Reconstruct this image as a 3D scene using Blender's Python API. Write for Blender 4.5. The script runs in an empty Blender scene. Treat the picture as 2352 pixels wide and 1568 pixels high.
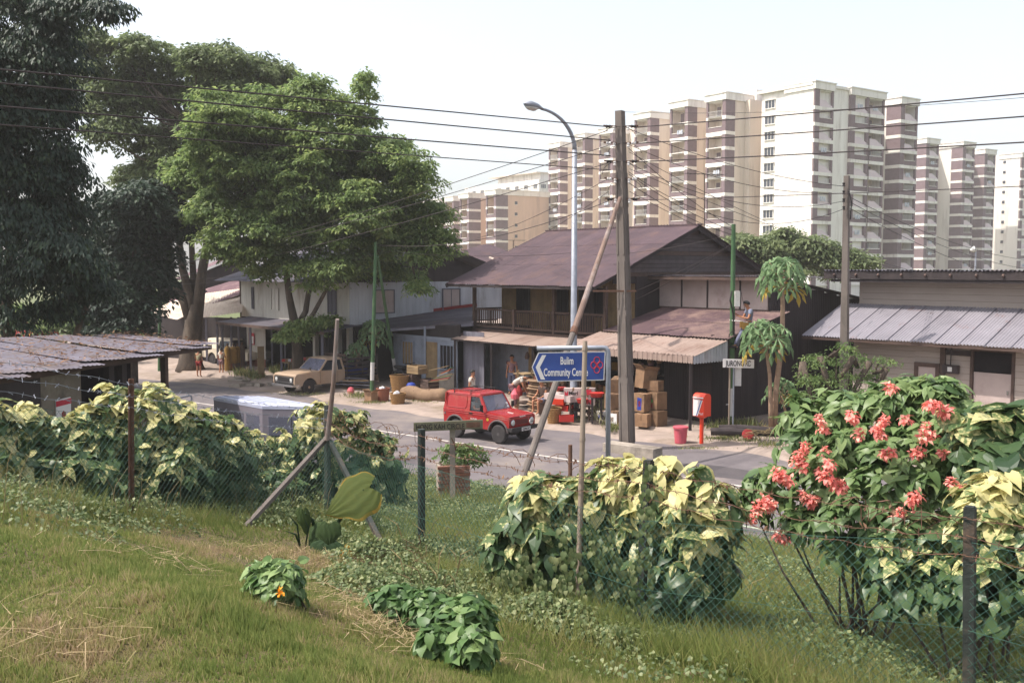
import bpy, math, random
import numpy as np
from mathutils import Vector, Matrix
random.seed(7)
rng = np.random.default_rng(7)
sc = bpy.context.scene
COL = sc.collection
R = math.radians

# ---------------------------------------------------------------- camera, sky, sun, exposure
EYE = 5.3                      # metres above the road
FPX = 2287.0                   # focal length in units of a 2352 x 1568 picture (35 mm lens)
PITCH = math.atan(169 / FPX)
cam_d = bpy.data.cameras.new('camera')
cam = bpy.data.objects.new('camera', cam_d)
COL.objects.link(cam)
cam.location = (0, 0, EYE)
cam.rotation_euler = (math.pi / 2 - PITCH, 0, 0)
cam_d.sensor_width = 36
cam_d.lens = FPX / 2352 * 36
cam_d.clip_start = 0.1
cam_d.clip_end = 3000
sc.camera = cam
SUN_EL, SUN_AZ = R(58), R(-98)          # azimuth from +Y towards +X
SUN = Vector((math.sin(SUN_AZ) * math.cos(SUN_EL), math.cos(SUN_AZ) * math.cos(SUN_EL), math.sin(SUN_EL)))
world = bpy.data.worlds.new('World')
sc.world = world
world.use_nodes = True
_n = world.node_tree
for x in list(_n.nodes):
    _n.nodes.remove(x)
_out = _n.nodes.new('ShaderNodeOutputWorld')
_bg = _n.nodes.new('ShaderNodeBackground')
_sky = _n.nodes.new('ShaderNodeTexSky')
_sky.sky_type = 'NISHITA'
_sky.sun_disc = False
_sky.sun_elevation = SUN_EL
_sky.sun_rotation = SUN_AZ
_sky.air_density = 1.0
_sky.dust_density = 3.0
_sky.ozone_density = 1.0
_hs = _n.nodes.new('ShaderNodeHueSaturation')
_hs.inputs['Saturation'].default_value = 0.45
_bg.inputs['Strength'].default_value = 0.135
_n.links.new(_sky.outputs[0], _hs.inputs['Color'])
_n.links.new(_hs.outputs[0], _bg.inputs['Color'])
_n.links.new(_bg.outputs[0], _out.inputs['Surface'])
sun_d = bpy.data.lights.new('sun', 'SUN')
sun_d.energy = 2.9
sun_d.angle = R(0.6)
sun_d.color = (1.0, 0.93, 0.84)
sun = bpy.data.objects.new('sun', sun_d)
COL.objects.link(sun)
sun.location = (-40, -5, 60)
sun.rotation_euler = (-SUN).to_track_quat('-Z', 'Y').to_euler()
sc.view_settings.view_transform = 'Standard'
sc.view_settings.look = 'None'
sc.view_settings.exposure = 1.15
sc.view_settings.gamma = 1.0
sc.render.film_transparent = False
try:
    sc.cycles.max_bounces = 6
    sc.cycles.transparent_max_bounces = 12
    sc.cycles.use_denoising = True
except Exception:
    pass

# ---------------------------------------------------------------- picture <-> place
_F = Vector((0, math.cos(PITCH), -math.sin(PITCH)))
_U = Vector((0, math.sin(PITCH), math.cos(PITCH)))


def ray(u, v):
    return _F + Vector((1, 0, 0)) * ((u - 1176) / FPX) + _U * ((784 - v) / FPX)


def at(u, v, Y):
    d = ray(u, v)
    return Vector((0, 0, EYE)) + d * (Y / d.y)


def gr(u, v, z=0.0):
    d = ray(u, v)
    return Vector((0, 0, EYE)) + d * ((z - EYE) / d.z)


_MO = [-40, -5, 0, 3, 4.3, 5.9, 7.5, 8.5, 10, 14, 16.6, 17.6, 18.0, 400]
_MZ = [5.2, 3.95, 3.75, 3.42, 2.95, 2.32, 1.92, 1.76, 1.46, 0.75, 0.2, 0.05, -0.03, -0.03]


def hz(x, y):
    o = 0.641 * x + 0.768 * y
    z = np.interp(o, _MO, _MZ)
    b = 0.05 * np.sin(x * 1.3 + 0.6 * y) * np.cos(y * 0.9 - x * .4) + 0.03 * np.sin(x * 2.9 - y * 2.1)
    return z + b * np.clip((17.6 - o) / 3, 0, 1)


# ---------------------------------------------------------------- scene tree helpers
ORG = {}


def link(o):
    COL.objects.link(o)
    return o


def tag(o, label=None, cat=None, group=None, kind=None):
    if label:
        o['label'] = label
    if cat:
        o['category'] = cat
    if group:
        o['group'] = group
    if kind:
        o['kind'] = kind
    return o


def thing(name, label, cat, loc, group=None):
    o = link(bpy.data.objects.new(name, None))
    o.empty_display_size = 0.2
    o.location = loc
    ORG[o.name] = Vector(loc)
    return tag(o, label, cat, group)


def S(r, g, b):
    def f(c):
        c /= 255.0
        return c / 12.92 if c <= 0.04045 else ((c + 0.055) / 1.055) ** 2.4
    return (f(r), f(g), f(b), 1.0)


class MB:
    def __init__(s):
        s.v, s.f, s.m = [], [], []

    def add(s, vs, fs, mi=0):
        k = len(s.v)
        s.v += [tuple(p) for p in vs]
        s.f += [tuple(i + k for i in f) for f in fs]
        s.m += [mi] * len(fs)
        return s

    def para(s, O, a, b, c, mi=0):
        O, a, b, c = Vector(O), Vector(a), Vector(b), Vector(c)
        vs = [O, O + a, O + a + b, O + b, O + c, O + a + c, O + a + b + c, O + b + c]
        fs = [(3, 2, 1, 0), (4, 5, 6, 7), (0, 1, 5, 4), (1, 2, 6, 5), (2, 3, 7, 6), (3, 0, 4, 7)]
        if a.cross(b).dot(c) < 0:
            fs = [f[::-1] for f in fs]
        return s.add(vs, fs, mi)

    def box(s, c, sx, sy, sz, mi=0, rz=0.0):
        ca, sa = math.cos(rz), math.sin(rz)
        a, b = Vector((ca, sa, 0)) * sx, Vector((-sa, ca, 0)) * sy
        cc = Vector(c) - a / 2 - b / 2 - Vector((0, 0, sz / 2))
        return s.para(cc, a, b, (0, 0, sz), mi)

    def beam(s, p, q, w, h, mi=0, up=(0, 0, 1)):
        p, q = Vector(p), Vector(q)
        d = q - p
        x = d.cross(Vector(up))
        if x.length < 1e-6:
            x = d.cross(Vector((0, 1, 0)))
        x.normalize()
        y = x.cross(d).normalized()
        return s.para(p - x * w / 2 - y * h / 2, x * w, y * h, d, mi)

    def tube(s, pts, rad, n=8, mi=0, cap=True):
        pts = [Vector(p) for p in pts]
        if not hasattr(rad, '__len__'):
            rad = [rad] * len(pts)
        k = len(s.v)
        prev = None
        for i, p in enumerate(pts):
            t = (pts[min(i + 1, len(pts) - 1)] - pts[max(i - 1, 0)]).normalized()
            if prev is None:
                x = t.orthogonal().normalized()
            else:
                x = prev - t * prev.dot(t)
                x = x.normalized() if x.length > 1e-6 else t.orthogonal().normalized()
            prev = x
            y = t.cross(x)
            for j in range(n):
                a = 2 * math.pi * j / n
                s.v.append(tuple(p + (x * math.cos(a) + y * math.sin(a)) * rad[i]))
        for i in range(len(pts) - 1):
            for j in range(n):
                j2 = (j + 1) % n
                s.f.append((k + i * n + j, k + i * n + j2, k + (i + 1) * n + j2, k + (i + 1) * n + j))
                s.m.append(mi)
        if cap and n > 2:
            s.f.append(tuple(k + j for j in reversed(range(n))))
            s.f.append(tuple(k + (len(pts) - 1) * n + j for j in range(n)))
            s.m += [mi, mi]
        return s

    def lathe(s, c, prof, n=16, mi=0, axis=(0, 0, 1)):
        ax = Vector(axis).normalized()
        return s.tube([Vector(c) + ax * h for r, h in prof], [max(r, 1e-4) for r, h in prof], n, mi)

    def ext(s, poly, O, ex, ey, d, mi=0):
        """polygon (x,y) in the frame O,ex,ey pushed along vector d"""
        O, ex, ey, d = Vector(O), Vector(ex), Vector(ey), Vector(d)
        a = [O + ex * p[0] + ey * p[1] for p in poly]
        n = len(a)
        vs = a + [p + d for p in a]
        area = sum(poly[i][0] * poly[(i + 1) % n][1] - poly[(i + 1) % n][0] * poly[i][1] for i in range(n))
        flip = (area > 0) == (ex.cross(ey).dot(d) > 0)
        fs = [tuple(range(n))[::-1], tuple(range(n, 2 * n))] + [(i, (i + 1) % n, n + (i + 1) % n, n + i) for i in range(n)]
        if not flip:
            fs = [f[::-1] for f in fs]
        return s.add(vs, fs, mi)

    def mesh(s, name, mats, org=(0, 0, 0), smooth=False):
        me = bpy.data.meshes.new(name)
        o = Vector(org)
        me.from_pydata([(p[0] - o.x, p[1] - o.y, p[2] - o.z) for p in s.v], [], s.f)
        mats = mats if isinstance(mats, (list, tuple)) else [mats]
        for m in mats:
            me.materials.append(m)
        if len(mats) > 1:
            me.polygons.foreach_set('material_index', s.m)
        if smooth:
            me.polygons.foreach_set('use_smooth', [True] * len(me.polygons))
        me.update()
        return me

    def part(s, name, mats, parent, smooth=False, label=None, kind=None):
        org = ORG[parent.name]
        o = link(bpy.data.objects.new(name, s.mesh(name, mats, org, smooth)))
        o.parent = parent
        ORG[o.name] = org
        if label:
            o['label'] = label
        if kind:
            o['kind'] = kind
        return o

    def top(s, name, mats, label=None, cat=None, group=None, kind=None, smooth=False, base=None):
        b = Vector(base) if base is not None else Vector((sum(p[0] for p in s.v) / len(s.v), sum(p[1] for p in s.v) / len(s.v), min(p[2] for p in s.v)))
        o = link(bpy.data.objects.new(name, s.mesh(name, mats, b, smooth)))
        o.location = b
        ORG[o.name] = b
        return tag(o, label, cat, group, kind)


def put(name, me, parent, mat, label=None, kind=None):
    """a part that shares the mesh ME, placed by the world matrix MAT"""
    o = link(bpy.data.objects.new(name, me))
    o.parent = parent
    o.matrix_basis = Matrix.Translation(-ORG[parent.name]) @ mat
    ORG[o.name] = ORG[parent.name]
    if label:
        o['label'] = label
    if kind:
        o['kind'] = kind
    return o


def frame_m(O, ex, ey, ez):
    ex, ey, ez, O = Vector(ex), Vector(ey), Vector(ez), Vector(O)
    return Matrix(((ex.x, ey.x, ez.x, O.x), (ex.y, ey.y, ez.y, O.y), (ex.z, ey.z, ez.z, O.z), (0, 0, 0, 1)))


def copy_tree(o, parent=None):
    c = link(o.copy())
    ORG[c.name] = ORG[o.name]
    c.parent = parent
    for ch in list(o.children):
        copy_tree(ch, c)
    return c


# ---------------------------------------------------------------- materials
def _nt(name):
    m = bpy.data.materials.new(name)
    m.use_nodes = True
    nt = m.node_tree
    return m, nt, nt.nodes['Principled BSDF']


def mat(name, c1, c2=None, scale=3.0, rough=0.8, bump=0.0, bscale=60.0, metal=0.0, dirt=None, dscale=0.8, damt=0.5, rnd=0.0, stretch=None, spec=0.3, detail=5.0):
    m, nt, p = _nt(name)
    N, L = nt.nodes, nt.links
    c2 = c2 or tuple(x * 0.75 for x in c1[:3]) + (1,)
    g = N.new('ShaderNodeNewGeometry')
    pos = g.outputs['Position']
    if stretch:
        mp = N.new('ShaderNodeMapping')
        mp.inputs['Scale'].default_value = stretch
        L.new(pos, mp.inputs['Vector'])
        pos = mp.outputs[0]
    n1 = N.new('ShaderNodeTexNoise')
    n1.inputs['Scale'].default_value = scale
    n1.inputs['Detail'].default_value = detail
    n1.inputs['Roughness'].default_value = 0.65
    L.new(pos, n1.inputs['Vector'])
    rp = N.new('ShaderNodeValToRGB')
    rp.color_ramp.elements[0].position = 0.3
    rp.color_ramp.elements[1].position = 0.7
    rp.color_ramp.elements[0].color = c2
    rp.color_ramp.elements[1].color = c1
    L.new(n1.outputs['Fac'], rp.inputs[0])
    col = rp.outputs[0]
    if dirt:
        n2 = N.new('ShaderNodeTexNoise')
        n2.inputs['Scale'].default_value = dscale
        n2.inputs['Detail'].default_value = 6
        n2.inputs['Roughness'].default_value = 0.7
        L.new(pos, n2.inputs['Vector'])
        r2 = N.new('ShaderNodeMapRange')
        r2.inputs['From Min'].default_value = 0.62 - 0.3 * damt
        r2.inputs['From Max'].default_value = 0.80 - 0.25 * damt
        L.new(n2.outputs['Fac'], r2.inputs['Value'])
        mx = N.new('ShaderNodeMix')
        mx.data_type = 'RGBA'
        L.new(r2.outputs[0], mx.inputs['Factor'])
        L.new(col, mx.inputs['A'])
        mx.inputs['B'].default_value = dirt
        col = mx.outputs['Result']
    if rnd:
        oi = N.new('ShaderNodeObjectInfo')
        mr = N.new('ShaderNodeMapRange')
        mr.inputs['To Min'].default_value = 1 - rnd
        mr.inputs['To Max'].default_value = 1 + rnd
        L.new(oi.outputs['Random'], mr.inputs['Value'])
        hv = N.new('ShaderNodeHueSaturation')
        L.new(mr.outputs[0], hv.inputs['Value'])
        L.new(col, hv.inputs['Color'])
        col = hv.outputs[0]
    L.new(col, p.inputs['Base Color'])
    p.inputs['Roughness'].default_value = rough
    p.inputs['Metallic'].default_value = metal
    p.inputs['Specular IOR Level'].default_value = spec
    if bump:
        nb = N.new('ShaderNodeTexNoise')
        nb.inputs['Scale'].default_value = bscale
        nb.inputs['Detail'].default_value = 4
        L.new(g.outputs['Position'], nb.inputs['Vector'])
        bp = N.new('ShaderNodeBump')
        bp.inputs['Strength'].default_value = bump
        bp.inputs['Distance'].default_value = 0.02
        L.new(nb.outputs['Fac'], bp.inputs['Height'])
        L.new(bp.outputs[0], p.inputs['Normal'])
    return m


def leafmat(name, ramp, trans=0.35, rough=0.5, blotch=None, bscale=14.0, spec=0.35):
    """ramp: list of (position, colour) over the leaf's own value lv; blotch: colour of variegation"""
    m, nt, p = _nt(name)
    N, L = nt.nodes, nt.links
    a = N.new('ShaderNodeAttribute')
    a.attribute_name = 'lv'
    rp = N.new('ShaderNodeValToRGB')
    e = rp.color_ramp.elements
    while len(e) < len(ramp):
        e.new(0.5)
    for i, (q, c) in enumerate(ramp):
        e[i].position = q
        e[i].color = c
    L.new(a.outputs['Fac'], rp.inputs[0])
    col = rp.outputs[0]
    if blotch:
        g = N.new('ShaderNodeNewGeometry')
        n1 = N.new('ShaderNodeTexNoise')
        n1.inputs['Scale'].default_value = bscale
        n1.inputs['Detail'].default_value = 3
        L.new(g.outputs['Position'], n1.inputs['Vector'])
        ad = N.new('ShaderNodeMath')
        ad.operation = 'ADD'
        L.new(n1.outputs['Fac'], ad.inputs[0])
        L.new(a.outputs['Fac'], ad.inputs[1])
        mr = N.new('ShaderNodeMapRange')
        mr.inputs['From Min'].default_value = 0.96
        mr.inputs['From Max'].default_value = 1.12
        L.new(ad.outputs[0], mr.inputs['Value'])
        mx = N.new('ShaderNodeMix')
        mx.data_type = 'RGBA'
        L.new(mr.outputs[0], mx.inputs['Factor'])
        L.new(col, mx.inputs['A'])
        mx.inputs['B'].default_value = blotch
        col = mx.outputs['Result']
    L.new(col, p.inputs['Base Color'])
    p.inputs['Roughness'].default_value = rough
    p.inputs['Specular IOR Level'].default_value = spec
    t = N.new('ShaderNodeBsdfTranslucent')
    hv = N.new('ShaderNodeHueSaturation')
    hv.inputs['Value'].default_value = 1.3
    L.new(col, hv.inputs['Color'])
    L.new(hv.outputs[0], t.inputs['Color'])
    ms = N.new('ShaderNodeMixShader')
    ms.inputs[0].default_value = trans
    out = [x for x in N if x.type == 'OUTPUT_MATERIAL'][0]
    L.new(p.outputs[0], ms.inputs[1])
    L.new(t.outputs[0], ms.inputs[2])
    L.new(ms.outputs[0], out.inputs['Surface'])
    return m


def glassmat(name, col, alpha=0.45, rough=0.08):
    m, nt, p = _nt(name)
    p.inputs['Base Color'].default_value = col
    p.inputs['Roughness'].default_value = rough
    p.inputs['Specular IOR Level'].default_value = 0.8
    N, L = nt.nodes, nt.links
    t = N.new('ShaderNodeBsdfTransparent')
    ms = N.new('ShaderNodeMixShader')
    ms.inputs[0].default_value = 1 - alpha
    out = [x for x in N if x.type == 'OUTPUT_MATERIAL'][0]
    L.new(p.outputs[0], ms.inputs[1])
    L.new(t.outputs[0], ms.inputs[2])
    L.new(ms.outputs[0], out.inputs['Surface'])
    return m


# ---------------------------------------------------------------- leaves by the thousand
LEAF_Q = (np.array([[0, 0, 0], [-.5, .45, .06], [0, 1, -.08], [.5, .45, .06]]), [(0, 3, 2), (0, 2, 1)])
LEAF_H = (np.array([[0, 0, 0], [0, .3, .03], [0, .62, .0], [0, 1.0, -.2], [-.26, -.12, .05], [-.5, .14, .10], [-.45, .44, .05], [-.2, .76, -.04], [.26, -.12, .05], [.5, .14, .08], [.45, .44, .07], [.2, .76, -.03]]),
          [(0, 1, 5, 4), (1, 2, 6, 5), (2, 3, 7, 6), (0, 8, 9, 1), (1, 9, 10, 2), (2, 10, 11, 3)])


def norm(a):
    return a / np.maximum(np.linalg.norm(a, axis=1, keepdims=True), 1e-9)


def leaves(name, P, D, U, L, W, lv, m, org, shape=LEAF_Q):
    """one mesh of many leaves: base points P, tip directions D, upper sides U, length, width, value"""
    bv, bf = shape
    n, k = len(P), len(bv)
    D = norm(D)
    X = norm(np.cross(D, U))
    Z = np.cross(X, D)
    V = (P[:, None, :] + X[:, None, :] * (bv[None, :, 0:1] * W[:, None, None]) + D[:, None, :] * (bv[None, :, 1:2] * L[:, None, None]) + Z[:, None, :] * (bv[None, :, 2:3] * L[:, None, None]))
    V = V.reshape(-1, 3) - np.array(org)
    fl = len(bf[0])
    Fi = (np.arange(n)[:, None, None] * k + np.array(bf)[None]).reshape(-1)
    nf = n * len(bf)
    me = bpy.data.meshes.new(name)
    me.vertices.add(len(V))
    me.vertices.foreach_set('co', V.astype(np.float32).ravel())
    me.loops.add(nf * fl)
    me.loops.foreach_set('vertex_index', Fi.astype(np.int32))
    me.polygons.add(nf)
    me.polygons.foreach_set('loop_start', (np.arange(nf) * fl).astype(np.int32))
    me.polygons.foreach_set('loop_total', np.full(nf, fl, np.int32))
    me.update(calc_edges=True)
    at_ = me.attributes.new('lv', 'FLOAT', 'FACE')
    at_.data.foreach_set('value', np.repeat(lv, len(bf)).astype(np.float32))
    me.materials.append(m)
    return me


def split_ells(E, k=3, rr=0.66, off=0.5):
    """break every ellipsoid into k smaller ones that keep its outline"""
    out = []
    for c, r in E:
        for _ in range(k):
            d = norm(rng.normal(size=(1, 3)))[0]
            s = rr * rng.uniform(.8, 1.15)
            out.append((Vector(c) + Vector(d * np.array(r) * off), tuple(q * s for q in r)))
    return out


def crown_points(ells, per_m2, rc, leaves_per, droop=0.6):
    """clumps over ellipsoids (centre, radii); returns P, D, U, clump value"""
    Ps, Ds, Us, Cs = [], [], [], []
    for c, r in ells:
        c, r = np.array(c), np.array(r)
        area = 4 * math.pi * (r[0] * r[1] * r[2]) ** (2 / 3)
        n = max(4, int(area * per_m2))
        d = norm(rng.normal(size=(n, 3)))
        d[:, 2] = np.where(d[:, 2] < -0.5, -d[:, 2], d[:, 2])
        q = c + d * r * (0.5 + 0.56 * rng.random((n, 1)))
        for i in range(n):
            m_ = int(leaves_per * (0.6 + 0.8 * rng.random()))
            R_ = rc * (0.6 + 0.8 * rng.random())
            ang = rng.random(m_) * 2 * math.pi
            rad = np.sqrt(rng.random(m_)) * R_
            off = np.stack([np.cos(ang) * rad, np.sin(ang) * rad, -0.45 * rad ** 2 / R_ + rng.normal(size=m_) * R_ * 0.17], 1)
            out = d[i] * np.array([1, 1, .3])
            off = off + out * rad[:, None] * 0.2
            Ps.append(q[i] + off)
            dd = np.stack([np.cos(ang), np.sin(ang), np.full(m_, -droop)], 1) + rng.normal(size=(m_, 3)) * 0.45
            Ds.append(dd)
            uu = np.stack([np.cos(ang) * 0.35, np.sin(ang) * 0.35, np.ones(m_)], 1) + rng.normal(size=(m_, 3)) * 0.35
            Us.append(uu)
            Cs.append(np.full(m_, rng.random()))
    return np.concatenate(Ps), np.concatenate(Ds), np.concatenate(Us), np.concatenate(Cs)
# ---------------------------------------------------------------- materials in use
M_lawn = mat('lawn_soil', S(92, 84, 52), S(70, 62, 42), 2.5, 0.95, 0.5, 30, dirt=S(104, 84, 64), dscale=0.9, damt=0.4)
M_asph = mat('asphalt', S(108, 101, 103), S(92, 86, 88), 0.9, 0.9, 0.25, 160, dirt=S(130, 119, 112), dscale=0.35, damt=0.45, detail=9)
M_patch = mat('tar_patch', S(84, 78, 80), S(70, 66, 68), 2, 0.9, 0.3, 120)
M_sand = mat('sandy_soil', S(156, 140, 130), S(132, 118, 109), 1.6, 0.95, 0.5, 24, dirt=S(112, 98, 80), dscale=0.5, damt=0.35)
M_conc = mat('concrete', S(165, 155, 143), S(128, 118, 108), 2.2, 0.9, 0.35, 50, dirt=S(96, 88, 80), dscale=0.9, damt=0.4)
M_paint = mat('road_paint', S(205, 198, 190), S(170, 160, 152), 5, 0.8)
M_far = mat('far_grass', S(96, 104, 62), S(78, 84, 52), 0.2, 0.95)
M_apt_white = mat('white_render', S(234, 228, 221), S(224, 217, 209), 0.3, 0.85, spec=0.1, dirt=S(196, 186, 178), dscale=0.7, damt=0.4, stretch=(1, 1, .12))
M_apt_tan = mat('tan_render', S(210, 182, 162), S(200, 172, 152), 0.4, 0.85, spec=0.1, dirt=S(178, 152, 136), dscale=0.7, damt=0.4, stretch=(1, 1, .12))
M_apt_brown = mat('brown_brick', S(126, 108, 111), S(112, 94, 97), 1.2, 0.85, spec=0.1)
M_apt_pink = mat('pale_pink_render', S(216, 200, 204), S(205, 188, 192), 0.8, 0.85, spec=0.1)
M_apt_cream = mat('cream_wall', S(224, 210, 196), S(212, 196, 181), 0.5, 0.85, spec=0.1, dirt=S(190, 174, 160), dscale=0.7, damt=0.4, stretch=(1, 1, .12))
M_apt_glass = mat('window_glass', S(56, 62, 74), S(40, 44, 54), 3, 0.15, spec=0.6)
M_metal_w = mat('white_metal', S(208, 206, 204), None, 6, 0.5)
M_cloth_w = mat('laundry', S(220, 222, 226), S(120, 130, 150), 2, 0.9)
M_roof_br = mat('rust_painted_iron', S(82, 66, 71), S(68, 54, 60), 1.5, 0.75, 0.1, 50, dirt=S(92, 71, 68), dscale=0.9, damt=0.35, rnd=0.10, spec=0.3)
M_roof_rust = mat('rusty_iron', S(88, 68, 71), S(74, 56, 60), 1.2, 0.8, 0.1, 50, dirt=S(124, 102, 94), dscale=0.7, damt=0.5, rnd=0.08)
M_roof_pale = mat('pale_rust_iron', S(152, 134, 124), S(136, 116, 107), 1.6, 0.75, 0.1, 50, dirt=S(118, 94, 84), dscale=0.8, damt=0.4, rnd=0.07)
M_roof_grey = mat('grey_zinc_iron', S(138, 134, 141), S(123, 119, 126), 1.2, 0.6, 0.08, 50, dirt=S(112, 72, 60), dscale=1.1, damt=0.12, rnd=0.06, metal=0.15)
M_roof_dark = mat('dark_zinc_iron', S(98, 94, 102), S(78, 74, 84), 1.3, 0.7, 0.1, 50, dirt=S(118, 100, 96), dscale=0.8, damt=0.3, rnd=0.12)
M_roof_purple = mat('purple_iron', S(112, 86, 92), S(96, 72, 78), 1.2, 0.75, dirt=S(158, 134, 128), dscale=0.6, damt=0.3, rnd=0.08)
M_roof_white = mat('bleached_iron', S(208, 192, 176), S(184, 166, 150), 1.2, 0.75, dirt=S(150, 118, 104), dscale=0.5, damt=0.3, rnd=0.06)
M_shed_roof = mat('weathered_sheet', S(104, 100, 110), S(84, 78, 88), 1.8, 0.75, 0.15, 40, dirt=S(88, 74, 64), dscale=1.6, damt=0.5, rnd=0.1)
M_wood_dark = mat('dark_timber', S(62, 54, 54), S(46, 40, 42), 3, 0.85, 0.2, 60, rnd=0.2, stretch=(1, 1, 0.15))
M_wood_br = mat('brown_timber', S(92, 74, 66), S(70, 56, 52), 4, 0.85, 0.2, 60, rnd=0.2)
M_wood_tan = mat('tan_board', S(142, 120, 88), S(116, 96, 72), 2, 0.85, rnd=0.1)
M_wood_grey = mat('grey_board', S(112, 110, 120), S(92, 90, 100), 3, 0.85, rnd=0.16, stretch=(1, 1, 0.2))
M_board_w = mat('white_board', S(196, 192, 184), S(178, 172, 164), 2.5, 0.8, rnd=0.06, dirt=S(142, 128, 112), dscale=0.9, damt=0.2, stretch=(1, 1, 0.25))
M_board_g = mat('pale_grey_board', S(190, 192, 198), S(168, 170, 178), 2.5, 0.8, rnd=0.06, dirt=S(132, 124, 120), dscale=0.9, damt=0.2, stretch=(1, 1, 0.25))
M_siding = mat('cream_siding', S(166, 154, 146), S(152, 140, 132), 1.5, 0.8, rnd=0.05, dirt=S(150, 134, 122), dscale=0.8, damt=0.25, stretch=(.3, .3, 1))
M_panel = mat('fibre_panel', S(178, 162, 158), S(160, 145, 140), 1.0, 0.85, dirt=S(140, 122, 116), dscale=0.7, damt=0.25)
M_wall_blue = mat('blue_grey_wall', S(132, 138, 150), S(112, 118, 130), 1.5, 0.85, rnd=0.08, dirt=S(98, 98, 102), dscale=0.8, damt=0.35)
M_wall_conc = mat('dirty_plaster', S(128, 118, 104), S(102, 94, 84), 1.2, 0.9, dirt=S(78, 72, 64), dscale=0.8, damt=0.4)
M_dark = mat('interior_shade', S(44, 40, 42), S(30, 28, 30), 2, 0.95, spec=0.05)  # near-black colour stands in for shade inside rooms and behind openings
M_black = mat('black_rubber', S(58, 54, 54), S(42, 40, 41), 8, 0.75)
M_pole_conc = mat('weathered_concrete', S(116, 107, 101), S(94, 86, 82), 2.5, 0.9, 0.3, 60, dirt=S(84, 78, 72), dscale=1.2, damt=0.35, stretch=(1, 1, .4))
M_pole_wood = mat('weathered_pole', S(130, 108, 97), S(104, 86, 78), 3, 0.85, 0.2, 50, dirt=S(150, 144, 144), dscale=1.0, damt=0.35, stretch=(1, 1, .3))
M_galv = mat('galvanised_steel', S(150, 154, 164), S(130, 134, 144), 4, 0.5, metal=0.3)
M_green = mat('green_paint', S(72, 104, 68), S(58, 86, 58), 3, 0.6, dirt=S(96, 96, 74), dscale=2, damt=0.3)
M_white = mat('white_paint', S(205, 202, 200), S(188, 184, 182), 4, 0.6, dirt=S(160, 150, 140), dscale=2, damt=0.25)
M_post = mat('green_black_post', S(52, 58, 54), S(36, 40, 38), 6, 0.7, 0.3, 40, dirt=S(92, 74, 62), dscale=3, damt=0.35)
M_wire_g = mat('green_wire', S(60, 94, 84), S(50, 80, 70), 4, 0.5)
M_wire = mat('line_wire', S(58, 50, 50), None, 4, 0.6)
M_rust = mat('rust', S(112, 82, 66), S(84, 60, 50), 8, 0.85)
M_bamboo = mat('bamboo', S(142, 128, 114), S(118, 104, 92), 4, 0.7, stretch=(1, 1, .2))
M_blue_sign = mat('blue_sign', S(56, 80, 146), S(50, 72, 136), 2, 0.45)
M_white_sign = mat('white_sign', S(220, 216, 214), S(208, 202, 200), 4, 0.5)
M_red_sign = mat('red_sign', S(190, 50, 66), S(170, 42, 58), 4, 0.5)
M_ink = mat('black_ink', S(34, 30, 32), None, 4, 0.6)
M_red = mat('red_enamel', S(152, 36, 38), S(142, 32, 34), 3, 0.25, spec=0.5, dirt=S(150, 76, 62), dscale=2.5, damt=0.35)
M_orange = mat('orange_red_enamel', S(214, 68, 44), S(206, 60, 38), 3, 0.4)
M_pink = mat('faded_pink_plastic', S(196, 92, 104), S(182, 80, 92), 4, 0.5, dirt=S(160, 90, 90), dscale=3, damt=0.3)
M_beige = mat('dusty_beige_paint', S(164, 142, 122), S(152, 130, 110), 3, 0.45, spec=0.4, dirt=S(150, 122, 96), dscale=2, damt=0.4)
M_cream = mat('cream_paint', S(206, 196, 176), S(194, 182, 162), 3, 0.4, spec=0.4)
M_chrome = mat('chrome', S(190, 190, 192), None, 4, 0.2, metal=0.9)
M_lens = mat('lamp_lens', S(200, 200, 196), S(160, 160, 158), 20, 0.15, spec=0.7)
M_hub = mat('wheel_steel', S(84, 80, 80), S(66, 62, 62), 8, 0.5, metal=0.3)
M_glass = glassmat('car_glass', S(112, 114, 132), 0.6, 0.05)  # pale lilac tint and opacity paint in the windscreen's reflection
M_glass2 = glassmat('side_glass', S(60, 70, 80), 0.25)
M_silver = mat('silver_blue_metal', S(172, 176, 196), S(160, 164, 184), 2, 0.5, metal=0.1)
M_vangrey = mat('grey_van_paint', S(128, 122, 132), S(118, 112, 122), 2, 0.6)
M_carton = mat('brown_cardboard', S(142, 112, 86), S(118, 92, 70), 3, 0.9, rnd=0.3, dirt=S(96, 76, 60), dscale=2.5, damt=0.4)
M_gable = mat('dark_gable_board', S(88, 78, 78), S(68, 60, 61), 3, 0.85, 0.2, 60, rnd=0.2)
M_wicker = mat('wicker', S(160, 124, 80), S(126, 94, 60), 22, 0.9, 0.6, 90)
M_sack = mat('sack', S(134, 110, 88), S(112, 90, 72), 4, 0.95, 0.4, 40)
M_bag_w = mat('white_plastic_bags', S(206, 204, 206), S(180, 176, 178), 6, 0.6)
M_skin = mat('skin', S(168, 118, 90), S(154, 104, 78), 6, 0.6)
M_hair = mat('black_hair', S(30, 26, 27), None, 8, 0.6)
M_shirt_b = mat('blue_grey_shirt', S(128, 132, 150), S(108, 114, 134), 6, 0.9)
M_trous = mat('grey_trousers', S(112, 114, 134), S(96, 98, 118), 6, 0.9)
M_shirt_w = mat('white_shirt', S(196, 188, 176), S(180, 170, 160), 6, 0.9)
M_shirt_y = mat('khaki_shirt', S(168, 158, 128), S(150, 140, 112), 6, 0.9)
M_shorts = mat('red_shorts', S(140, 44, 44), S(120, 38, 38), 6, 0.9)
M_shorts2 = mat('mauve_shorts', S(140, 108, 112), S(124, 94, 98), 6, 0.9)
M_leather = mat('tan_leather', S(150, 116, 58), S(126, 96, 46), 6, 0.8)
M_red_pl = mat('red_plastic', S(178, 52, 46), S(160, 44, 40), 4, 0.45)
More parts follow.
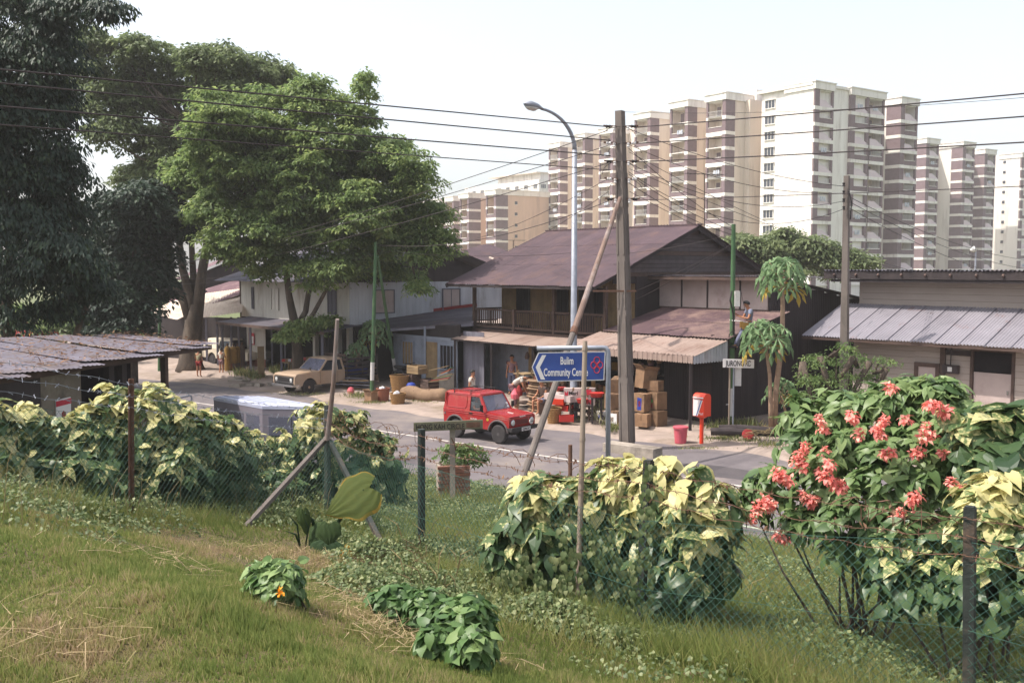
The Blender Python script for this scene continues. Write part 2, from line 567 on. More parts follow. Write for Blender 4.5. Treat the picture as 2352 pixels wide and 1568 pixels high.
M_green_pl = mat('green_plastic', S(66, 150, 66), S(56, 130, 58), 4, 0.45)
M_blue_pl = mat('blue_plastic', S(44, 64, 150), S(36, 54, 128), 4, 0.5)
M_clay = mat('terracotta', S(146, 92, 72), S(128, 78, 60), 4, 0.85)
M_brickp = mat('old_brick', S(150, 104, 86), S(122, 84, 70), 9, 0.9, 0.4, 60, rnd=0.2, dirt=S(168, 156, 146), dscale=5, damt=0.25)
M_bark = mat('bark', S(88, 76, 66), S(62, 54, 48), 4, 0.9, 0.8, 18, dirt=S(112, 100, 88), dscale=2, damt=0.4, stretch=(1, 1, .35))
M_barkp = mat('pale_bark', S(168, 140, 118), S(142, 116, 98), 4, 0.85, 0.4, 30, stretch=(1, 1, 2.5))
M_straw = mat('dry_stalk', S(142, 124, 90), S(116, 100, 70), 6, 0.9)
M_moss = mat('mossy_board', S(112, 110, 90), S(88, 88, 70), 5, 0.9, dirt=S(108, 92, 76), dscale=3, damt=0.4)

# ---------------------------------------------------------------- the ground
HAZE = 0.0006
NR = (0.641, 0.768)                 # away from the near kerb
ER = (0.768, -0.641)                # along the road, to the right


def Rd(o, w, z=0.0):
    return Vector((NR[0] * o + ER[0] * w, NR[1] * o + ER[1] * w, z))


def grid_sheet(name, oo, ww, zf, m, kind='structure'):
    vs, fs = [], []
    for o in oo:
        for w in ww:
            p = Rd(o, w)
            vs.append((p.x, p.y, zf(o, w, p)))
    nw = len(ww)
    for i in range(len(oo) - 1):
        for j in range(nw - 1):
            fs.append((i * nw + j, i * nw + j + 1, (i + 1) * nw + j + 1, (i + 1) * nw + j))
    me = bpy.data.meshes.new(name)
    me.from_pydata(vs, [], [f[::-1] for f in fs])
    me.materials.append(m)
    me.polygons.foreach_set('use_smooth', [True] * len(fs))
    me.update()
    if me.polygons[0].normal.z < 0:
        me.flip_normals()
    o = link(bpy.data.objects.new(name, me))
    ORG[o.name] = Vector((0, 0, 0))
    o['kind'] = kind
    return o


grid_sheet('ground', np.arange(-30, 18.5, 0.35), np.arange(-50, 45, 0.35), lambda o, w, p: float(hz(p.x, p.y)), M_lawn)
MB().add([(-600, -120, -.06), (600, -120, -.06), (600, 800, -.06), (-600, 800, -.06)], [(0, 1, 2, 3)]).top('terrain', M_far, kind='structure', base=(0, 0, 0))
grid_sheet('road', np.arange(17.4, 28.1, 1.0), np.arange(-160, 130, 5.0), lambda o, w, p: 0.0 if o > 17.6 else -0.04, M_asph)


def _edge(o, w, p):
    if o < 25.2:
        k = 25.5 + 0.35 * math.sin(w * 0.31) + 0.2 * math.sin(w * 0.93 + 1) + 0.1 * math.sin(w * 2.3)
        return -0.05 if o < k - 0.6 else 0.012
    return 0.03 + 0.02 * math.sin(w * 1.7 + o * 3) + 0.012 * math.sin(w * 4.1 - o * 5)


def _shoulder(o, w, p):
    k = 25.5 + 0.35 * math.sin(w * 0.31) + 0.2 * math.sin(w * 0.93 + 1) + 0.1 * math.sin(w * 2.3)
    return float(np.clip((o - k) * 0.12, -0.05, 0.045)) + (0.014 * math.sin(w * 1.7 + o * 3) + 0.01 * math.sin(w * 4.1 - o * 5)) * (1 if o > k + .3 else 0)


grid_sheet('dirt_shoulder', np.arange(24.6, 27.62, 0.12), np.arange(-60, 40, 0.3), _shoulder, M_sand)
grid_sheet('pavement', [27.5, 27.62, 29, 31, 36, 44, 60, 80], np.arange(-70, 45, 1.0), lambda o, w, p: 0.02 if o < 27.55 else 0.14, M_sand)
kb = tag(link(bpy.data.objects.new('kerb', None)), kind='structure')
ORG[kb.name] = Vector((0, 0, 0))
kme = MB().para((-0.46, -0.06, 0), (0.92, 0, 0), (0, 0.16, 0), (0, 0, 0.17)).mesh('kerb_stone', M_conc)
for i in range(-7, 13):
    w = i * 0.95 - 2.0
    if 6.0 < w < 9.5:
        continue
    p = Rd(27.42 + 0.02 * math.sin(i * 2.1), w)
    put('kerb_stone', kme, kb, Matrix.Translation((p.x, p.y, 0.0 + 0.01 * math.sin(i * 1.3))) @ Matrix.Rotation(math.atan2(ER[1], ER[0]) + 0.02 * math.sin(i * 3.3), 4, 'Z'))
# the hazy air
m_, nt_, p_ = _nt('haze_air')
nt_.nodes.remove(p_)
pv_ = nt_.nodes.new('ShaderNodeVolumePrincipled')
pv_.inputs['Color'].default_value = (1.0, 0.97, 0.94, 1)
pv_.inputs['Density'].default_value = HAZE
pv_.inputs['Anisotropy'].default_value = 0.2
nt_.links.new(pv_.outputs[0], [x for x in nt_.nodes if x.type == 'OUTPUT_MATERIAL'][0].inputs['Volume'])
MB().para((-640, -160, -1.2), (1280, 0, 0), (0, 1000, 0), (0, 0, 46)).top('haze', m_, kind='stuff', base=(0, 0, -1.2))
for k_, (o_, w_, a_, b_) in enumerate(((20.1, -4.5, 1.1, .7), (23.6, 3.2, 1.6, .6), (24.4, -6.5, .9, .8), (19.6, 3.0, 1.3, .5), (22.9, 7.5, 1.0, .6), (23.2, -12, 1.8, .7))):
    n_ = 14
    MB().add([Rd(o_ + b_ * math.sin(2 * math.pi * i / n_) * random.uniform(.8, 1.15), w_ + a_ * math.cos(2 * math.pi * i / n_) * random.uniform(.8, 1.15), .0042) for i in range(n_)], [tuple(range(n_))]).top('road_patch', M_patch, kind='structure', base=(0, 0, 0))
mk = MB()
mk.add([Rd(21.89, -130, .005), Rd(21.89, 60, .005), Rd(21.99, 60, .005), Rd(21.99, -130, .005)], [(0, 1, 2, 3)])
mk.top('lane_marking', M_paint, kind='structure', base=(0, 0, 0))


GH = {}


def ground_hit(u, v):
    """where the line of sight through (u, v) meets the near bank"""
    u, v = round(u), round(v)
    if (u, v) not in GH:
        d = ray(u, v)
        t = 2.0
        while t < 60:
            p = Vector((0, 0, EYE)) + d * t
            if p.z < float(hz(p.x, p.y)):
                break
            t += .03
        GH[(u, v)] = p
    return GH[(u, v)]
# ---------------------------------------------------------------- building helpers
class Fr:
    def __init__(s, O, a=(0.65, -0.76), b=(0.76, 0.65)):
        s.O = Vector((O[0], O[1], 0))
        s.a, s.b = Vector((a[0], a[1], 0)).normalized(), Vector((b[0], b[1], 0)).normalized()

    def W(s, p, t, z=0.0):
        return s.O + s.a * p + s.b * t + Vector((0, 0, z))

    def su(s, u, t):
        k = (u - 1176) / FPX
        q = s.O + s.b * t
        return (k * q.y - q.x) / (s.a.x - k * s.a.y)

    def tu(s, u, p):
        k = (u - 1176) / FPX
        q = s.O + s.a * p
        return (k * q.y - q.x) / (s.b.x - k * s.b.y)

    def zv(s, v, p, t):
        q = s.W(p, t)
        d = ray(1176 + q.x / q.y * FPX, v)
        return EYE + d.z * q.y / d.y


def corr(parent, name, m, O, e1, e2, sw=0.8, pitch=0.08, amp=0.012, rows=1, lap=0.12, jit=0.006, label=None):
    """corrugated sheets over the parallelogram O, e1 (across the ribs), e2 (along them); one object per sheet"""
    O, e1, e2 = Vector(O), Vector(e1), Vector(e2)
    n = max(1, round(e1.length / sw))
    w, l = e1.length / n, e2.length / rows
    x, y = e1.normalized(), e2.normalized()
    z = x.cross(y).normalized()
    if z.z < -1e-6 or (abs(z.z) < 1e-3 and z.y > 0):
        z = -z
    k = max(2, int((w + 0.06) / pitch)) * 4
    mb = MB()
    for j in (0, 1):
        for i in range(k + 1):
            xx = (w + 0.06) * i / k
            mb.v.append((xx, j * (l + (lap if rows > 1 else 0)), amp * math.sin(2 * math.pi * xx / pitch)))
    for i in range(k):
        mb.f.append((i, i + 1, k + 2 + i, k + 1 + i))
        mb.m.append(0)
    me = mb.mesh(name, m, smooth=True)
    for r in range(rows):
        for i in range(n):
            j = random.uniform(-jit, jit)
            p = O + x * (w * i) + y * (l * r + random.uniform(-jit, jit) * 3) + z * (0.004 * (i % 2) + 0.012 * r + abs(j))
            a = random.uniform(-1, 1) * jit
            put(name, me, parent, frame_m(p, x, (y + x * a).normalized(), z), label)


def boards(parent, name, m, O, el, es, w, th=0.022, gap=0.008, out=None, tilt=0.0, jit=0.003, bev=False):
    """boards of length el, stacked along es, one object each; out: direction of thickness"""
    O, el, es = Vector(O), Vector(el), Vector(es)
    n = max(1, round(es.length / w))
    w = es.length / n
    x, y = el.normalized(), es.normalized()
    z = Vector(out).normalized() if out is not None else x.cross(y).normalized()
    me = MB().para((0, gap / 2, 0), (el.length, 0, 0), (0, w - gap, 0), (0, 0, th)).mesh(name, m)
    for i in range(n):
        p = O + y * (w * i) + z * random.uniform(0, jit)
        yy = (y - z * tilt).normalized()
        zz = (z + y * tilt).normalized()
        put(name, me, parent, frame_m(p + z * (tilt * w), x, yy, zz))
    return n


def window(parent, name, O, ex, ez, w, h, out, fm, pm, bars=(1, 1), fw=0.05, dep=0.06, label=None):
    """framed window: frame part with pane and bars under it; O lower left, out = outward"""
    O, ex, ez, out = Vector(O), Vector(ex).normalized(), Vector(ez).normalized(), Vector(out).normalized()
    f = MB()
    f.para(O, ex * w, ez * fw, out * dep)
    f.para(O + ez * (h - fw), ex * w, ez * fw, out * dep)
    f.para(O + ez * fw, ex * fw, ez * (h - 2 * fw), out * dep)
    f.para(O + ez * fw + ex * (w - fw), ex * fw, ez * (h - 2 * fw), out * dep)
    fo = f.part(name, fm, parent, label=label)
    g = MB()
    g.para(O + ex * fw + ez * fw + out * 0.01, ex * (w - 2 * fw), ez * (h - 2 * fw), out * 0.012)
    g.part('pane', pm, fo)
    b = MB()
    for i in range(1, bars[0] + 1):
        b.para(O + ex * (w * i / (bars[0] + 1) - 0.012) + ez * fw + out * 0.024, ex * 0.024, ez * (h - 2 * fw), out * 0.02)
    for i in range(1, bars[1] + 1):
        b.para(O + ez * (h * i / (bars[1] + 1) - 0.012) + ex * fw + out * 0.046, ex * (w - 2 * fw), ez * 0.024, out * 0.01)
    if bars[0] + bars[1]:
        b.part('window_bar', fm, fo)
    return fo


ZZ = Vector((0, 0, 1))

# ---------------------------------------------------------------- flats far behind
DL = Vector((-0.578, 0.816, 0)).normalized()
DR = Vector((0.816, 0.578, 0)).normalized()
FL_H, TOPZ, NFL = 2.7, 36.0, 13


def shared_bits(w, ex, out, style):
    """meshes for one storey of a balcony bay of width w (origin at the lower left of the storey, x along ex, -y outwards)"""
    P = {}
    cw = 0.0
    hb = 0.74 if style == 'long' else 0.58
    P['band'] = MB().para((-0.06, -0.14, -0.03 - hb), (w + 0.12, 0, 0), (0, 0.22, 0), (0, 0, hb)).mesh('white_band', M_apt_white)
    P['parapet'] = MB().para((0.02, -0.1, 0.0), (w - 0.04, 0, 0), (0, 0.14, 0), (0, 0, 0.78)).mesh('parapet', M_apt_brown)
    P['ledge'] = MB().para((0.1, -0.16, 0.80), (w - 0.25, 0, 0), (0, 0.24, 0), (0, 0, 0.09)).mesh('ledge', M_apt_white)
    rl = MB().para((0.0, -0.08, 0.9), (w, 0, 0), (0, 0.05, 0), (0, 0, 0.05))
    rl.para((0.0, -0.08, 0.08), (w, 0, 0), (0, 0.05, 0), (0, 0, 0.05))
    for i in range(1, int(w / 0.28)):
        rl.para((i * 0.28, -0.07, 0.13), (0.035, 0, 0), (0, 0.03, 0), (0, 0, 0.77))
    P['railing'] = rl.mesh('railing', M_metal_w)
    cp = [(0.02, 0.0), (w - 0.02, 0.0)]
    for i in range(11):
        a = i / 10
        cp.append((w - 0.02 - (w - 0.04) * a, 0.32 + 0.85 * (0.5 - 0.5 * math.cos(math.pi * min(1, a * 1.5)))))
    P['curve'] = MB().ext(cp, (0, 0.04, -0.06), (1, 0, 0), (0, 0, 1), (0, -0.14, 0)).mesh('curved_parapet', M_apt_pink)
    wn = MB().para((0, 0, 0), (1.6, 0, 0), (0, 0.08, 0), (0, 0, 1.25), 0)
    wn.para((0.76, -0.03, 0), (0.07, 0, 0), (0, 0.028, 0), (0, 0, 1.25), 1)
    wn.para((0.0, -0.03, 0.8), (1.6, 0, 0), (0, 0.029, 0), (0, 0, 0.06), 1)
    wn.para((-0.06, -0.05, -0.09), (1.72, 0, 0), (0, 0.1, 0), (0, 0, 0.085), 1)
    P['window'] = wn.mesh('window', [M_apt_glass, M_metal_w])
    dr = MB().para((0, 0, 0), (0.9, 0, 0), (0, 0.06, 0), (0, 0, 2.0), 0)
    P['door'] = dr.mesh('balcony_door', M_apt_brown)
    ln = MB()
    for i in range(3):
        ln.para((0.3 + i * 0.5, -0.35, 0.55), (0.38, 0, 0), (0, 0.02, 0), (0, 0, 0.75))
    P['laundry'] = ln.mesh('laundry', M_cloth_w)
    return P


def bay(parent, C, ex, out, w, depth, wall_m, face_m, nfl=NFL, top=TOPZ, style='long', side_end=1, cols=1, col_w=0.75, ret=2.0):
    """one projecting stack of balconies. C: foot of the corner nearest the camera; ex runs along the face from that corner; out is outwards.
    side_end: the face's other end; the brown corner pier stands at the corner C and turns ret metres round it"""
    C, ex, out = Vector(C), Vector(ex), Vector(out)
    inn = -out
    Wt = w
    z0 = top - nfl * FL_H - 1.2
    b = MB()
    rec = 2.1
    # side walls, back, recess wall
    b.para(C + inn * 0.02, ex * 0.22, inn * depth, ZZ * (top - 0.05))
    b.para(C + ex * (Wt - 0.22) + inn * 0.02, ex * 0.22, inn * depth, ZZ * (top - 0.05))
    b.para(C + ex * 0.22 + inn * (depth - .2), ex * (Wt - 0.44), inn * 0.2, ZZ * (top - 0.05))
    b.part('side_wall', wall_m, parent)
    r = MB()
    r.para(C + ex * 0.225 + inn * rec, ex * (Wt - 0.45), inn * 0.2, ZZ * (top - 0.9))
    r.part('recess_wall', face_m, parent)
    t = MB()
    t.para(C + ex * -0.25 + out * 0.3 + ZZ * (top - 1.15), ex * (Wt + 0.5), inn * (depth + 0.5), ZZ * 1.15)
    t.para(C + ex * -0.4 + out * 0.45 + ZZ * (top + 0.004), ex * (Wt + 0.8), inn * (depth + 0.8), ZZ * 0.18)
    t.part('roof_parapet', M_apt_white, parent)
    # slabs joined
    ks = ('slab', round(Wt, 2))
    if ks not in bay.cache:
        bay.cache[ks] = MB().para((0.23, 0.05, -0.14), (Wt - 0.46, 0, 0), (0, rec - 0.06, 0), (0, 0, 0.14)).mesh('balcony_slab', M_apt_white)
    for f in range(nfl + 1):
        z = top - 1.2 - f * FL_H
        if z > 1:
            put('balcony_slab', bay.cache[ks], parent, frame_m(C + ZZ * z, ex, inn, ZZ))
    # piers
    pr = MB()
    pr.para(C + out * 0.10 + ex * 0.0, ex * col_w, inn * 0.35, ZZ * (top - 1.15))
    pr.para(C - ex * 0.06 + out * 0.1, ex * 0.055, inn * ret, ZZ * (top - 1.15))
    pr.para(C + ex * (Wt - 0.4) + out * 0.1, ex * 0.4, inn * 0.35, ZZ * (top - 1.15))
    for c in range(1, cols):
        pr.para(C + ex * (Wt * c / cols - 0.3) + out * 0.1, ex * 0.6, inn * 0.9, ZZ * (top - 1.15))
    pr.part('pier', M_apt_brown, parent)
    cw = (Wt - col_w - 0.4) / cols - (0.3 if cols > 1 else 0)
    key = (round(cw, 2), style)
    if key not in bay.cache:
        bay.cache[key] = shared_bits(cw, ex, out, style)
    P = bay.cache[key]
    key2 = ('cb', round(Wt, 2), round(ret, 2), round(col_w, 2))
    if key2 not in bay.cache:
        q = MB().para((-0.10, -0.13, -0.60), (col_w + 0.13, 0, 0), (0, 0.5, 0), (0, 0, 0.60))
        q.para((-0.13, -0.15, -0.60), (0.06, 0, 0), (0, ret + 0.1, 0), (0, 0, 0.599))
        bay.cache[key2] = q.mesh('pier_band', M_apt_white)
        bay.cache[key2 + ('far',)] = MB().para((Wt - 0.42, -0.13, -0.60), (0.44, 0, 0), (0, 0.5, 0), (0, 0, 0.60)).mesh('pier_band', M_apt_white)
    for f in range(nfl):
        z = top - 1.2 - (f + 1) * FL_H
        if z < 4:
            break
        put('pier_band', bay.cache[key2], parent, frame_m(C + ZZ * z, ex, inn, ZZ))
        put('pier_band', bay.cache[key2 + ('far',)], parent, frame_m(C + ZZ * z, ex, inn, ZZ))
        for c in range(cols):
            x0 = col_w + c * (cw + 0.6) if cols > 1 else col_w
            O = C + ex * x0 + ZZ * z
            Mx = frame_m(O, ex, inn, ZZ)
            odd = (f % 2 == 1)
            if style == 'long':
                if odd:
                    put('white_band', P['band'], parent, Mx)
                    put('parapet', P['parapet'], parent, Mx)
                    put('ledge', P['ledge'], parent, Mx)
                elif random.random() < 0.6:
                    put('railing', P['railing'], parent, Mx)
            else:
                put('white_band', P['band'], parent, Mx)
                if not odd:
                    put('curved_parapet', P['curve'], parent, Mx)
                else:
                    put('parapet', P['parapet'], parent, Mx)
                    put('ledge', P['ledge'], parent, Mx)
                    if random.random() < 0.35:
                        put('railing', P['railing'], parent, Mx @ Matrix.Translation((0, 0, 0.8)))
            wx = 0.2 if style == 'long' else cw * 0.5 - 0.2
            put('window', P['window'], parent, frame_m(O + ex * (wx if style == 'long' else 0.15) + inn * (rec - 0.06) + ZZ * 0.95, ex, inn, ZZ))
            if random.random() < 0.5:
                put('balcony_door', P['door'], parent, frame_m(O + ex * (cw - 1.15) + inn * (rec - 0.07) + ZZ * 0.02, ex, inn, ZZ))
            if random.random() < 0.13:
                put('laundry', P['laundry'], parent, Mx)


bay.cache = {}
smallw = MB().para((0, 0, 0), (0.75, 0, 0), (0, 0.1, 0), (0, 0, 0.75), 0)
smallw.para((-0.05, -0.04, -0.09), (0.85, 0, 0), (0, 0.1, 0), (0, 0, 0.08), 1)
smallw_me = smallw.mesh('small_window', [M_apt_glass, M_apt_white])
bigw = MB().para((0, 0, 0), (2.2, 0, 0), (0, 0.1, 0), (0, 0, 1.35), 0)
for q in (0.0, 0.7, 1.4, 2.12):
    bigw.para((q, -0.04, 0), (0.08, 0, 0), (0, 0.035, 0), (0, 0, 1.35), 1)
bigw.para((-0.08, -0.12, -0.12), (2.36, 0, 0), (0, 0.2, 0), (0, 0, 0.115), 1)
bigw.para((-0.08, -0.25, 1.36), (2.36, 0, 0), (0, 0.3, 0), (0, 0, 0.1), 1)
bigw_me = bigw.mesh('wide_window', [M_apt_glass, M_apt_white])


def corner_at(u, vtop, top=TOPZ):
    d = ray(u, vtop)
    t = (top - EYE) / d.z
    return Vector((d.x * t, d.y * t, 0))


# the long slab with its stack of bays, and the end tower
A = thing('apartment_block', 'long stepped block of flats with brown piers and tan side walls behind the gabled house', 'apartment block', corner_at(1668, 213))
for u, v in ((1668, 213), (1581, 230), (1494.5, 257), (1408, 293), (1344, 307), (1287, 327)):
    C = corner_at(u, v)
    bay(A, C, DL, -DR, 4.6, 9.0, M_apt_cream, M_apt_cream, style='long', ret=2.4)
# connecting body behind the bays
c0, c1 = corner_at(1668, 213) + DR * 5.0, corner_at(1287, 327) + DR * 5.5
mb = MB()
mb.para(c0 - (c1 - c0).normalized() * 1.5, (c1 - c0) + (c1 - c0).normalized() * 6.5, DR * 9, ZZ * (TOPZ - 0.9))
mb.part('main_wall', M_apt_cream, A)
mb = MB()
mb.para(c0 - (c1 - c0).normalized() * 1 + DR * 2 + ZZ * (TOPZ - .88), (c1 - c0) * 0.75, DR * 5, ZZ * 2.0)
mb.part('roof_house', M_apt_white, A)
cc = corner_at(1722, 222)
cpm = MB().para((0, 0, 0), (3, 0, 0), (0, -.35, 0), (0, 0, .9)).mesh('corridor_parapet', M_apt_white)
for f in range(13):
    put('corridor_parapet', cpm, A, frame_m(cc + DR * 4.6 + ZZ * (TOPZ - 2.2 - f * FL_H), DL, DR, ZZ))

T = thing('apartment_tower', 'tallest white end tower of flats with small square windows and twin balcony stacks', 'apartment tower', corner_at(1870, 188))
C = corner_at(1870, 188)
Lw = 11.0
mb = MB()
mb.para(C + DR * 0.3 + DL * 0.3, DL * Lw, DR * 14, ZZ * (TOPZ - 0.5))
mb.part('main_wall', M_apt_white, T)
mb = MB()
mb.para(C - DL * 0.0 - DR * 0.35 + ZZ * (TOPZ - 0.48), DL * (Lw + 0.8), DR * 14.5, ZZ * 0.48)
mb.part('roof_parapet', M_apt_white, T)
for f in range(12):
    z = TOPZ - 1.6 - (f + 1) * FL_H
    put('small_window', smallw_me, T, frame_m(C + DL * 2.6 + DR * 0.22 + ZZ * (z + 1.7), DL, DR, ZZ))
    put('wide_window', bigw_me, T, frame_m(C + DL * 8.3 + DR * 0.22 + ZZ * (z + 1.2), DL, DR, ZZ))
bay(T, C - DL * 0.2, DR, -DL, 4.9, 6, M_apt_white, M_apt_cream, style='short', ret=0.3, col_w=1.2)
C2 = corner_at(1955, 202)
bay(T, C2, DR, -DL, 9.6, 8, M_apt_white, M_apt_cream, style='short', cols=2, ret=2.6, col_w=1.2)
C3 = corner_at(2070, 224)
bay(T, C3, DR, -DL, 5.2, 8, M_apt_white, M_apt_cream, style='short', ret=3.0, col_w=1.2)
mb = MB()
d3 = (C3 - C2).normalized()
mb.para(C + DR * 6 + DL * 5, C3 - C + DR * 4, DL * 8, ZZ * (TOPZ - 1.2))
mb.part('link_wall', M_apt_cream, T)

Q = thing('apartment_block', 'lower white block of flats with four brown balcony stacks past the tower', 'apartment block', corner_at(2126, 316))
for u, v, w in ((2128, 318, 5.2), (2212, 326, 5.2), (2262, 343, 5.2)):
    C = corner_at(u, v, 36)
    bay(Q, C, DR, -DL, w, 8, M_apt_white, M_apt_cream, style='short', ret=3.0, col_w=1.3)
C = corner_at(2128, 318)
Ce = corner_at(2262, 343)
MB().para(C + DL * 4 + DR * 2, Ce - C + DR * 4, DL * 7, ZZ * (TOPZ - 1.2)).part('link_wall', M_apt_cream, Q)

Q2 = thing('apartment_block', 'farthest plain white block of flats with a roof tank at the right edge', 'apartment block', corner_at(2345, 350))
C = corner_at(2345, 352)
MB().para(C, DL * 17, DR * 9, ZZ * TOPZ).part('main_wall', M_apt_white, Q2)
MB().para(C + DL * 11 + DR * 2 + ZZ * (TOPZ + .01), DL * 3.5, DR * 4, ZZ * 2.0).part('roof_tank', M_apt_white, Q2)
for f in range(12):
    z = TOPZ - 1.2 - (f + 1) * FL_H
    put('small_window', smallw_me, Q2, frame_m(C + DL * 4 - DR * 0.06 + ZZ * (z + 1.5), DL, DR, ZZ))
    put('wide_window', bigw_me, Q2, frame_m(C + DL * 13.5 - DR * 0.06 + ZZ * (z + 1.0), DL, DR, ZZ))
bay(Q2, C + DR * 0.05 - DL * .2, DR, -DL, 5, 6, M_apt_white, M_apt_cream, style='short', ret=0.4, col_w=1.3)

# tan blocks between the big tree and the long slab
TB = thing('apartment_block', 'tan rendered block of flats with two balcony stacks beside the big leafy tree', 'apartment block', corner_at(1140, 440, 24))
top2 = 24.0
for u, v in ((1139, 436), (1077, 444)):
    C = corner_at(u, v, top2)
    bay(TB, C, DL, -DR, 4.2, 16, M_apt_tan, M_apt_tan, style='long', top=top2, nfl=8, ret=3.6)
C = corner_at(1139, 436, top2)
MB().para(C + DR * 9 + DL * 5, DL * 60, DR * 8, ZZ * (top2 - .6)).part('main_wall', M_apt_tan, TB)
for k in (1, 2, 3):
    C4 = corner_at(1077, 444, top2) + DL * (12 * k) + DR * 3 * k
    bay(TB, C4, DL, -DR, 4.2, 12, M_apt_tan, M_apt_tan, style='long', top=top2, nfl=8, ret=3.6)
for f in range(7):
    put('small_window', smallw_me, TB, frame_m(C + DR * 5.6 - DL * 0.07 + ZZ * (top2 - 2.3 - f * FL_H - 1), DR, DL, ZZ))
WB = thing('apartment_block', 'pale block of flats with rows of dark windows seen above the tan block', 'apartment block', corner_at(1240, 395, 36))
C = corner_at(1252, 402, 36) + DL * 14 + DR * 8
MB().para(C, DL * 48, DR * 10, ZZ * 36).part('main_wall', M_apt_white, WB)
MB().para(C + DL * 2 + DR * 2 + ZZ * 36.01, DL * 26, DR * 6, ZZ * 2.4).part('roof_house', M_apt_white, WB)
MB().para(C + DL * 1 - DR * .4 + ZZ * 38.42, DL * 30, DR * 8, ZZ * 0.3).part('roof_slab', M_apt_cream, WB)
for f in range(12):
    for k in range(8):
        put('wide_window', bigw_me, WB, frame_m(C + DL * (1.0 + 5.6 * k) - DR * 0.06 + ZZ * (33 - f * FL_H), DL, DR, ZZ))
    for k in range(3):
        put('wide_window', bigw_me, WB, frame_m(C + DR * (0.8 + 3.0 * k) - DL * 0.06 + ZZ * (33 - f * FL_H), DR, DL, ZZ))
# ---------------------------------------------------------------- the gabled shophouse
B = Fr((-1.62, 43.0))
W = B.W
H = thing('gabled_shophouse', 'two storey brown timber shophouse with rust red gable roof, slatted balcony and tin awnings', 'shophouse', W(4, 2, 0.14))
# roof
sl = (6.97 - 4.60) / 5.97
corr(H, 'roof_sheet', M_roof_br, W(-.5, -1.2, 4.62), B.a * 8.85, B.b * 5.97 + ZZ * 2.37, sw=0.85, pitch=0.14, amp=0.02, rows=3, lap=.05)
corr(H, 'roof_sheet', M_roof_br, W(-.5, 10.7, 4.62), B.a * 8.85, B.b * -5.95 + ZZ * 2.36, sw=1.2, pitch=0.16, rows=2)
MB().beam(W(-.55, 4.77, 7.01), W(8.4, 4.77, 7.01), 0.3, 0.05).part('ridge_cap', M_roof_br, H)
mb = MB()
for s_ in (8.28, -0.45):
    MB().beam(W(s_, -1.2, 4.53), W(s_, 4.75, 6.88), 0.04, 0.16).part('barge_board', M_wood_dark, H)
    MB().beam(W(s_, 10.7, 4.53), W(s_, 4.79, 6.88), 0.04, 0.16).part('barge_board', M_wood_dark, H)
mb = MB()
for k in range(12):
    s_ = -0.4 + k * 0.78
    mb.beam(W(s_, -1.15, 4.53), W(s_, 4.6, 6.8), 0.06, 0.1)
mb.part('rafter', M_wood_dark, H)
MB().beam(W(-.5, -1.15, 4.55), W(8.3, -1.15, 4.55), 0.03, 0.1).part('fascia_board', M_wood_dark, H)
# gable boards
z = 4.98
k = 0
while z < 6.8:
    t0 = (z + .08 - 4.6) / sl - 1.2 + 0.12
    t1 = 10.74 - (z + .08 - 4.6) / sl - 0.2
    t0 = max(t0, 0.6)
    mb = MB()
    mb.para(W(7.95, t0, z), B.b * (t1 - t0), B.a * 0.02 - ZZ * 0.015, ZZ * 0.15)
    mb.part('gable_board', M_gable if k % 5 else M_wood_br, H)
    z += 0.165
    k += 1
MB().para(W(7.9, .3, 4.7), B.b * 9, B.a * .03, ZZ * .25).part('wall_plate', M_wood_dark, H)
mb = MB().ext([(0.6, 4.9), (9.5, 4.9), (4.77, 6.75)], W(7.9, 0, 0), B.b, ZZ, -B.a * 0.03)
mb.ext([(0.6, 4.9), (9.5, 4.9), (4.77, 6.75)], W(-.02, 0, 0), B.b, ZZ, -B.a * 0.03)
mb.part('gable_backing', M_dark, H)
# upper storey: wall behind the balcony, floor, posts, rail
wall_t = 1.55
boards(H, 'upper_wall_board', M_wood_tan, W(0, wall_t, 2.72), ZZ * 2.3, B.a * 7.9, 0.2, out=-B.b)
boards(H, 'end_wall_board', M_board_g, W(0.0, wall_t + .1, 2.7), ZZ * 2.3, B.b * 7, 0.25, out=-B.a)
MB().para(W(7.95, wall_t, 2.7), B.b * 7, -B.a * .1, ZZ * 2.4).part('end_wall', M_wood_dark, H)
MB().para(W(-.05, -.12, 2.58), B.a * 8.0, B.b * 1.7, ZZ * 0.12).part('balcony_floor', M_wood_br, H)
for u in (1203, 1290, 1372):
    s0 = B.su(u, wall_t)
    window(H, 'window', W(s0 - .4, wall_t - .03, 3.35), B.a, ZZ, 0.85, 1.15, -B.b, M_wood_dark, M_dark, (1, 0))
MB().para(W(4.9, wall_t - .04, 2.72), B.a * .85, -B.b * .03, ZZ * 1.85).part('balcony_door', M_wood_dark, H)
ps = [0.0, B.su(1181, 0), B.su(1273, 0), 7.85]
for i, s_ in enumerate(ps):
    hi = 4.62 if i != 1 else 3.6
    MB().box(W(s_, 0, (2.6 + hi) / 2), .13, .13, hi - 2.6, rz=math.atan2(B.a.y, B.a.x)).part('balcony_post', M_wood_br, H)
MB().beam(W(0, 0, 3.54), W(7.85, 0, 3.54), .09, .07).part('handrail', M_wood_br, H)
MB().beam(W(0, 0, 2.82), W(7.85, 0, 2.82), .08, .08).part('bottom_rail', M_wood_br, H)
MB().beam(W(0, 0, 3.54), W(0, 1.5, 3.54), .09, .07).part('handrail', M_wood_br, H)
MB().beam(W(0, 0, 2.82), W(0, 1.5, 2.82), .08, .08).part('bottom_rail', M_wood_br, H)
bal = MB().para((-.02, -.02, 0), (.04, 0, 0), (0, .04, 0), (0, 0, .66)).mesh('baluster', M_wood_br)
for k in range(58):
    put('baluster', bal, H, Matrix.Translation(W(.1 + k * .1335, 0, 2.85)))
for k in range(11):
    put('baluster', bal, H, Matrix.Translation(W(0, .12 + k * .13, 2.85)))
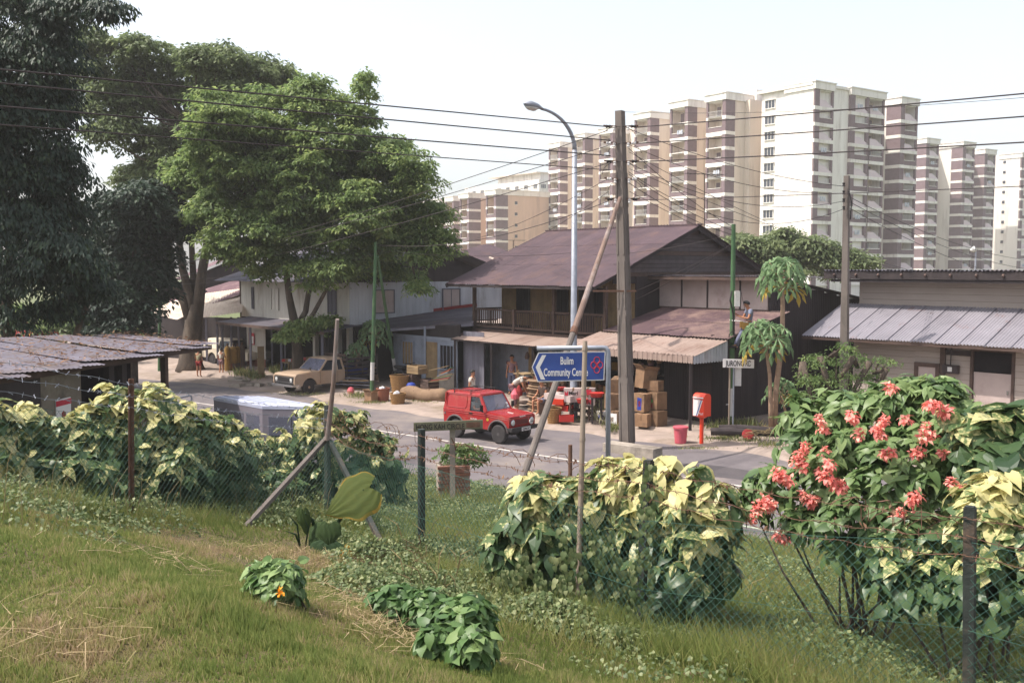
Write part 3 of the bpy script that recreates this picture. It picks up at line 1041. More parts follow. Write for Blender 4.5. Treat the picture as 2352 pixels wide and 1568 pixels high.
# awning under the balcony
corr(H, 'awning_sheet', M_roof_pale, W(.35, -1.55, 2.33), B.a * 7.8, B.b * 1.45 + ZZ * .27, sw=0.85, pitch=0.11, jit=0.012)
corr(H, 'awning_sheet', M_roof_rust, W(-.15, -.9, 2.44), B.a * .7 - B.b * .6 - ZZ * .1, B.b * .85 + ZZ * .2, sw=0.8, pitch=0.11)
MB().beam(W(.3, -1.5, 2.3), W(8.1, -1.5, 2.3), .05, .06).part('awning_beam', M_wood_dark, H)
for s_ in (.5, 2.9, 5.4, 7.9):
    MB().beam(W(s_, -1.45, .1), W(s_, -1.45, 2.3), .08, .08).part('awning_post', M_wood_dark, H)
# ground floor front
def su(u, t=0.25):
    return B.su(u, t)
boards(H, 'front_board', M_wood_grey, W(0, .25, .14), ZZ * 2.46, B.a * su(1105), 0.2, out=-B.b)
MB().para(W(su(1106), .2, .14), B.a * .14, B.b * .1, ZZ * 2.46).part('door_post', M_wood_br, H)
boards(H, 'front_board', M_wall_blue, W(su(1112), .28, .14), ZZ * 2.46, B.a * (su(1215) - su(1112)), 0.22, out=-B.b)
MB().para(W(su(1216), .2, .14), B.a * .22, B.b * .1, ZZ * 2.46).part('door_post', M_wood_tan, H)
MB().para(W(su(1262), .2, .14), B.a * .2, B.b * .1, ZZ * 2.46).part('door_post', M_wood_tan, H)
MB().para(W(su(1230), .22, 2.2), B.a * (su(1262) - su(1230)), B.b * .06, ZZ * .4).part('lintel_board', M_wood_tan, H)
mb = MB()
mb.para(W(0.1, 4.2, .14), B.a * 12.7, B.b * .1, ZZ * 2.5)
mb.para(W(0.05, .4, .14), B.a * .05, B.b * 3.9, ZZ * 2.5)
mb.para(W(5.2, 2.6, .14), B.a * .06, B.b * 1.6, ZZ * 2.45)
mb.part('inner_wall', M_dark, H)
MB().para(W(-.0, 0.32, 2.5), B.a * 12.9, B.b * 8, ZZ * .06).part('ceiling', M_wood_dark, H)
# shelves of goods just inside
for k in range(3):
    MB().para(W(5.4, 2.0, .6 + .6 * k), B.a * 5.2, B.b * .5, ZZ * .04).part('shop_shelf', M_wood_br, H)
# right wing: pale panels under the gable, lean-to roofs, awning, dark sheet wall
wt = 2.9
pu = [1510, 1566, 1625, 1700, 1765]
for i in range(4):
    s0, s1 = B.su(pu[i], wt), B.su(pu[i + 1], wt)
    MB().para(W(s0 + .03, wt, 3.82), B.a * (s1 - s0 - .06), B.b * .04, ZZ * 1.12).part('wall_panel', M_panel, H)
    MB().para(W(s0 - .03, wt - .03, 3.78), B.a * .06, B.b * .08, ZZ * 1.2).part('panel_batten', M_wood_dark, H)
sE = B.su(1768, wt)
MB().para(W(8.0, wt - .04, 3.74), B.a * (sE - 8), B.b * .1, ZZ * .075).part('sill_beam', M_wood_br, H)
MB().para(W(8.0, wt - .04, 4.95), B.a * (13.2 - 8), B.b * .1, ZZ * .1).part('top_beam', M_wood_dark, H)
MB().para(W(sE, wt - .03, 3.75), B.a * (13 - sE), B.b * .08, ZZ * 1.25).part('dark_panel', M_wood_dark, H)
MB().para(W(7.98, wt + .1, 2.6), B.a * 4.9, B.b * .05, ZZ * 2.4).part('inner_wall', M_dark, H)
corr(H, 'wing_roof_sheet', M_roof_dark, W(7.95, 2.2, 5.0), B.a * 5.35, B.b * 6.8 + ZZ * -.1, sw=0.85, pitch=0.11)
MB().para(W(7.95, 2.22, 4.86), B.a * 5.35, B.b * .03, ZZ * .12).part('fascia_board', M_wood_br, H)
corr(H, 'rusty_roof_sheet', M_roof_rust, W(8.15, -.48, 3.0), B.a * 5.6, B.b * 3.36 + ZZ * .76, sw=0.8, pitch=0.11, rows=2)
corr(H, 'shop_awning_sheet', M_roof_pale, W(7.95, -2.1, 2.52), B.a * 5.75, B.b * 1.7 + ZZ * .42, sw=0.82, pitch=0.16, amp=0.03)
tab = MB().ext([(0, 0), (.1, 0), (.1, -.2), (.085, -.235), (.05, -.25), (.015, -.235), (0, -.2)], (0, 0, 0), (1, 0, 0), (0, 0, 1), (0, .012, 0)).mesh('valance_tab', M_roof_pale)
for k in range(54):
    put('valance_tab', tab, H, frame_m(W(7.97 + k * .1065, -2.1, 2.53), (B.a + B.b * .25 * (-1) ** k).normalized(), B.b, ZZ))
for k in range(12):
    t0 = -2.05 + k * .145
    hh = .12 + .42 * (k / 12) * 1.0
    MB().ext([(0, -.2), (.02, -.24), (.065, -.255), (.11, -.24), (.13, -.2), (.13, hh - .06), (0, hh - .1)], W(13.68, t0, 2.52), B.b, ZZ, B.a * .015).part('side_strip', M_board_g, H)
MB().beam(W(8, -2.02, 2.44), W(13.6, -2.02, 2.44), .06, .08).part('awning_beam', M_wood_br, H)
for s_ in (8.2, 13.55):
    MB().beam(W(s_, -2.0, .1), W(s_, -2.0, 2.42), .09, .09).part('awning_post', M_wood_dark, H)
corr(H, 'front_sheet', M_wood_dark, W(11.0, -.32, .14), B.a * 2.0, ZZ * 2.75, sw=0.5, pitch=0.1, amp=0.014)
MB().para(W(11.9, -.36, .14), B.a * .05, B.b * .03, ZZ * 2.6).part('door_post', M_wood_dark, H)
corr(H, 'side_sheet', M_wood_dark, W(13.0, -.3, .1), B.b * 3.2, ZZ * 3.0, sw=0.6, pitch=0.12, amp=0.014)
# rear side wall, each sheet reaching up to the falling roof
for k in range(8):
    t0 = wt + k * .85
    zt = 4.98 - .98 * (t0 + .4 - wt) / 6.6
    corr(H, 'side_sheet', M_wood_dark, W(13.02, t0, .1), B.b * .85, ZZ * (zt - .15), sw=0.9, pitch=0.12, amp=0.014)
MB().beam(W(13.12, wt - .6, 5.05), W(13.12, 9.6, 3.98), .5, .04).part('verge_board', M_wood_dark, H)
s_, t_ = 13.05, B.tu(1873, 13.05)
MB().para(W(s_, t_, 1.3), B.b * .5, B.a * .05, ZZ * .75).part('side_window', M_black, H)

# ---------------------------------------------------------------- white timber house by the tree
Wh = Fr((-13.0, 51.6))
V = Wh.W
N = thing('white_timber_house', 'white board two storey shophouse behind the leafy street tree with grey awning', 'shophouse', V(3, 2, .14))
s0, s1 = -2.3, 8.8
boards(N, 'wall_board', M_board_w, V(s0, 0, 2.72), ZZ * 1.92, Wh.a * (s1 - s0), .185, out=-Wh.b)
boards(N, 'wall_board', M_board_g, V(s1, 0.03, 2.72), ZZ * 1.92, Wh.b * 8.9, .185, out=Wh.a)
MB().para(V(s1 - .02, -.05, 2.7), Wh.a * .07, Wh.b * .08, ZZ * 1.95).part('corner_board', M_board_g, N)
MB().para(V(s0 - .1, -.05, 2.6), Wh.a * .12, Wh.b * .1, ZZ * 2.05).part('corner_board', M_wood_br, N)
mb = MB()
mb.para(V(s0, .06, 2.65), Wh.a * (s1 - s0 - .06), Wh.b * 8.6, ZZ * .1)
mb.part('upper_floor', M_wood_dark, N)
for u, ww in ((583, .22), (765, .75)):
    q = Wh.su(u, 0)
    window(N, 'shutter', V(q - ww / 2, -.03, 3.15), Wh.a, ZZ, ww, 1.15, -Wh.b, M_wood_grey, M_wood_dark if u < 600 else M_wood_grey, (1, 0))
for u, lb in ((634, None),):
    q = Wh.su(u, 0)
    window(N, 'shutter', V(q - .4, -.03, 3.15), Wh.a, ZZ, .8, 1.15, -Wh.b, M_board_w, M_board_w, (1, 1))
for u in (883, 1036):
    q = Wh.tu(u, s1 + .03)
    window(N, 'shutter', V(s1 + .03, q - .55, 3.2), Wh.b, ZZ, 1.1, 1.1, Wh.a, M_wood_grey, M_panel, (1, 0), label=None)
# roof: overhanging sheets with paler replacement sheets
corr(N, 'roof_sheet', M_roof_dark, V(s0 - 1.2, -1.0, 4.62), Wh.a * (s1 - s0 + 2.0), Wh.b * 5.6 + ZZ * 1.75, sw=0.9, pitch=.14, rows=2)
corr(N, 'roof_sheet', M_roof_dark, V(s0 - 1.2, 10.2, 4.62), Wh.a * (s1 - s0 + 2.0), Wh.b * -5.55 + ZZ * 1.73, sw=1.2, pitch=.2, rows=1)
corr(N, 'pale_roof_sheet', M_roof_grey, V(1.0, -1.0, 4.67), Wh.a * .9, Wh.b * 5.2 + ZZ * 1.63, sw=.9, pitch=.14)
corr(N, 'pale_roof_sheet', M_roof_grey, V(4.6, -1.0, 4.67), Wh.a * .9, Wh.b * 5.2 + ZZ * 1.63, sw=.9, pitch=.14)
MB().ext([(.2, 4.62), (9, 4.62), (4.6, 6.25)], V(s1, 0, 0), Wh.b, ZZ, -Wh.a * .06).part('gable_wall', M_wood_dark, N)
MB().ext([(.2, 4.62), (9, 4.62), (4.6, 6.25)], V(s0, 0, 0), Wh.b, ZZ, Wh.a * .06).part('gable_wall', M_wood_dark, N)
# front awning
corr(N, 'awning_sheet', M_roof_dark, V(-1.4, -1.85, 2.5), Wh.a * 11.0, Wh.b * 1.85 + ZZ * .24, sw=1.0, pitch=.14)
MB().para(V(-1.4, -1.87, 2.40), Wh.a * 11, Wh.b * .03, ZZ * .13).part('fascia_board', M_wood_br, N)
for s_ in (-1.0, 2.2, 5.4, 9.2):
    MB().beam(V(s_, -1.7, .1), V(s_, -1.7, 2.45), .1, .1).part('awning_post', M_wood_grey, N)
# ground floor: pale door leaf, white pillars, dark openings
q0, q1 = Wh.su(566, .1), Wh.su(609, .1)
boards(N, 'door_board', M_board_w, V(q0, .1, .14), ZZ * 2.3, Wh.a * (q1 - q0), .2, out=-Wh.b)
MB().para(V(q0, .04, .14), Wh.a * (q1 - q0), Wh.b * .05, ZZ * .42).part('plinth', M_clay, N)
for u in (722, 745, 775, 800):
    q = Wh.su(u, .15)
    MB().para(V(q - .12, .1, .14), Wh.a * .24, Wh.b * .2, ZZ * 2.5).part('pillar', M_board_w if u != 745 else M_wood_dark, N)
for u in (625, 655, 690):
    q = Wh.su(u, .15)
    MB().beam(V(q, .1, .14), V(q, .1, 2.6), .08, .08).part('door_frame', M_wood_grey, N)
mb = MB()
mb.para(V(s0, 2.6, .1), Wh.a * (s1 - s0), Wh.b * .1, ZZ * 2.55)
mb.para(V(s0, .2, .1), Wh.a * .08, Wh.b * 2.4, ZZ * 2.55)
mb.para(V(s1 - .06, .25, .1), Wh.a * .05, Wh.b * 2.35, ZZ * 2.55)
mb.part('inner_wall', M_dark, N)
pq = Wh.su(575, .0)
po = MB()
po.para(V(pq - .3, .02, 1.25), Wh.a * .62, Wh.b * .02, ZZ * .62)
p_ = po.part('poster', M_red_sign, N)
po = MB()
po.para(V(pq - .25, .012, 1.3), Wh.a * .22, Wh.b * .007, ZZ * .4)
po.para(V(pq + .04, .012, 1.3), Wh.a * .22, Wh.b * .007, ZZ * .4)
po.part('print', M_white_sign, p_)
# timber stacked by the door is built with the street things

def fan(parent, name, m, A0, A1, B0, B1, waves, amp, dz):
    mb = MB()
    k = waves * 4
    for (P0, P1) in ((A0, A1), (A0.lerp(B0, .5), A1.lerp(B1, .5)), (B0, B1)):
        for i in range(k + 1):
            mb.v.append(tuple(P0.lerp(P1, i / k) + ZZ * (dz + amp * math.sin(2 * math.pi * i / 4))))
    for r in (0, 1):
        for i in range(k):
            o = r * (k + 1) + i
            mb.f.append((o, o + 1, o + k + 2, o + k + 1))
            mb.m.append(0)
    return mb.part(name, m, parent, smooth=True)


# annex between the two houses
a0, a1 = at(905, 850, 45.3), at(1052, 850, 41.8)
X = Fr((a0.x, a0.y))
X.a = (Vector((a1.x, a1.y, 0)) - Vector((a0.x, a0.y, 0)))
xl = X.a.length
X.a.normalize()
X.b = Vector((-X.a.y, X.a.x, 0))
An = thing('shop_annex', 'low blue grey annex with dark tin roof joining the white house and the gabled house', 'annex', X.W(2, 1, .14))
boards(An, 'wall_board', M_wall_blue, X.W(0, 0, .14), ZZ * 2.15, X.a * xl, .23, out=-X.b)
MB().para(X.W(-.3, -.06, 2.2), X.a * (xl + .3), X.b * .1, ZZ * .12).part('top_beam', M_wall_blue, An)
MB().para(X.W(-.05, .05, .14), X.a * .08, X.b * 4, ZZ * 2.2).part('end_wall', M_wall_blue, An)
for u0, u1 in ((925, 952), (1012, 1045)):
    q0, q1 = X.su(u0, 0), X.su(u1, 0)
    w_ = window(An, 'window', X.W(q0, -.03, .95), X.a, ZZ, q1 - q0, 1.1, -X.b, M_wall_blue, M_wood_tan if u0 < 950 else M_dark, (3, 0))
q0, q1 = X.su(975, 0), X.su(1005, 0)
boards(An, 'door_board', M_wood_tan, X.W(q0, -.02, .14), ZZ * 1.95, X.a * (q1 - q0), .2, out=-X.b)
MB().para(X.W(X.su(1008, 0), -.05, .14), X.a * (xl - X.su(1008, 0) - .1), X.b * .03, ZZ * .72).part('low_wall', M_conc, An)
MB().beam(at(976, 870, 43.4) * 1.0, Vector((at(976, 770, 43.4).x, at(976, 770, 43.4).y, 2.75)), .09, .09).part('roof_post', M_wall_blue, An)
p1, p2, p3, p4 = at(888, 754, 44.3), at(1087, 741, 42.4), at(1094, 704, 49.3), at(812, 739, 45.6)
n_ = 9
for i in range(n_):
    f0, f1 = i / n_, (i + 1.08) / n_
    # ribs fall from right to left: each sheet is a fan strip from the high right edge to the low left edge
    A0, A1 = p1.lerp(p4, f0), p1.lerp(p4, min(1, f1))
    B0, B1 = p2.lerp(p3, f0), p2.lerp(p3, min(1, f1))
    fan(An, 'roof_sheet', M_roof_dark, A0, A1, B0, B1, 6, .025, .015 * (i % 2))
MB().beam(p4 + ZZ * .08, p3 + ZZ * .08, .12, .16).part('red_flashing', M_red_pl if False else M_shorts, An)
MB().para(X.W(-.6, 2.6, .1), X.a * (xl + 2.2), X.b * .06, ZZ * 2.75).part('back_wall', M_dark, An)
boards(An, 'side_board', M_wood_grey, X.W(xl + .02, .3, .14), ZZ * 2.5, X.a * 1.35, .2, out=-X.b)
q_ = [X.W(-.3, .12, 2.25), X.W(xl, .12, 2.25), Vector((X.W(xl, .12).x, X.W(xl, .12).y, 2.92)), Vector((X.W(-.3, .12).x, X.W(-.3, .12).y, 2.56))]
MB().add(q_ + [p + X.b * .05 for p in q_], [(0, 1, 2, 3), (7, 6, 5, 4), (0, 4, 5, 1), (1, 5, 6, 2), (2, 6, 7, 3), (3, 7, 4, 0)]).part('gable_infill', M_wood_dark, An)
mb = MB()
mb.beam(p1 - ZZ * .08, p2 - ZZ * .08, .08, .12)
mb.part('roof_beam', M_wood_grey, An)

# far-left house with the purple and bleached roofs
Lh = thing('purple_roof_house', 'low timber house with purple and bleached tin roofs behind the forked street tree', 'house', at(470, 760, 57))
a_, b_, c_, d_ = at(463, 702, 53.5), at(556, 662, 55.5), at(556, 638, 58.0), at(470, 664, 57.0)
corr(Lh, 'purple_roof_sheet', M_roof_purple, d_, a_ - d_, b_ - a_ + (c_ - d_ - (b_ - a_)) * .5, sw=.9, pitch=.14)
corr(Lh, 'purple_roof_sheet', M_roof_purple, at(404, 712, 57.5), at(392, 690, 60) - at(404, 712, 57.5), at(470, 664, 58.5) - at(404, 712, 57.5), sw=.9, pitch=.14)
e_, f_ = at(458, 729, 52.0), at(556, 717, 52.2)
corr(Lh, 'bleached_roof_sheet', M_roof_white, a_ - ZZ * .02, e_ - a_, (b_ - a_), sw=.7, pitch=.14)
corr(Lh, 'bleached_roof_sheet', M_roof_white, f_ + ZZ * .0, e_ - f_ - ZZ * .01, b_ - f_, sw=3, pitch=.14)
corr(Lh, 'bleached_roof_sheet', M_roof_white, at(342, 716, 55.5), at(400, 735, 53.5) - at(342, 716, 55.5), at(452, 706, 55) - at(400, 735, 53.5), sw=.7, pitch=.14)
corr(Lh, 'upper_roof_sheet', M_roof_purple, at(362, 664, 60), at(560, 579, 60) - at(362, 664, 60), at(372, 650, 63) - at(362, 664, 60), sw=.9, pitch=.14)
MB().add([at(365, 668, 60.2), at(560, 585, 60.2), at(560, 640, 60.2), at(420, 700, 60.2), at(365, 690, 60.2),
          at(365, 668, 60.4), at(560, 585, 60.4), at(560, 640, 60.4), at(420, 700, 60.4), at(365, 690, 60.4)],
         [(0, 1, 2, 3, 4)[::-1], (5, 6, 7, 8, 9), (0, 1, 6, 5), (1, 2, 7, 6), (2, 3, 8, 7), (3, 4, 9, 8), (4, 0, 5, 9)]).part('gable_wall', M_wood_dark, Lh)
q0, q1 = at(455, 800, 55.0), at(566, 800, 53.2)
MB().para((q0.x, q0.y, .1), (q1.x - q0.x, q1.y - q0.y, 0), (.05, .1, 0), ZZ * 2.5).part('wall', M_wood_dark, Lh)
q0, q1 = at(335, 800, 58.0), at(455, 800, 56.0)
MB().para((q0.x, q0.y, .1), (q1.x - q0.x, q1.y - q0.y, 0), (.05, .1, 0), ZZ * 2.5).part('wall', M_wood_dark, Lh)
for u in (475, 500, 532, 549):
    p = at(u, 800, 52.6)
    MB().beam((p.x, p.y, .1), (p.x, p.y, 2.7), .1, .1).part('roof_post', M_wood_grey, Lh)

# low roof peak behind the annex
Rp = thing('tin_roof_shed', 'dark tin roofed shed with one bright patch behind the annex', 'shed', at(1080, 600, 58))
a_, b_, c_, d_ = at(985, 584, 58), at(1062, 578, 62), at(1185, 588, 60), at(1118, 612, 56)
corr(Rp, 'roof_sheet', M_roof_br, d_, c_ - d_, at(1060, 579, 58) - d_, sw=1, pitch=.16)
MB().add([at(960, 650, 56.6), d_ + Vector((0, .3, -.05)), at(1060, 579, 58.2), at(985, 590, 58.2), at(1118, 660, 56.6),
          at(960, 650, 57.6), d_ + Vector((0, .9, -.05)), at(1060, 580, 58.9), at(985, 591, 58.9), at(1118, 660, 57.6)],
         [(0, 4, 1, 2, 3), (5, 8, 7, 6, 9), (0, 3, 8, 5), (1, 4, 9, 6), (2, 1, 6, 7), (3, 2, 7, 8), (4, 0, 5, 9)]).part('gable_wall', M_wood_dark, Rp)
corr(Rp, 'bright_sheet', M_roof_white, at(1098, 602, 57.2), at(1122, 593, 58.2) - at(1098, 602, 57.2), at(1085, 586, 58.6) - at(1098, 602, 57.2), sw=3, pitch=.16, label='freshly patched bright zinc sheet')

# ---------------------------------------------------------------- cream weatherboard house on the right
Rr = Fr((10.26, 35.2))
Rr.a, Rr.b = Rr.a * .9, Rr.b * .9        # a slightly smaller house on ground half a metre up


def G(p, t, z):
    return Rr.W(p, t, .53 + .9 * z)


K = thing('weatherboard_house', 'cream weatherboard house with grey corrugated lean-to roof and dark upper eave', 'house', G(5, 2, .14))
Lr = 15.0
ZK = ZZ * .9
corr(K, 'roof_sheet', M_roof_grey, G(0, 0, 2.65), Rr.a * Lr, Rr.b * 2.95 + ZK * 1.2, sw=0.78, pitch=0.105, amp=0.026, rows=1)
MB().para(G(0, .02, 2.52), Rr.a * Lr, Rr.b * .03, ZK * .1).part('fascia_board', M_wood_br, K)
boards(K, 'weatherboard', M_siding, G(.75, 2.95, 3.8), Rr.a * (Lr - .8), ZK * 1.0, .2, out=-Rr.b, tilt=.06)
boards(K, 'end_board', M_siding, G(.75, 2.97, 3.8), Rr.b * 5.5, ZK * 1.3, .2, out=-Rr.a, tilt=.06)
MB().para(G(.8, 3.05, 3.7), Rr.a * (Lr - .9), Rr.b * .05, ZK * 1.3).part('backing_wall', M_wood_dark, K)
corr(K, 'upper_roof_sheet', M_roof_dark, G(-.3, 1.9, 5.2), Rr.a * (Lr + .6), Rr.b * 7.5 + ZK * -.55, sw=0.85, pitch=0.14, amp=.028)
MB().para(G(-.3, 1.95, 4.86), Rr.a * (Lr + .5), Rr.b * .03, ZK * .31).part('fascia_board', M_wood_dark, K)  # deep dark board stands in for the shaded void under the eave
MB().para(G(.0, 2.0, 4.74), Rr.a * (Lr + .2), Rr.b * .95, ZK * .1).part('soffit', M_wood_dark, K)
mb = MB()
for k in range(16):
    mb.beam(G(.2 + k * .95, 1.88, 5.05), G(.2 + k * .95, 1.945, 4.98), .06, .08)
mb.part('rafter', M_wood_br, K)
sA = 1.75
u_door0, u_door1 = Rr.su(2235, .9), Rr.su(2338, .9)
u_win0, u_win1 = Rr.su(2107, .9), Rr.su(2165, .9)
ud = [(sA, u_win0), (u_win1, u_door0), (u_door1, Lr)]
for s0_, s1_ in ud:
    boards(K, 'weatherboard', M_siding, G(s0_, .9, .2), Rr.a * (s1_ - s0_), ZK * 2.5, .2, out=-Rr.b, tilt=.06)
boards(K, 'weatherboard', M_siding, G(u_win0, .9, 1.85), Rr.a * (u_win1 - u_win0), ZK * .85, .2, out=-Rr.b, tilt=.06)
boards(K, 'weatherboard', M_siding, G(u_win0, .9, .2), Rr.a * (u_win1 - u_win0), ZK * .6, .2, out=-Rr.b, tilt=.06)
boards(K, 'weatherboard', M_siding, G(u_door0, .9, 2.4), Rr.a * (u_door1 - u_door0), ZK * .3, .2, out=-Rr.b, tilt=.06)
boards(K, 'end_board', M_siding, G(sA, .92, .2), Rr.b * 7, ZK * 2.6, .2, out=-Rr.a, tilt=.06)
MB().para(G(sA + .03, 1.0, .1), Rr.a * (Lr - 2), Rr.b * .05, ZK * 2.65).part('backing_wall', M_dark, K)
window(K, 'window', G(u_win0, .86, .8), Rr.a, ZZ, (u_win1 - u_win0) * .9, .95, -Rr.b, M_wood_br, M_panel, (0, 0), fw=.13)
d = MB()
d.para(G(u_door0, .82, .14), Rr.a * .1, Rr.b * .1, ZK * 2.25)
d.para(G(u_door1 - .1, .82, .14), Rr.a * .1, Rr.b * .1, ZK * 2.25)
d.para(G(u_door0, .82, 2.39), Rr.a * (u_door1 - u_door0), Rr.b * .1, ZK * .08)
d.part('door_frame', M_wood_br, K)
mid = (u_door0 + u_door1) / 2
dd = MB().para(G(u_door0 + .11, .9, .16), Rr.a * (u_door1 - u_door0 - .22), Rr.b * .05, ZK * 1.5).part('door', M_panel, K)
MB().para(G(u_door1 - .25, .86, .95), Rr.a * .05, Rr.b * .035, ZK * .14).part('handle', M_chrome, dd)
MB().para(G(u_door0 + .11, .93, 1.7), Rr.a * (u_door1 - u_door0 - .22), Rr.b * .04, ZK * .66).part('fanlight', M_dark, K)
um = Rr.su(2193, .9)
mbx = MB().para(G(um - .28, .68, 1.55), Rr.a * .56, Rr.b * .16, ZK * .3).part('meter_box', M_wood_dark, K)
MB().para(G(um - .08, .665, 1.62), Rr.a * .16, Rr.b * .012, ZK * .16).part('meter_dial', M_metal_w, mbx)
MB().tube([G(um, .72, 1.85), G(um, .74, 2.25), G(um + .03, .76, 2.6)], .02, 6).part('conduit', M_wood_dark, K)
MB().para(G(Rr.su(2167, .9), .76, .2), Rr.a * .18, Rr.b * .08, ZK * 2.4).part('downpipe', M_wood_br, K)
MB().para(G(Rr.su(2172, .9), .8, 2.2), Rr.a * 1.0, Rr.b * .06, ZK * .18).part('vent_board', M_wood_dark, K)

# ---------------------------------------------------------------- open shed in front of the trees, left
Sh = thing('open_shed', 'open roadside shed with weathered flat sheet roof and dark doorway behind the left hedge', 'shed', Vector((-8, 20, 1.3)))
fr, brr, bl, fl = at(484, 790, 23.5), at(322, 767, 25.8), at(-60, 785, 20.8), at(-60, 874, 15.8)
ROOFC = (fr.copy(), brr.copy(), bl.copy(), fl.copy())
n_ = 11
wv = [(0.05 * math.sin(i * 1.9), 0.04 * math.sin(i * 2.7 + 1)) for i in range(n_ + 2)]
for i in range(n_):
    f0, f1 = i / n_, (i + 1.2) / n_
    A0, A1 = fl.lerp(fr, f0), fl.lerp(fr, min(1.0, f1))
    B0, B1 = bl.lerp(brr, f0), bl.lerp(brr, min(1.0, f1))
    h = .007 * (i % 3) + .01
    corr(Sh, 'roof_sheet', M_shed_roof, A0 + ZZ * (h + wv[i][0] * .5), A1 - A0, (B0 - A0) + ZZ * wv[i][1], sw=3, pitch=.09, amp=.008)
MB().beam(fl - ZZ * .07, fr - ZZ * .07, .06, .1).part('eave_beam', M_wood_br, Sh)
pa, pb = at(383, 810, 22.6), at(-40, 868, 15.9)
fa = Vector((pa.x, pa.y, 0))
fdir = Vector((pb.x - pa.x, pb.y - pa.y, 0)).normalized()
inn = Vector((fdir.y, -fdir.x, 0))
if inn.x > 0:
    inn = -inn


def shs(u):
    k = (u - 1176) / FPX
    return (k * fa.y - fa.x) / (fdir.x - k * fdir.y)


zt = 3.44
def shwall(u0, u1, z0, z1, m, name, d=.08, off=0.0):
    q0, q1 = shs(u0), shs(u1)
    return MB().para(fa + fdir * q1 + inn * off + ZZ * z0, fdir * (q0 - q1), inn * d, ZZ * (z1 - z0)).part(name, m, Sh)


shwall(383, 376, .9, zt, M_wood_br, 'corner_post', .12)
shwall(287, 276, .9, zt, M_wood_dark, 'post', .12)
shwall(258, 246, .9, zt, M_wood_dark, 'post', .12)
shwall(376, 287, .9, 2.35, M_wall_conc, 'low_wall')
shwall(376, 246, 3.3, 3.42, M_wood_dark, 'lintel')
shwall(180, 87, .9, zt, M_wall_conc, 'wall')
shwall(86, -40, .9, zt, M_wood_dark, 'wall')
w0 = fa + inn * 3.0
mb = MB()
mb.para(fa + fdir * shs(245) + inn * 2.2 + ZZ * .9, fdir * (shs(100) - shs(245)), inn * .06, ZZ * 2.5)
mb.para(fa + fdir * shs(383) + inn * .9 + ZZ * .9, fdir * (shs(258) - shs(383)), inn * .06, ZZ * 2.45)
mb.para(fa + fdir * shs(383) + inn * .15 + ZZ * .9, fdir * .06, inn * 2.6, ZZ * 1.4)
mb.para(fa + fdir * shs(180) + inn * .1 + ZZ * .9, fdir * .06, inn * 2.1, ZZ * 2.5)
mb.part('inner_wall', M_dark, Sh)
q = fa + fdir * shs(136)
pp = MB().para(fa + fdir * shs(119) - inn * .02 + ZZ * 1.75, fdir * (shs(153) - shs(119)), inn * .018, ZZ * 1.15).part('poster', M_white_sign, Sh)
q0, q1 = shs(119), shs(153)
MB().para(fa + fdir * (q0 + .01) - inn * .026 + ZZ * 2.78, fdir * (q1 - q0 - .02), inn * .005, ZZ * .1).part('red_header', M_red_sign, pp)
MB().ext([(.16, .0), (.3, .0), (.31, .45), (.36, .5), (.34, .72), (.27, .78), (.27, .88), (.21, .92), (.15, .88), (.16, .78), (.08, .72), (.1, .45), (.15, .4)],
         fa + fdir * q0 - inn * .028 + ZZ * 1.76, fdir * ((q1 - q0) / .45), ZZ, inn * .006).part('figure_print', M_shorts, pp)
# ---------------------------------------------------------------- poles, lamps, signs
def xf(mb, Mx):
    mb.v = [tuple(Mx @ Vector(p)) for p in mb.v]
    return mb


def put_text(txt, parent, O, ex, ez, h, m, width=None, name='lettering', depth=0.004, bold=0.0):
    """flat lettering of cap height h standing at O"""
    cu = bpy.data.curves.new(name, 'FONT')
    cu.body = txt
    cu.size = h / 0.69
    cu.extrude = depth / 2
    cu.offset = bold
    cu.resolution_u = 3
    t = bpy.data.objects.new('tmp', cu)
    COL.objects.link(t)
    dg = bpy.context.evaluated_depsgraph_get()
    me = bpy.data.meshes.new_from_object(t.evaluated_get(dg))
    bpy.data.objects.remove(t)
    bpy.data.curves.remove(cu)
    me.name = name
    xs = [v.co.x for v in me.vertices]
    w = max(xs) - min(xs)
    sx = (width / w) if width else 1
    x0 = min(xs)
    for v in me.vertices:
        v.co.x = (v.co.x - x0) * sx
    me.materials.clear()
    me.materials.append(m)
    ex, ez = Vector(ex).normalized(), Vector(ez).normalized()
    return put(name, me, parent, frame_m(O, ex, ez, ex.cross(ez)))


# concrete utility pole
pb_, pt_ = gr(1441, 1029, .02), None
pt_ = at(1424, 255, pb_.y)
U = thing('utility_pole', 'tall weathered square concrete pole carrying many wires at the road edge', 'utility pole', pb_)
ax = (pt_ - pb_)
ex_, ey_ = Vector((math.cos(R(-38)), math.sin(R(-38)), 0)), Vector((math.sin(R(38)), math.cos(R(38)), 0))
mb = MB()
def sq(p, r):
    return [p - ex_ * r - ey_ * r, p + ex_ * r - ey_ * r, p + ex_ * r + ey_ * r, p - ex_ * r + ey_ * r]
r0, r1 = .165, .105
mb.add(sq(pb_ - ZZ * .1, r0) + sq(pb_ + ax * .45, (r0 + r1) / 2 + .01) + sq(pt_, r1), [(3, 2, 1, 0), (8, 9, 10, 11)] + [(i, (i + 1) % 4, 4 + (i + 1) % 4, 4 + i) for i in range(4)] + [(4 + i, 4 + (i + 1) % 4, 8 + (i + 1) % 4, 8 + i) for i in range(4)])
mb.part('shaft', M_pole_conc, U)
mb = MB()
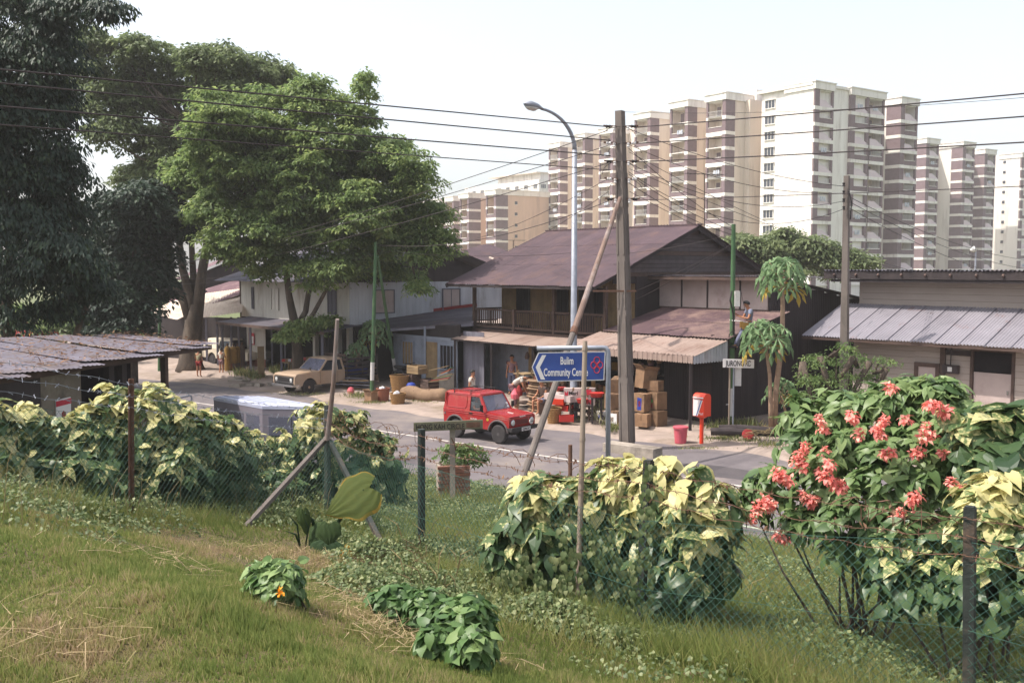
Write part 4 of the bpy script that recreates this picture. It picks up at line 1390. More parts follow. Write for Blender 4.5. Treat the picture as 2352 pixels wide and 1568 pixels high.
for f0, f1 in ((.02, .2), (.22, .40), (.42, .56), (.58, .70), (.72, .82)):
    for d_, o_ in ((ex_, ey_), (-ey_, ex_), (-ex_, ey_), (ey_, ex_)):
        rr = r0 + (r1 - r0) * f0 + .012
        rr2 = r0 + (r1 - r0) * f1 + .008
        for sg in (-1, 1):
            a_ = pb_ + ax * f0 + d_ * rr * .99 + o_ * rr * .72 * sg
            b2 = pb_ + ax * f1 + d_ * rr2 * .99 + o_ * rr2 * .72 * sg
            mb.beam(a_, b2, .05, .03, up=d_)
mb.part('flange', M_pole_conc, U, kind='stuff')
mb = MB()
mb.lathe(pb_ - ZZ * .05, [(.55, 0), (.5, .09), (.2, .12)], 10)
mb.part('footing', M_conc, U)
LV = []
for i, v in enumerate((292, 330, 372, 412, 458)):
    p = at(1424 + (v - 255) * .022, v, pb_.y)
    LV.append(p)
    arm = MB()
    for sg in (-1, 1):
        arm.beam(p + Vector((.12 * sg, -.1, 0)), p + Vector((.5 * sg, -.12, .02)), .03, .05)
    ao = arm.part('bracket', M_rust, U, kind=None)
    for sg in (-1, 1):
        ins = MB().lathe(p + Vector((.36 * sg, -.12, 0)), [(.035, -.07), (.05, -.05), (.03, 0), (.05, .05), (.035, .07)], 8, axis=(1, 0, 0))
        ins.part('insulator', M_white if i % 2 else M_ink, ao)
        ins = MB().lathe(p + Vector((.2 * sg, -.16, -.06)), [(.03, -.06), (.045, -.04), (.028, 0), (.045, .04), (.03, .06)], 8, axis=(0, 0, 1))
        ins.part('insulator', M_white, ao)
pc = at(1436, 668, pb_.y)
MB().beam(pc + Vector((-.95, -.17, 0)), pc + Vector((.3, -.17, 0)), .04, .05).part('strap', M_rust, U)
bl_ = MB().box(pb_ + Vector((.05, -.75, .1)), 1.7, .5, .26, rz=math.atan2(ER[1], ER[0])).top('concrete_block', M_conc, 'low brown concrete block lying on the road edge before the utility pole', 'concrete block')

# leaning stay
S1, S0 = at(1424, 455, pb_.y - .25), at(1196, 1112, 22.4)
D_ = S1 - S0
Sy = thing('stay_pole', 'slanting round pole propping the concrete utility pole, rusty above and grey below', 'stay pole', S0)
MB().tube([S0 - D_ * .02, S0 + D_ * .48], [.085, .08], 10).part('lower_length', M_pole_conc, Sy)
MB().tube([S0 + D_ * .475, S1], [.083, .06], 10).part('upper_length', M_pole_wood, Sy)
MB().tube([S0 + D_ * .47, S0 + D_ * .49], .097, 10).part('collar', M_rust, Sy)

# street lamp with curved arm
lb = gr(1317, 958, .14)
Lp = thing('street_lamp', 'tall galvanised street lamp with a curved overhanging arm beside the utility pole', 'street lamp', lb)
zt_ = at(1320, 345, lb.y).z
MB().lathe(lb, [(.15, 0), (.15, .5), (.135, .52), (.12, 1.5), (.085, zt_ - lb.z)], 12).part('post', M_galv, Lp, smooth=True)
arm = []
hd = at(1243, 250, lb.y - 1.35)
top_ = lb + ZZ * (zt_ - lb.z)
for i in range(11):
    a = i / 10 * math.pi / 2
    f = 1 - math.cos(a)
    g = math.sin(a)
    p = Vector((top_.x + (hd.x - top_.x) * f, top_.y + (hd.y - top_.y) * f, top_.z + (hd.z - top_.z) * g))
    arm.append(p)
MB().tube(arm, [.075 - .003 * i for i in range(11)], 8).part('arm', M_galv, Lp, smooth=True)
dh = (arm[-1] - arm[-2])
dh.z = .03
dh.normalize()
hb = MB()
hb.tube([hd - dh * .1, hd + dh * .05, hd + dh * .3, hd + dh * .6, hd + dh * .85], [.05, .09, .17, .19, .05], 10)
for i, p in enumerate(hb.v):
    hb.v[i] = (p[0], p[1], hd.z + (p[2] - hd.z) * (.75 if p[2] > hd.z else .25))
ho = hb.part('lamp_head', M_galv, Lp, smooth=True)
gb = MB()
gb.tube([hd + dh * .2, hd + dh * .35, hd + dh * .6, hd + dh * .8], [.05, .14, .15, .04], 10)
for i, p in enumerate(gb.v):
    gb.v[i] = (p[0], p[1], hd.z - .03 + (p[2] - hd.z) * (.2 if p[2] > hd.z else .95))
gb.part('lamp_cover', M_lens, ho, smooth=True)

# blue direction sign
YS = 22.0
sb = at(1397, 1080, YS)
sb.z = -.05
Bs = thing('direction_sign', 'blue left pointing sign to the community centre hanging from a grey pipe frame', 'road sign', sb)
pA, pB, pC = at(1397, 1085, YS), at(1397, 806, YS), at(1233, 800, YS)
pA = Vector((pA.x, pA.y, -.08))
pB2 = at(1391, 799, YS)
MB().tube([pA, pB - ZZ * .06, pB + Vector((-.012, 0, -.0)), pB2, pB2 + Vector((-.06, 0, .005)), pC], .058, 10).part('pipe_frame', M_galv, Bs, smooth=True)
po = [(1236.5, 809), (1391, 806.5), (1388, 873), (1234.5, 877), (1221.5, 843)]
pw = [at(u, v, YS - .02) for u, v in po]
O_ = pw[0]
q2 = [(p.x - O_.x, p.z - O_.z) for p in pw]
MB().ext(q2, O_, (1, 0, 0), (0, 0, 1), (0, .03, 0)).part('plate', M_white_sign, Bs)
cx, cz = sum(p[0] for p in q2) / 5, sum(p[1] for p in q2) / 5
q3 = [(cx + (p[0] - cx) * (1 - .05 * .55), cz + (p[1] - cz) * .93) for p in q2]
MB().ext(q3, O_ + Vector((0, -.006, 0)), (1, 0, 0), (0, 0, 1), (0, .0055, 0)).part('blue_field', M_blue_sign, Bs)
ch = [(1245, 815), (1254.5, 815), (1240, 843), (1252, 871), (1242, 871), (1230.5, 843)]
q4 = [(at(u, v, YS).x - O_.x, at(u, v, YS).z - O_.z) for u, v in ch]
MB().ext(q4, O_ + Vector((0, -.011, 0)), (1, 0, 0), (0, 0, 1), (0, .0045, 0)).part('chevron', M_white_sign, Bs)
put_text('Bulim', Bs, at(1287.5, 836.5, YS - .033), (1, 0, .01), ZZ, .165, M_white_sign, width=.285, bold=.004)
put_text('Community Centre', Bs, at(1249, 863, YS - .033), (1, 0, .012), ZZ, .165, M_white_sign, width=.98, bold=.004)
lc = at(1371, 838, YS - .035)
rg = MB()
for dx, dz in ((0, .105), (0, -.105), (.07, 0), (-.07, 0)):
    c_ = lc + Vector((dx, 0, dz))
    rg.tube([c_ + Vector((math.cos(a) * .062, 0, math.sin(a) * .075)) for a in np.linspace(0, 2 * math.pi, 17)], .0095, 6)
rg.beam(lc + Vector((-.06, 0, -.07)), lc + Vector((.06, 0, .07)), .02, .01, up=(0, 1, 0))
rg.beam(lc + Vector((-.06, 0, .07)), lc + Vector((.06, 0, -.07)), .02, .01, up=(0, 1, 0))
rg.part('emblem', M_red_sign, Bs)

# HONG KAH CIRCLE board
YH = 18.6
b0, b1 = at(950, 981, YH), at(1109, 974, YH + .0)
Hk = thing('street_name_board', 'mossy low street name board HONG KAH CIRCLE on two short posts', 'street sign', Vector(((b0.x + b1.x) / 2, YH, .4)))
exb = (b1 - b0).normalized()
L_ = (b1 - b0).length
MB().para(b0 - ZZ * .085, exb * L_, (0, .05, 0), ZZ * .17).part('board', M_moss, Hk)
put_text('HONG KAH CIRCLE', Hk, b0 + exb * .05 - ZZ * .045 + Vector((0, -.006, 0)), exb, ZZ, .1, M_ink, width=L_ * .70, bold=.002)
MB().para(b0 + exb * (L_ * .76) - ZZ * .05 + Vector((0, -.005, 0)), exb * (L_ * .2), (0, .004, 0), ZZ * .1).part('red_patch', M_rust, Hk)
for u in (968, 1039):
    p = at(u, 990, YH + .1)
    MB().para((p.x - .05, YH + .06, .2), (.1, 0, 0), (0, .08, 0), (0, 0, p.z - .2 + .05)).part('post', M_conc, Hk)

# JURONG RD board
YJ = 31.2
j0, j1 = at(1661, 834, YJ), at(1732, 836, YJ)
Jr = thing('street_name_board', 'white street name board JURONG RD on thin poles behind the papaya leaves', 'street sign', gr(1697, 1003, .14))
MB().para(j0 - ZZ * .13, j1 - j0, (0, .04, 0), ZZ * .27).part('board', M_white_sign, Jr)
put_text('JURONG RD', Jr, j0 + Vector((.07, -.006, -.085)), (1, 0, -.02), ZZ, .17, M_ink, width=.82, bold=.004)
for u, m_ in ((1697, M_galv), (1688, M_bamboo)):
    p = gr(u, 1000, .14)
    MB().tube([(p.x, YJ + .09, .05), (p.x, YJ + .09, j0.z + .1)], .03, 8).part('post', m_, Jr)
p = at(1695, 862, YJ + .16)
MB().para((p.x - .1, YJ + .13, p.z - .33), (.2, 0, 0), (0, .02, 0), (0, 0, .62)).part('side_plate', M_white, Jr)

# red post box
mp = gr(1611, 1014, .1)
Mb = thing('post_box', 'orange red post box on a pole with white front and slanted stripes', 'post box', mp)
fx = Vector((.70, -.714, 0))     # along its front
fy = Vector((.714, .70, 0))      # inwards
zb = .78
MB().lathe(mp, [(.06, -.05), (.06, zb - .08), (.16, zb - .02), (.16, zb)], 12).part('pole', M_orange, Mb)
w_, d_, h_ = .40, .36, .62
pr_ = [(-d_ / 2, 0), (d_ / 2, 0), (d_ / 2, h_ - .06)] + [(d_ / 2 * math.cos(a), h_ - .06 + .13 * math.sin(a)) for a in np.linspace(.3, math.pi - .3, 7)] + [(-d_ / 2, h_ - .06)]
MB().ext(pr_, mp + ZZ * zb - fx * w_ / 2, fy, ZZ, fx * w_).part('box', M_orange, Mb)
fo_ = mp + ZZ * zb - fx * w_ / 2 - fy * (d_ / 2 + .006)
MB().ext([(.012, .012), (.082, .012), (.252, .52), (.012, .52)], fo_, fx, ZZ, fy * .0055).part('white_front', M_white_sign, Mb)
for k, m_ in ((0, M_white_sign), (1, M_blue_sign), (2, M_white_sign)):
    o_ = .085 + k * .034
    ww = .03
    MB().ext([(o_, .02), (o_ + ww, .02), (o_ + ww + .17, .5), (o_ + .17, .5)], fo_ - fy * .001, fx, ZZ, fy * .006).part('stripe', m_, Mb)
MB().para(fo_ + fx * .02 + ZZ * .55 - fy * .03, fx * (w_ - .04), fy * .034, ZZ * .035).part('letter_slot', M_white_sign, Mb)
put_text('Mail', Mb, fo_ + fx * .2 + ZZ * .06 - fy * .003, fx, ZZ, .075, M_white_sign, width=.17)

# green poles
gp = gr(854, 904, .05)
Gp = thing('green_a_frame_pole', 'green and white two legged cable pole beside the timber pile', 'cable pole', gp)
tp = at(863, 556, gp.y)
q = gr(912, 878, .1)
jt = at(867, 588, gp.y)
for (a_, b_, n_, r_) in ((gp, tp, 'pole', .085), (q, jt, 'leaning_leg', .075)):
    d_ = b_ - a_
    MB().tube([a_ - d_ * .02, a_ + d_ * .09], r_, 10).part(n_, M_green, Gp)
    MB().tube([a_ + d_ * .09, a_ + d_ * .21], r_ + .003, 10).part('white_band', M_white, Gp)
    MB().tube([a_ + d_ * .21, b_], [r_, r_ * .75], 10).part(n_, M_green, Gp)
GPT = tp
g2 = gr(1679, 975, .14)
g2t = at(1685, 515, g2.y)
Gq = thing('green_cable_pole', 'green painted cable pole with a white band that the lineman is climbing', 'cable pole', g2)
d_ = g2t - g2
MB().tube([g2 - d_ * .02, g2 + d_ * .045], .095, 10).part('pole_foot', M_green, Gq)
MB().tube([g2 + d_ * .045, g2 + d_ * .185], .098, 10).part('white_band', M_white, Gq)
MB().tube([g2 + d_ * .185, g2t], [.094, .07], 10).part('pole', M_green, Gq)
jb = at(1693, 686, g2.y - .12)
MB().box(jb, .16, .14, .5).part('junction_box', M_white, Gq)
MB().tube([at(1681, 668, g2.y - .1), at(1677, 690, g2.y - .2), at(1684, 720, g2.y - .12), at(1686, 770, g2.y - .1)], .025, 6).part('cable', M_ink, Gq)
MB().tube([at(1683, 760, g2.y - .1), at(1675, 768, g2.y - .25), at(1674, 784, g2.y - .25), at(1682, 790, g2.y - .1)], .014, 6).part('step_loop', M_ink, Gq)
MB().beam(at(1668, 929, g2.y - .1), at(1680, 926, g2.y), .03, .03).part('step_pin', M_white, Gq)
g3 = gr(1937, 985, .14)
g3t = at(1945, 404, g3.y)
Gc = thing('utility_pole', 'square grey concrete pole standing before the weatherboard house', 'utility pole', g3)
mb = MB()
ex_, ey_ = Vector((.8, -.6, 0)), Vector((.6, .8, 0))
mb.add(sq(g3 - ZZ * .1, .13) + sq(g3t, .075), [(3, 2, 1, 0), (4, 5, 6, 7)] + [(i, (i + 1) % 4, 4 + (i + 1) % 4, 4 + i) for i in range(4)])
mb.part('shaft', M_pole_conc, Gc)
for v in (424, 442, 460, 478):
    MB().lathe(at(1938, v, g3.y - .15), [(.03, -.06), (.05, -.04), (.03, 0), (.05, .04), (.03, .06)], 8).part('insulator', M_ink, Gc)
MB().tube([at(1950, 440, g3.y - .15), at(1956, 465, g3.y - .16), at(1953, 505, g3.y - .15)], .02, 6).part('cable', M_ink, Gc)
g4 = gr(366, 852, .05)
MB().tube([g4, at(367, 632, g4.y)], [.085, .07], 8).top('cable_pole', M_green, 'slim green cable pole at the left beside the forked tree', 'cable pole', base=g4)
g5 = at(2240, 620, 75)
Fl = thing('street_lamp', 'far street lamp with rounded white head seen over the weatherboard roof', 'street lamp', Vector((g5.x, 75, 0)))
MB().tube([(g5.x, 75, 0), (g5.x, 75, at(0, 578, 75).z)], [.1, .06], 8).part('post', M_galv, Fl)
MB().tube([at(2242, 576, 75), at(2236, 572, 75), at(2228, 575, 75)], [.08, .24, .06], 8).part('lamp_head', M_lens, Fl)
for u, v0, v1, Y, lb_ in ((1618, 400, 522, 44, 'tall thin television aerial on the gabled roof ridge'), (1179, 552, 590, 56, 'small television aerial over the tin roofed shed')):
    a_, b_ = at(u, v1 + 6, Y), at(u, v0, Y)
    m_ = MB().tube([a_, b_], .02, 5)
    e_ = Vector((.9, .3, 0)) * (1.0 if Y < 50 else .7)
    m_.tube([b_ - e_, b_ + e_], .014, 5)
    for k in range(6):
        c_ = b_ - e_ + e_ * (2 * k / 5)
        m_.tube([c_ - Vector((-.1, .3, 0)), c_ + Vector((-.1, .3, 0))], .009, 4)
    m_.top('television_aerial', M_wire, lb_, 'aerial', base=a_)

# ---------------------------------------------------------------- vehicles
def wheel(root, c, Mx, r=.34, w=.2, side=-1, n=18, rim=M_hub):
    prof = [(r * .60, -w / 2), (r * .86, -w / 2), (r * .97, -w * .38), (r, -w * .2), (r, w * .2), (r * .97, w * .38), (r * .86, w / 2), (r * .6, w / 2)]
    W_ = link(bpy.data.objects.new('wheel', None))
    W_.parent = root
    ORG[W_.name] = ORG[root.name]
    xf(MB().lathe(c, prof, n, axis=(0, 1, 0)), Mx).part('tyre', M_black, W_, smooth=False)
    s = side
    rm = MB().lathe(Vector(c) + Vector((0, s * w * .2, 0)), [(r * .60, 0), (r * .60, s * .03), (r * .50, s * .035), (r * .42, s * .01), (r * .2, s * .02), (r * .18, s * .06), (.001, s * .065)], n, axis=(0, 1, 0))
    for k in range(8):
        a = k * math.pi / 4
        rm.box(Vector(c) + Vector((math.cos(a) * r * .46, s * w * .2 + s * .028, math.sin(a) * r * .46)), .03, .02, .03)
    xf(rm, Mx).part('rim', rim, W_)
    return W_


def arch(cx, cz, r, a0, a1, n=9):
    return [(cx + r * math.cos(a), cz + r * math.sin(a)) for a in np.linspace(a0, a1, n)]


def vehicle_frame(pf, pr, wb, half, near):
    """ground points under the near front and near rear wheels -> matrix (x forward, y left)"""
    d = (pf - pr)
    d.z = 0
    d.normalize()
    y = Vector((-d.y, d.x, 0))
    mid = (pf + pr) / 2 - y * half * near
    return frame_m(Vector((mid.x, mid.y, pf.z)), d, y, ZZ), d, y


pf, pr = gr(1144, 1019.5), gr(1046, 1004.5)
Mx, fx_, ly_ = vehicle_frame(pf, pr, 2.03, .62, -1)
k_ = (pf - pr).length / 2.03
Mx = Mx @ Matrix.Scale(k_, 4)
J_MX = Mx.copy()
J = thing('off_road_car', 'small boxy red off road car driving towards the right on the road', 'car', Mx.translation.copy())


def jp(mb, name, m, parent=None, **kw):
    return xf(mb, Mx).part(name, m, parent or J, **kw)


HW = .70
ra = arch(-1.015, .36, .44, math.pi - .25, .25)
fa_ = arch(1.015, .36, .44, math.pi - .25, .25)
side = [(-1.58, .47)] + ra + [(.5, .45)] + fa_ + [(1.49, .52), (1.50, .90), (1.46, .955), (.44, 1.035), (-1.62, 1.02)]
jp(MB().ext(side, (0, -HW, 0), (1, 0, 0), (0, 0, 1), (0, .06, 0)).ext(side, (0, HW - .06, 0), (1, 0, 0), (0, 0, 1), (0, .06, 0)), 'body_side', M_red)
b = MB()
b.para((-1.58, -.64, .5), (.05, 0, 0), (0, 1.28, 0), (0, 0, .52))
b.para((1.42, -.64, .52), (.06, 0, 0), (0, 1.28, 0), (0, 0, .40))
jp(b, 'end_panel', M_red)
jp(MB().para((-1.5, -.5, .42), (2.95, 0, 0), (0, 1.0, 0), (0, 0, .3)).para((-1.3, -.2, .26), (2.5, 0, 0), (0, .4, 0), (0, 0, .16)), 'chassis', M_black)
hd_ = MB().ext([(.42, 1.0), (1.47, .925), (1.485, .955), (1.44, .985), (.44, 1.062)], (0, -.64, 0), (1, 0, 0), (0, 0, 1), (0, 1.28, 0))
jp(hd_, 'bonnet', M_red)
jp(MB().beam((.95, -.12, 1.035), (1.2, -.12, 1.018), .03, .02), 'washer_pipe', M_white)
# side bead and door lines
for z in (.925, .99):
    jp(MB().tube([(-1.6, -HW - .002, z), (.42, -HW - .002, z), (1.46, -HW - .002, z - .07)], .012, 6), 'side_bead', M_red)
jp(MB().para((-.36, -HW - .004, .47), (.006, 0, 0), (0, .004, 0), (0, 0, .55)).para((.40, -HW - .004, .47), (.006, 0, 0), (0, .004, 0), (0, 0, .55)), 'door_gap', M_ink)


def ys(z):
    return -(HW - .012 - .10 * (z - 1.0) / .62)


def cabside(poly, name, m, parent=None, th=.035, off=0.0, sg=1):
    v = [Vector((x, ys(z) * sg - off * sg, z)) for x, z in poly]
    n = len(v)
    w = [p + Vector((0, th * sg, 0)) for p in v]
    fs = [tuple(range(n)), tuple(range(n, 2 * n))[::-1]] + [((i + 1) % n, i, n + i, n + (i + 1) % n) for i in range(n)]
    return jp(MB().add(v + w, fs), name, m, parent)


for sg in (1, -1):
    cabside([(-1.62, 1.02), (-.40, 1.02), (-.40, 1.60), (-1.53, 1.60)], 'rear_panel', M_red, sg=sg)
    cabside([(-.40, 1.02), (-.34, 1.02), (-.34, 1.60), (-.40, 1.60)], 'door_pillar', M_red, sg=sg, off=.004)
    cabside([(-.34, 1.53), (.10, 1.53), (.06, 1.60), (-.34, 1.60)], 'door_header', M_red, sg=sg)
    cabside([(.34, 1.02), (.44, 1.02), (.10, 1.60), (.02, 1.60)], 'windscreen_pillar', M_red, sg=sg)
    cabside([(-.34, 1.02), (.345, 1.02), (.065, 1.53), (-.34, 1.53)], 'side_window', M_glass2, sg=sg, th=.008, off=-.02)
ring = [(-1.47, 1.10), (-.56, 1.10), (-.50, 1.16), (-.50, 1.50), (-.56, 1.55), (-1.38, 1.55), (-1.45, 1.48)]
v = [Vector((x, ys(z) - .006, z)) for x, z in ring]
jp(MB().tube(v + [v[0]], .014, 6), 'panel_moulding', M_red)
r_ = MB()
lv_ = [(1.585, .608, -1.54, .10), (1.635, .585, -1.52, .07), (1.665, .50, -1.45, .0)]
vs = []
for z, hw, x0, x1 in lv_:
    vs += [(x0, -hw, z), (x1, -hw, z), (x1, hw, z), (x0, hw, z)]
fs = [(3, 2, 1, 0), (8, 9, 10, 11)]
for l in (0, 1):
    fs += [(l * 4 + i, l * 4 + (i + 1) % 4, l * 4 + 4 + (i + 1) % 4, l * 4 + 4 + i) for i in range(4)]
jp(r_.add(vs, fs), 'roof', M_red)
jp(MB().para((-1.6, -.66, 1.0), (.05, 0, 0), (0, 1.32, 0), (.06, 0, .6)), 'tail_panel', M_red)
# windscreen: frame then pane
g0, g1 = Vector((.455, 0, 1.035)), Vector((.115, 0, 1.595))
gd = (g1 - g0)
fr_ = MB()
fr_.beam(g0 + Vector((0, -.66, .01)), g0 + Vector((0, .66, .01)), .05, .05)
fr_.beam(g1 + Vector((0, -.59, -.01)), g1 + Vector((0, .59, -.01)), .05, .05)
fr_.beam(g0 + Vector((0, -.655, 0)), g1 + Vector((0, -.575, 0)), .05, .045)
fr_.beam(g0 + Vector((0, .655, 0)), g1 + Vector((0, .575, 0)), .05, .045)
wsf = jp(fr_, 'windscreen_frame', M_red)
a_, b_ = g0 + gd * .06, g1 - gd * .06
jp(MB().add([a_ + Vector((0, -.63, 0)), a_ + Vector((0, .63, 0)), b_ + Vector((0, .555, 0)), b_ + Vector((0, -.555, 0)),
             a_ + Vector((-.01, -.63, 0)), a_ + Vector((-.01, .63, 0)), b_ + Vector((-.01, .555, 0)), b_ + Vector((-.01, -.555, 0))],
            [(0, 1, 2, 3), (7, 6, 5, 4), (0, 4, 5, 1), (1, 5, 6, 2), (2, 6, 7, 3), (3, 7, 4, 0)]), 'windscreen', M_glass, wsf)
for y0 in (-.25, .2):
    q0 = g0 + gd * .05 + Vector((.03, y0, 0))
    jp(MB().tube([q0, q0 + gd * .35 + Vector((.02, .28, 0))], .009, 5), 'wiper', M_ink, wsf)
for dz in (.18, .36):
    q0 = g0 + gd * dz + Vector((.012, .52, 0))
    jp(MB().lathe(q0, [(.045, 0), (.045, .004)], 14, axis=(gd.z, 0, -gd.x)), 'tax_disc', M_white_sign, wsf)
# cabin inside
jp(MB().para((-.45, -.55, .7), (.5, 0, 0), (0, .45, 0), (0, 0, .25)).para((-.5, -.55, .9), (.12, 0, 0), (0, .45, 0), (-.1, 0, .45)), 'front_seat', M_black)
jp(MB().para((-.45, .1, .7), (.5, 0, 0), (0, .45, 0), (0, 0, .25)).para((-.5, .1, .9), (.12, 0, 0), (0, .45, 0), (-.1, 0, .45)), 'front_seat', M_black)
jp(MB().para((.2, -.6, .8), (.2, 0, 0), (0, 1.2, 0), (0, 0, .2)), 'dashboard', M_black)
jp(MB().tube([Vector((.1, -.33, 1.05)) + Vector((.05 * math.sin(a), .17 * math.cos(a), .17 * math.sin(a))) for a in np.linspace(0, 2 * math.pi, 13)], .014, 6), 'steering_wheel', M_ink)
# front
gr_ = MB().para((1.498, -.36, .66), (.012, 0, 0), (0, .72, 0), (0, 0, .2))
go = jp(gr_, 'grille', M_red)
for i in range(11):
    jp(MB().para((1.511, -.32 + i * .058, .68), (.006, 0, 0), (0, .028, 0), (0, 0, .16)), 'grille_slot', M_ink, go)
for y0 in (-.50, .50):
    ho = jp(MB().lathe((1.49, y0, .755), [(.105, 0), (.11, .03), (.095, .04)], 16, axis=(1, 0, 0)), 'headlight', M_chrome)
    jp(MB().lathe((1.531, y0, .755), [(.094, 0), (.06, .02), (.001, .03)], 16, axis=(1, 0, 0)), 'lens', M_lens, ho)
sp = jp(MB().lathe((1.60, .30, .745), [(.05, 0), (.095, .05), (.1, .07), (.001, .085)], 16, axis=(1, 0, 0)), 'spot_lamp', M_lens)
jp(MB().para((1.69, .22, .735), (.006, 0, 0), (0, .16, 0), (0, 0, .02)), 'lamp_bar', M_ink, sp)
jp(MB().para((1.56, -.74, .47), (.1, 0, 0), (0, 1.48, 0), (0, 0, .13)).para((1.42, -.74, .49), (.14, 0, 0), (0, .07, 0), (0, 0, .1)).para((1.42, .67, .49), (.14, 0, 0), (0, .07, 0), (0, 0, .1)), 'front_bumper', M_black)
pl = jp(MB().para((1.662, -.21, .46), (.01, 0, 0), (0, .46, 0), (0, 0, .12)), 'number_plate', M_white_sign)
put_text('GJ9053C', pl, Mx @ Vector((1.676, -.18, .485)), ly_, ZZ, .075 * k_, M_ink, width=.40 * k_, name='plate_number', bold=.002)
put_text('SUZUKI', J, Mx @ Vector((1.504, -.13, .915)), ly_, ZZ, .035 * k_, M_white_sign, width=.3 * k_)
put_text('SUZUKI', J, Mx @ Vector((-.28, -HW - .006, .74)), fx_, ZZ, .05 * k_, M_white_sign, width=.3 * k_)
jp(MB().lathe((.52, -HW - .001, .80), [(.055, 0), (.055, -.006)], 14, axis=(0, 1, 0)), 'round_sticker', mat('yellow_sticker', S(222, 184, 56), None, 4, .5))
jp(MB().para((-1.54, -HW - .03, .82), (.05, 0, 0), (0, .03, 0), (0, 0, .07)), 'filler_cap', M_chrome)
jp(MB().para((-.32, -HW - .03, .93), (.13, 0, 0), (0, .03, 0), (0, 0, .035)), 'door_handle', M_ink)
jp(MB().tube([(.36, -HW, 1.04), (.38, -HW - .12, 1.06), (.38, -HW - .12, 1.12)], .012, 6).box((.36, -HW - .13, 1.19), .03, .14, .2), 'wing_mirror', M_ink)
jp(MB().tube([(.36, HW, 1.04), (.38, HW + .12, 1.06), (.38, HW + .12, 1.12)], .012, 6).box((.36, HW + .13, 1.19), .03, .14, .2), 'wing_mirror', M_ink)
for cx in (1.015, -1.015):
    for sg in (-1, 1):
        pts = [Vector((x, sg * (HW + .012), z)) for x, z in arch(cx, .36, .45, math.pi - .15, .15, 13)]
        jp(MB().tube(pts, .035, 6), 'wheel_arch', mat('arch_plastic', S(92, 82, 82), None, 6, .8) if 'arch_plastic' not in bpy.data.materials else bpy.data.materials['arch_plastic'])
        wheel(J, (cx, sg * .61, .335), Mx, .335, .2, sg)
rk = MB()
for x in (-1.15, -.35):
    rk.tube([(x, -.60, 1.60), (x, -.60, 1.72), (x, .60, 1.72), (x, .60, 1.60)], .018, 6)
for y in (-.55, .55):
    rk.tube([(-1.3, y, 1.735), (-.2, y, 1.735)], .015, 6)
jp(rk, 'roof_rack', M_ink)

# beige pick-up parked nose to the road
pf = gr(706, 905.5, .02)
d_ = Vector((-.672, -.74, 0)).normalized()
yl = Vector((-d_.y, d_.x, 0))
org_ = pf - d_ * 1.28 - yl * .62
Mx = frame_m(org_, d_, yl, ZZ) @ Matrix.Scale(.97, 4)
J = thing('pickup_truck', 'dusty beige pickup truck with dark slatted load bed parked nose to the road', 'pickup truck', org_)
HW = .78
side = [(-.62, .42)] + [(.80, .40)] + arch(1.28, .32, .40, math.pi - .2, .2) + [(2.05, .40), (2.08, .55), (2.06, .80), (1.96, .90), (.72, .98), (-.62, .96)]
jp(MB().ext(side, (0, -HW, 0), (1, 0, 0), (0, 0, 1), (0, .07, 0)).ext(side, (0, HW - .07, 0), (1, 0, 0), (0, 0, 1), (0, .07, 0)), 'body_side', M_beige)
jp(MB().ext([(.70, .93), (1.95, .85), (2.04, .8), (2.05, .84), (1.95, .915), (1.2, .985), (.70, .995)], (0, -.715, 0), (1, 0, 0), (0, 0, 1), (0, 1.43, 0)), 'bonnet', M_beige)
jp(MB().para((-.6, -.7, .4), (2.6, 0, 0), (0, 1.4, 0), (0, 0, .25)), 'chassis', M_black)
jp(MB().para((-.62, -.71, .42), (.05, 0, 0), (0, 1.42, 0), (0, 0, .55)), 'cab_back', M_beige)
# cab: pillars, roof, glass
def cab(poly, name, m, sg, th=.04, off=0.):
    v = [Vector((x, sg * (.76 - .13 * (z - .96) / .5 + off), z)) for x, z in poly]
    n = len(v)
    w = [p - Vector((0, th * sg, 0)) for p in v]
    fs = [tuple(range(n))[::-1], tuple(range(n, 2 * n))] + [(i, (i + 1) % n, n + (i + 1) % n, n + i) for i in range(n)]
    return jp(MB().add(v + w, fs), name, m)
for sg in (1, -1):
    cab([(-.62, .96), (-.52, .96), (-.46, 1.44), (-.54, 1.44)], 'rear_pillar', M_beige, sg)
    cab([(-.26, .96), (-.19, .96), (-.19, 1.44), (-.26, 1.44)], 'door_pillar', M_beige, sg)
    cab([(.66, .98), (.74, .98), (.28, 1.45), (.22, 1.42)], 'windscreen_pillar', M_beige, sg)
    cab([(-.53, 1.40), (.26, 1.40), (.22, 1.46), (-.52, 1.46)], 'door_header', M_beige, sg)
    cab([(-.19, .97), (.66, .97), (.24, 1.41), (-.19, 1.41)], 'side_window', M_glass2, sg, .008, -.02)
    cab([(-.52, .97), (-.26, .97), (-.26, 1.41), (-.47, 1.41)], 'quarter_window', M_glass2, sg, .008, -.02)
lv_ = [(1.44, .64, -.56, .27), (1.48, .6, -.54, .22), (1.505, .5, -.46, .1)]
vs = []
for z, hw, x0, x1 in lv_:
    vs += [(x0, -hw, z), (x1, -hw, z), (x1, hw, z), (x0, hw, z)]
fs = [(3, 2, 1, 0), (8, 9, 10, 11)]
for l in (0, 1):
    fs += [(l * 4 + i, l * 4 + (i + 1) % 4, l * 4 + 4 + (i + 1) % 4, l * 4 + 4 + i) for i in range(4)]
jp(MB().add(vs, fs), 'roof', M_beige)
jp(MB().add([(.74, -.70, .985), (.74, .70, .985), (.28, .60, 1.44), (.28, -.60, 1.44), (.73, -.70, .985), (.73, .70, .985), (.27, .60, 1.44), (.27, -.60, 1.44)],
            [(0, 1, 2, 3), (7, 6, 5, 4), (0, 4, 5, 1), (1, 5, 6, 2), (2, 6, 7, 3), (3, 7, 4, 0)]), 'windscreen', M_glass)
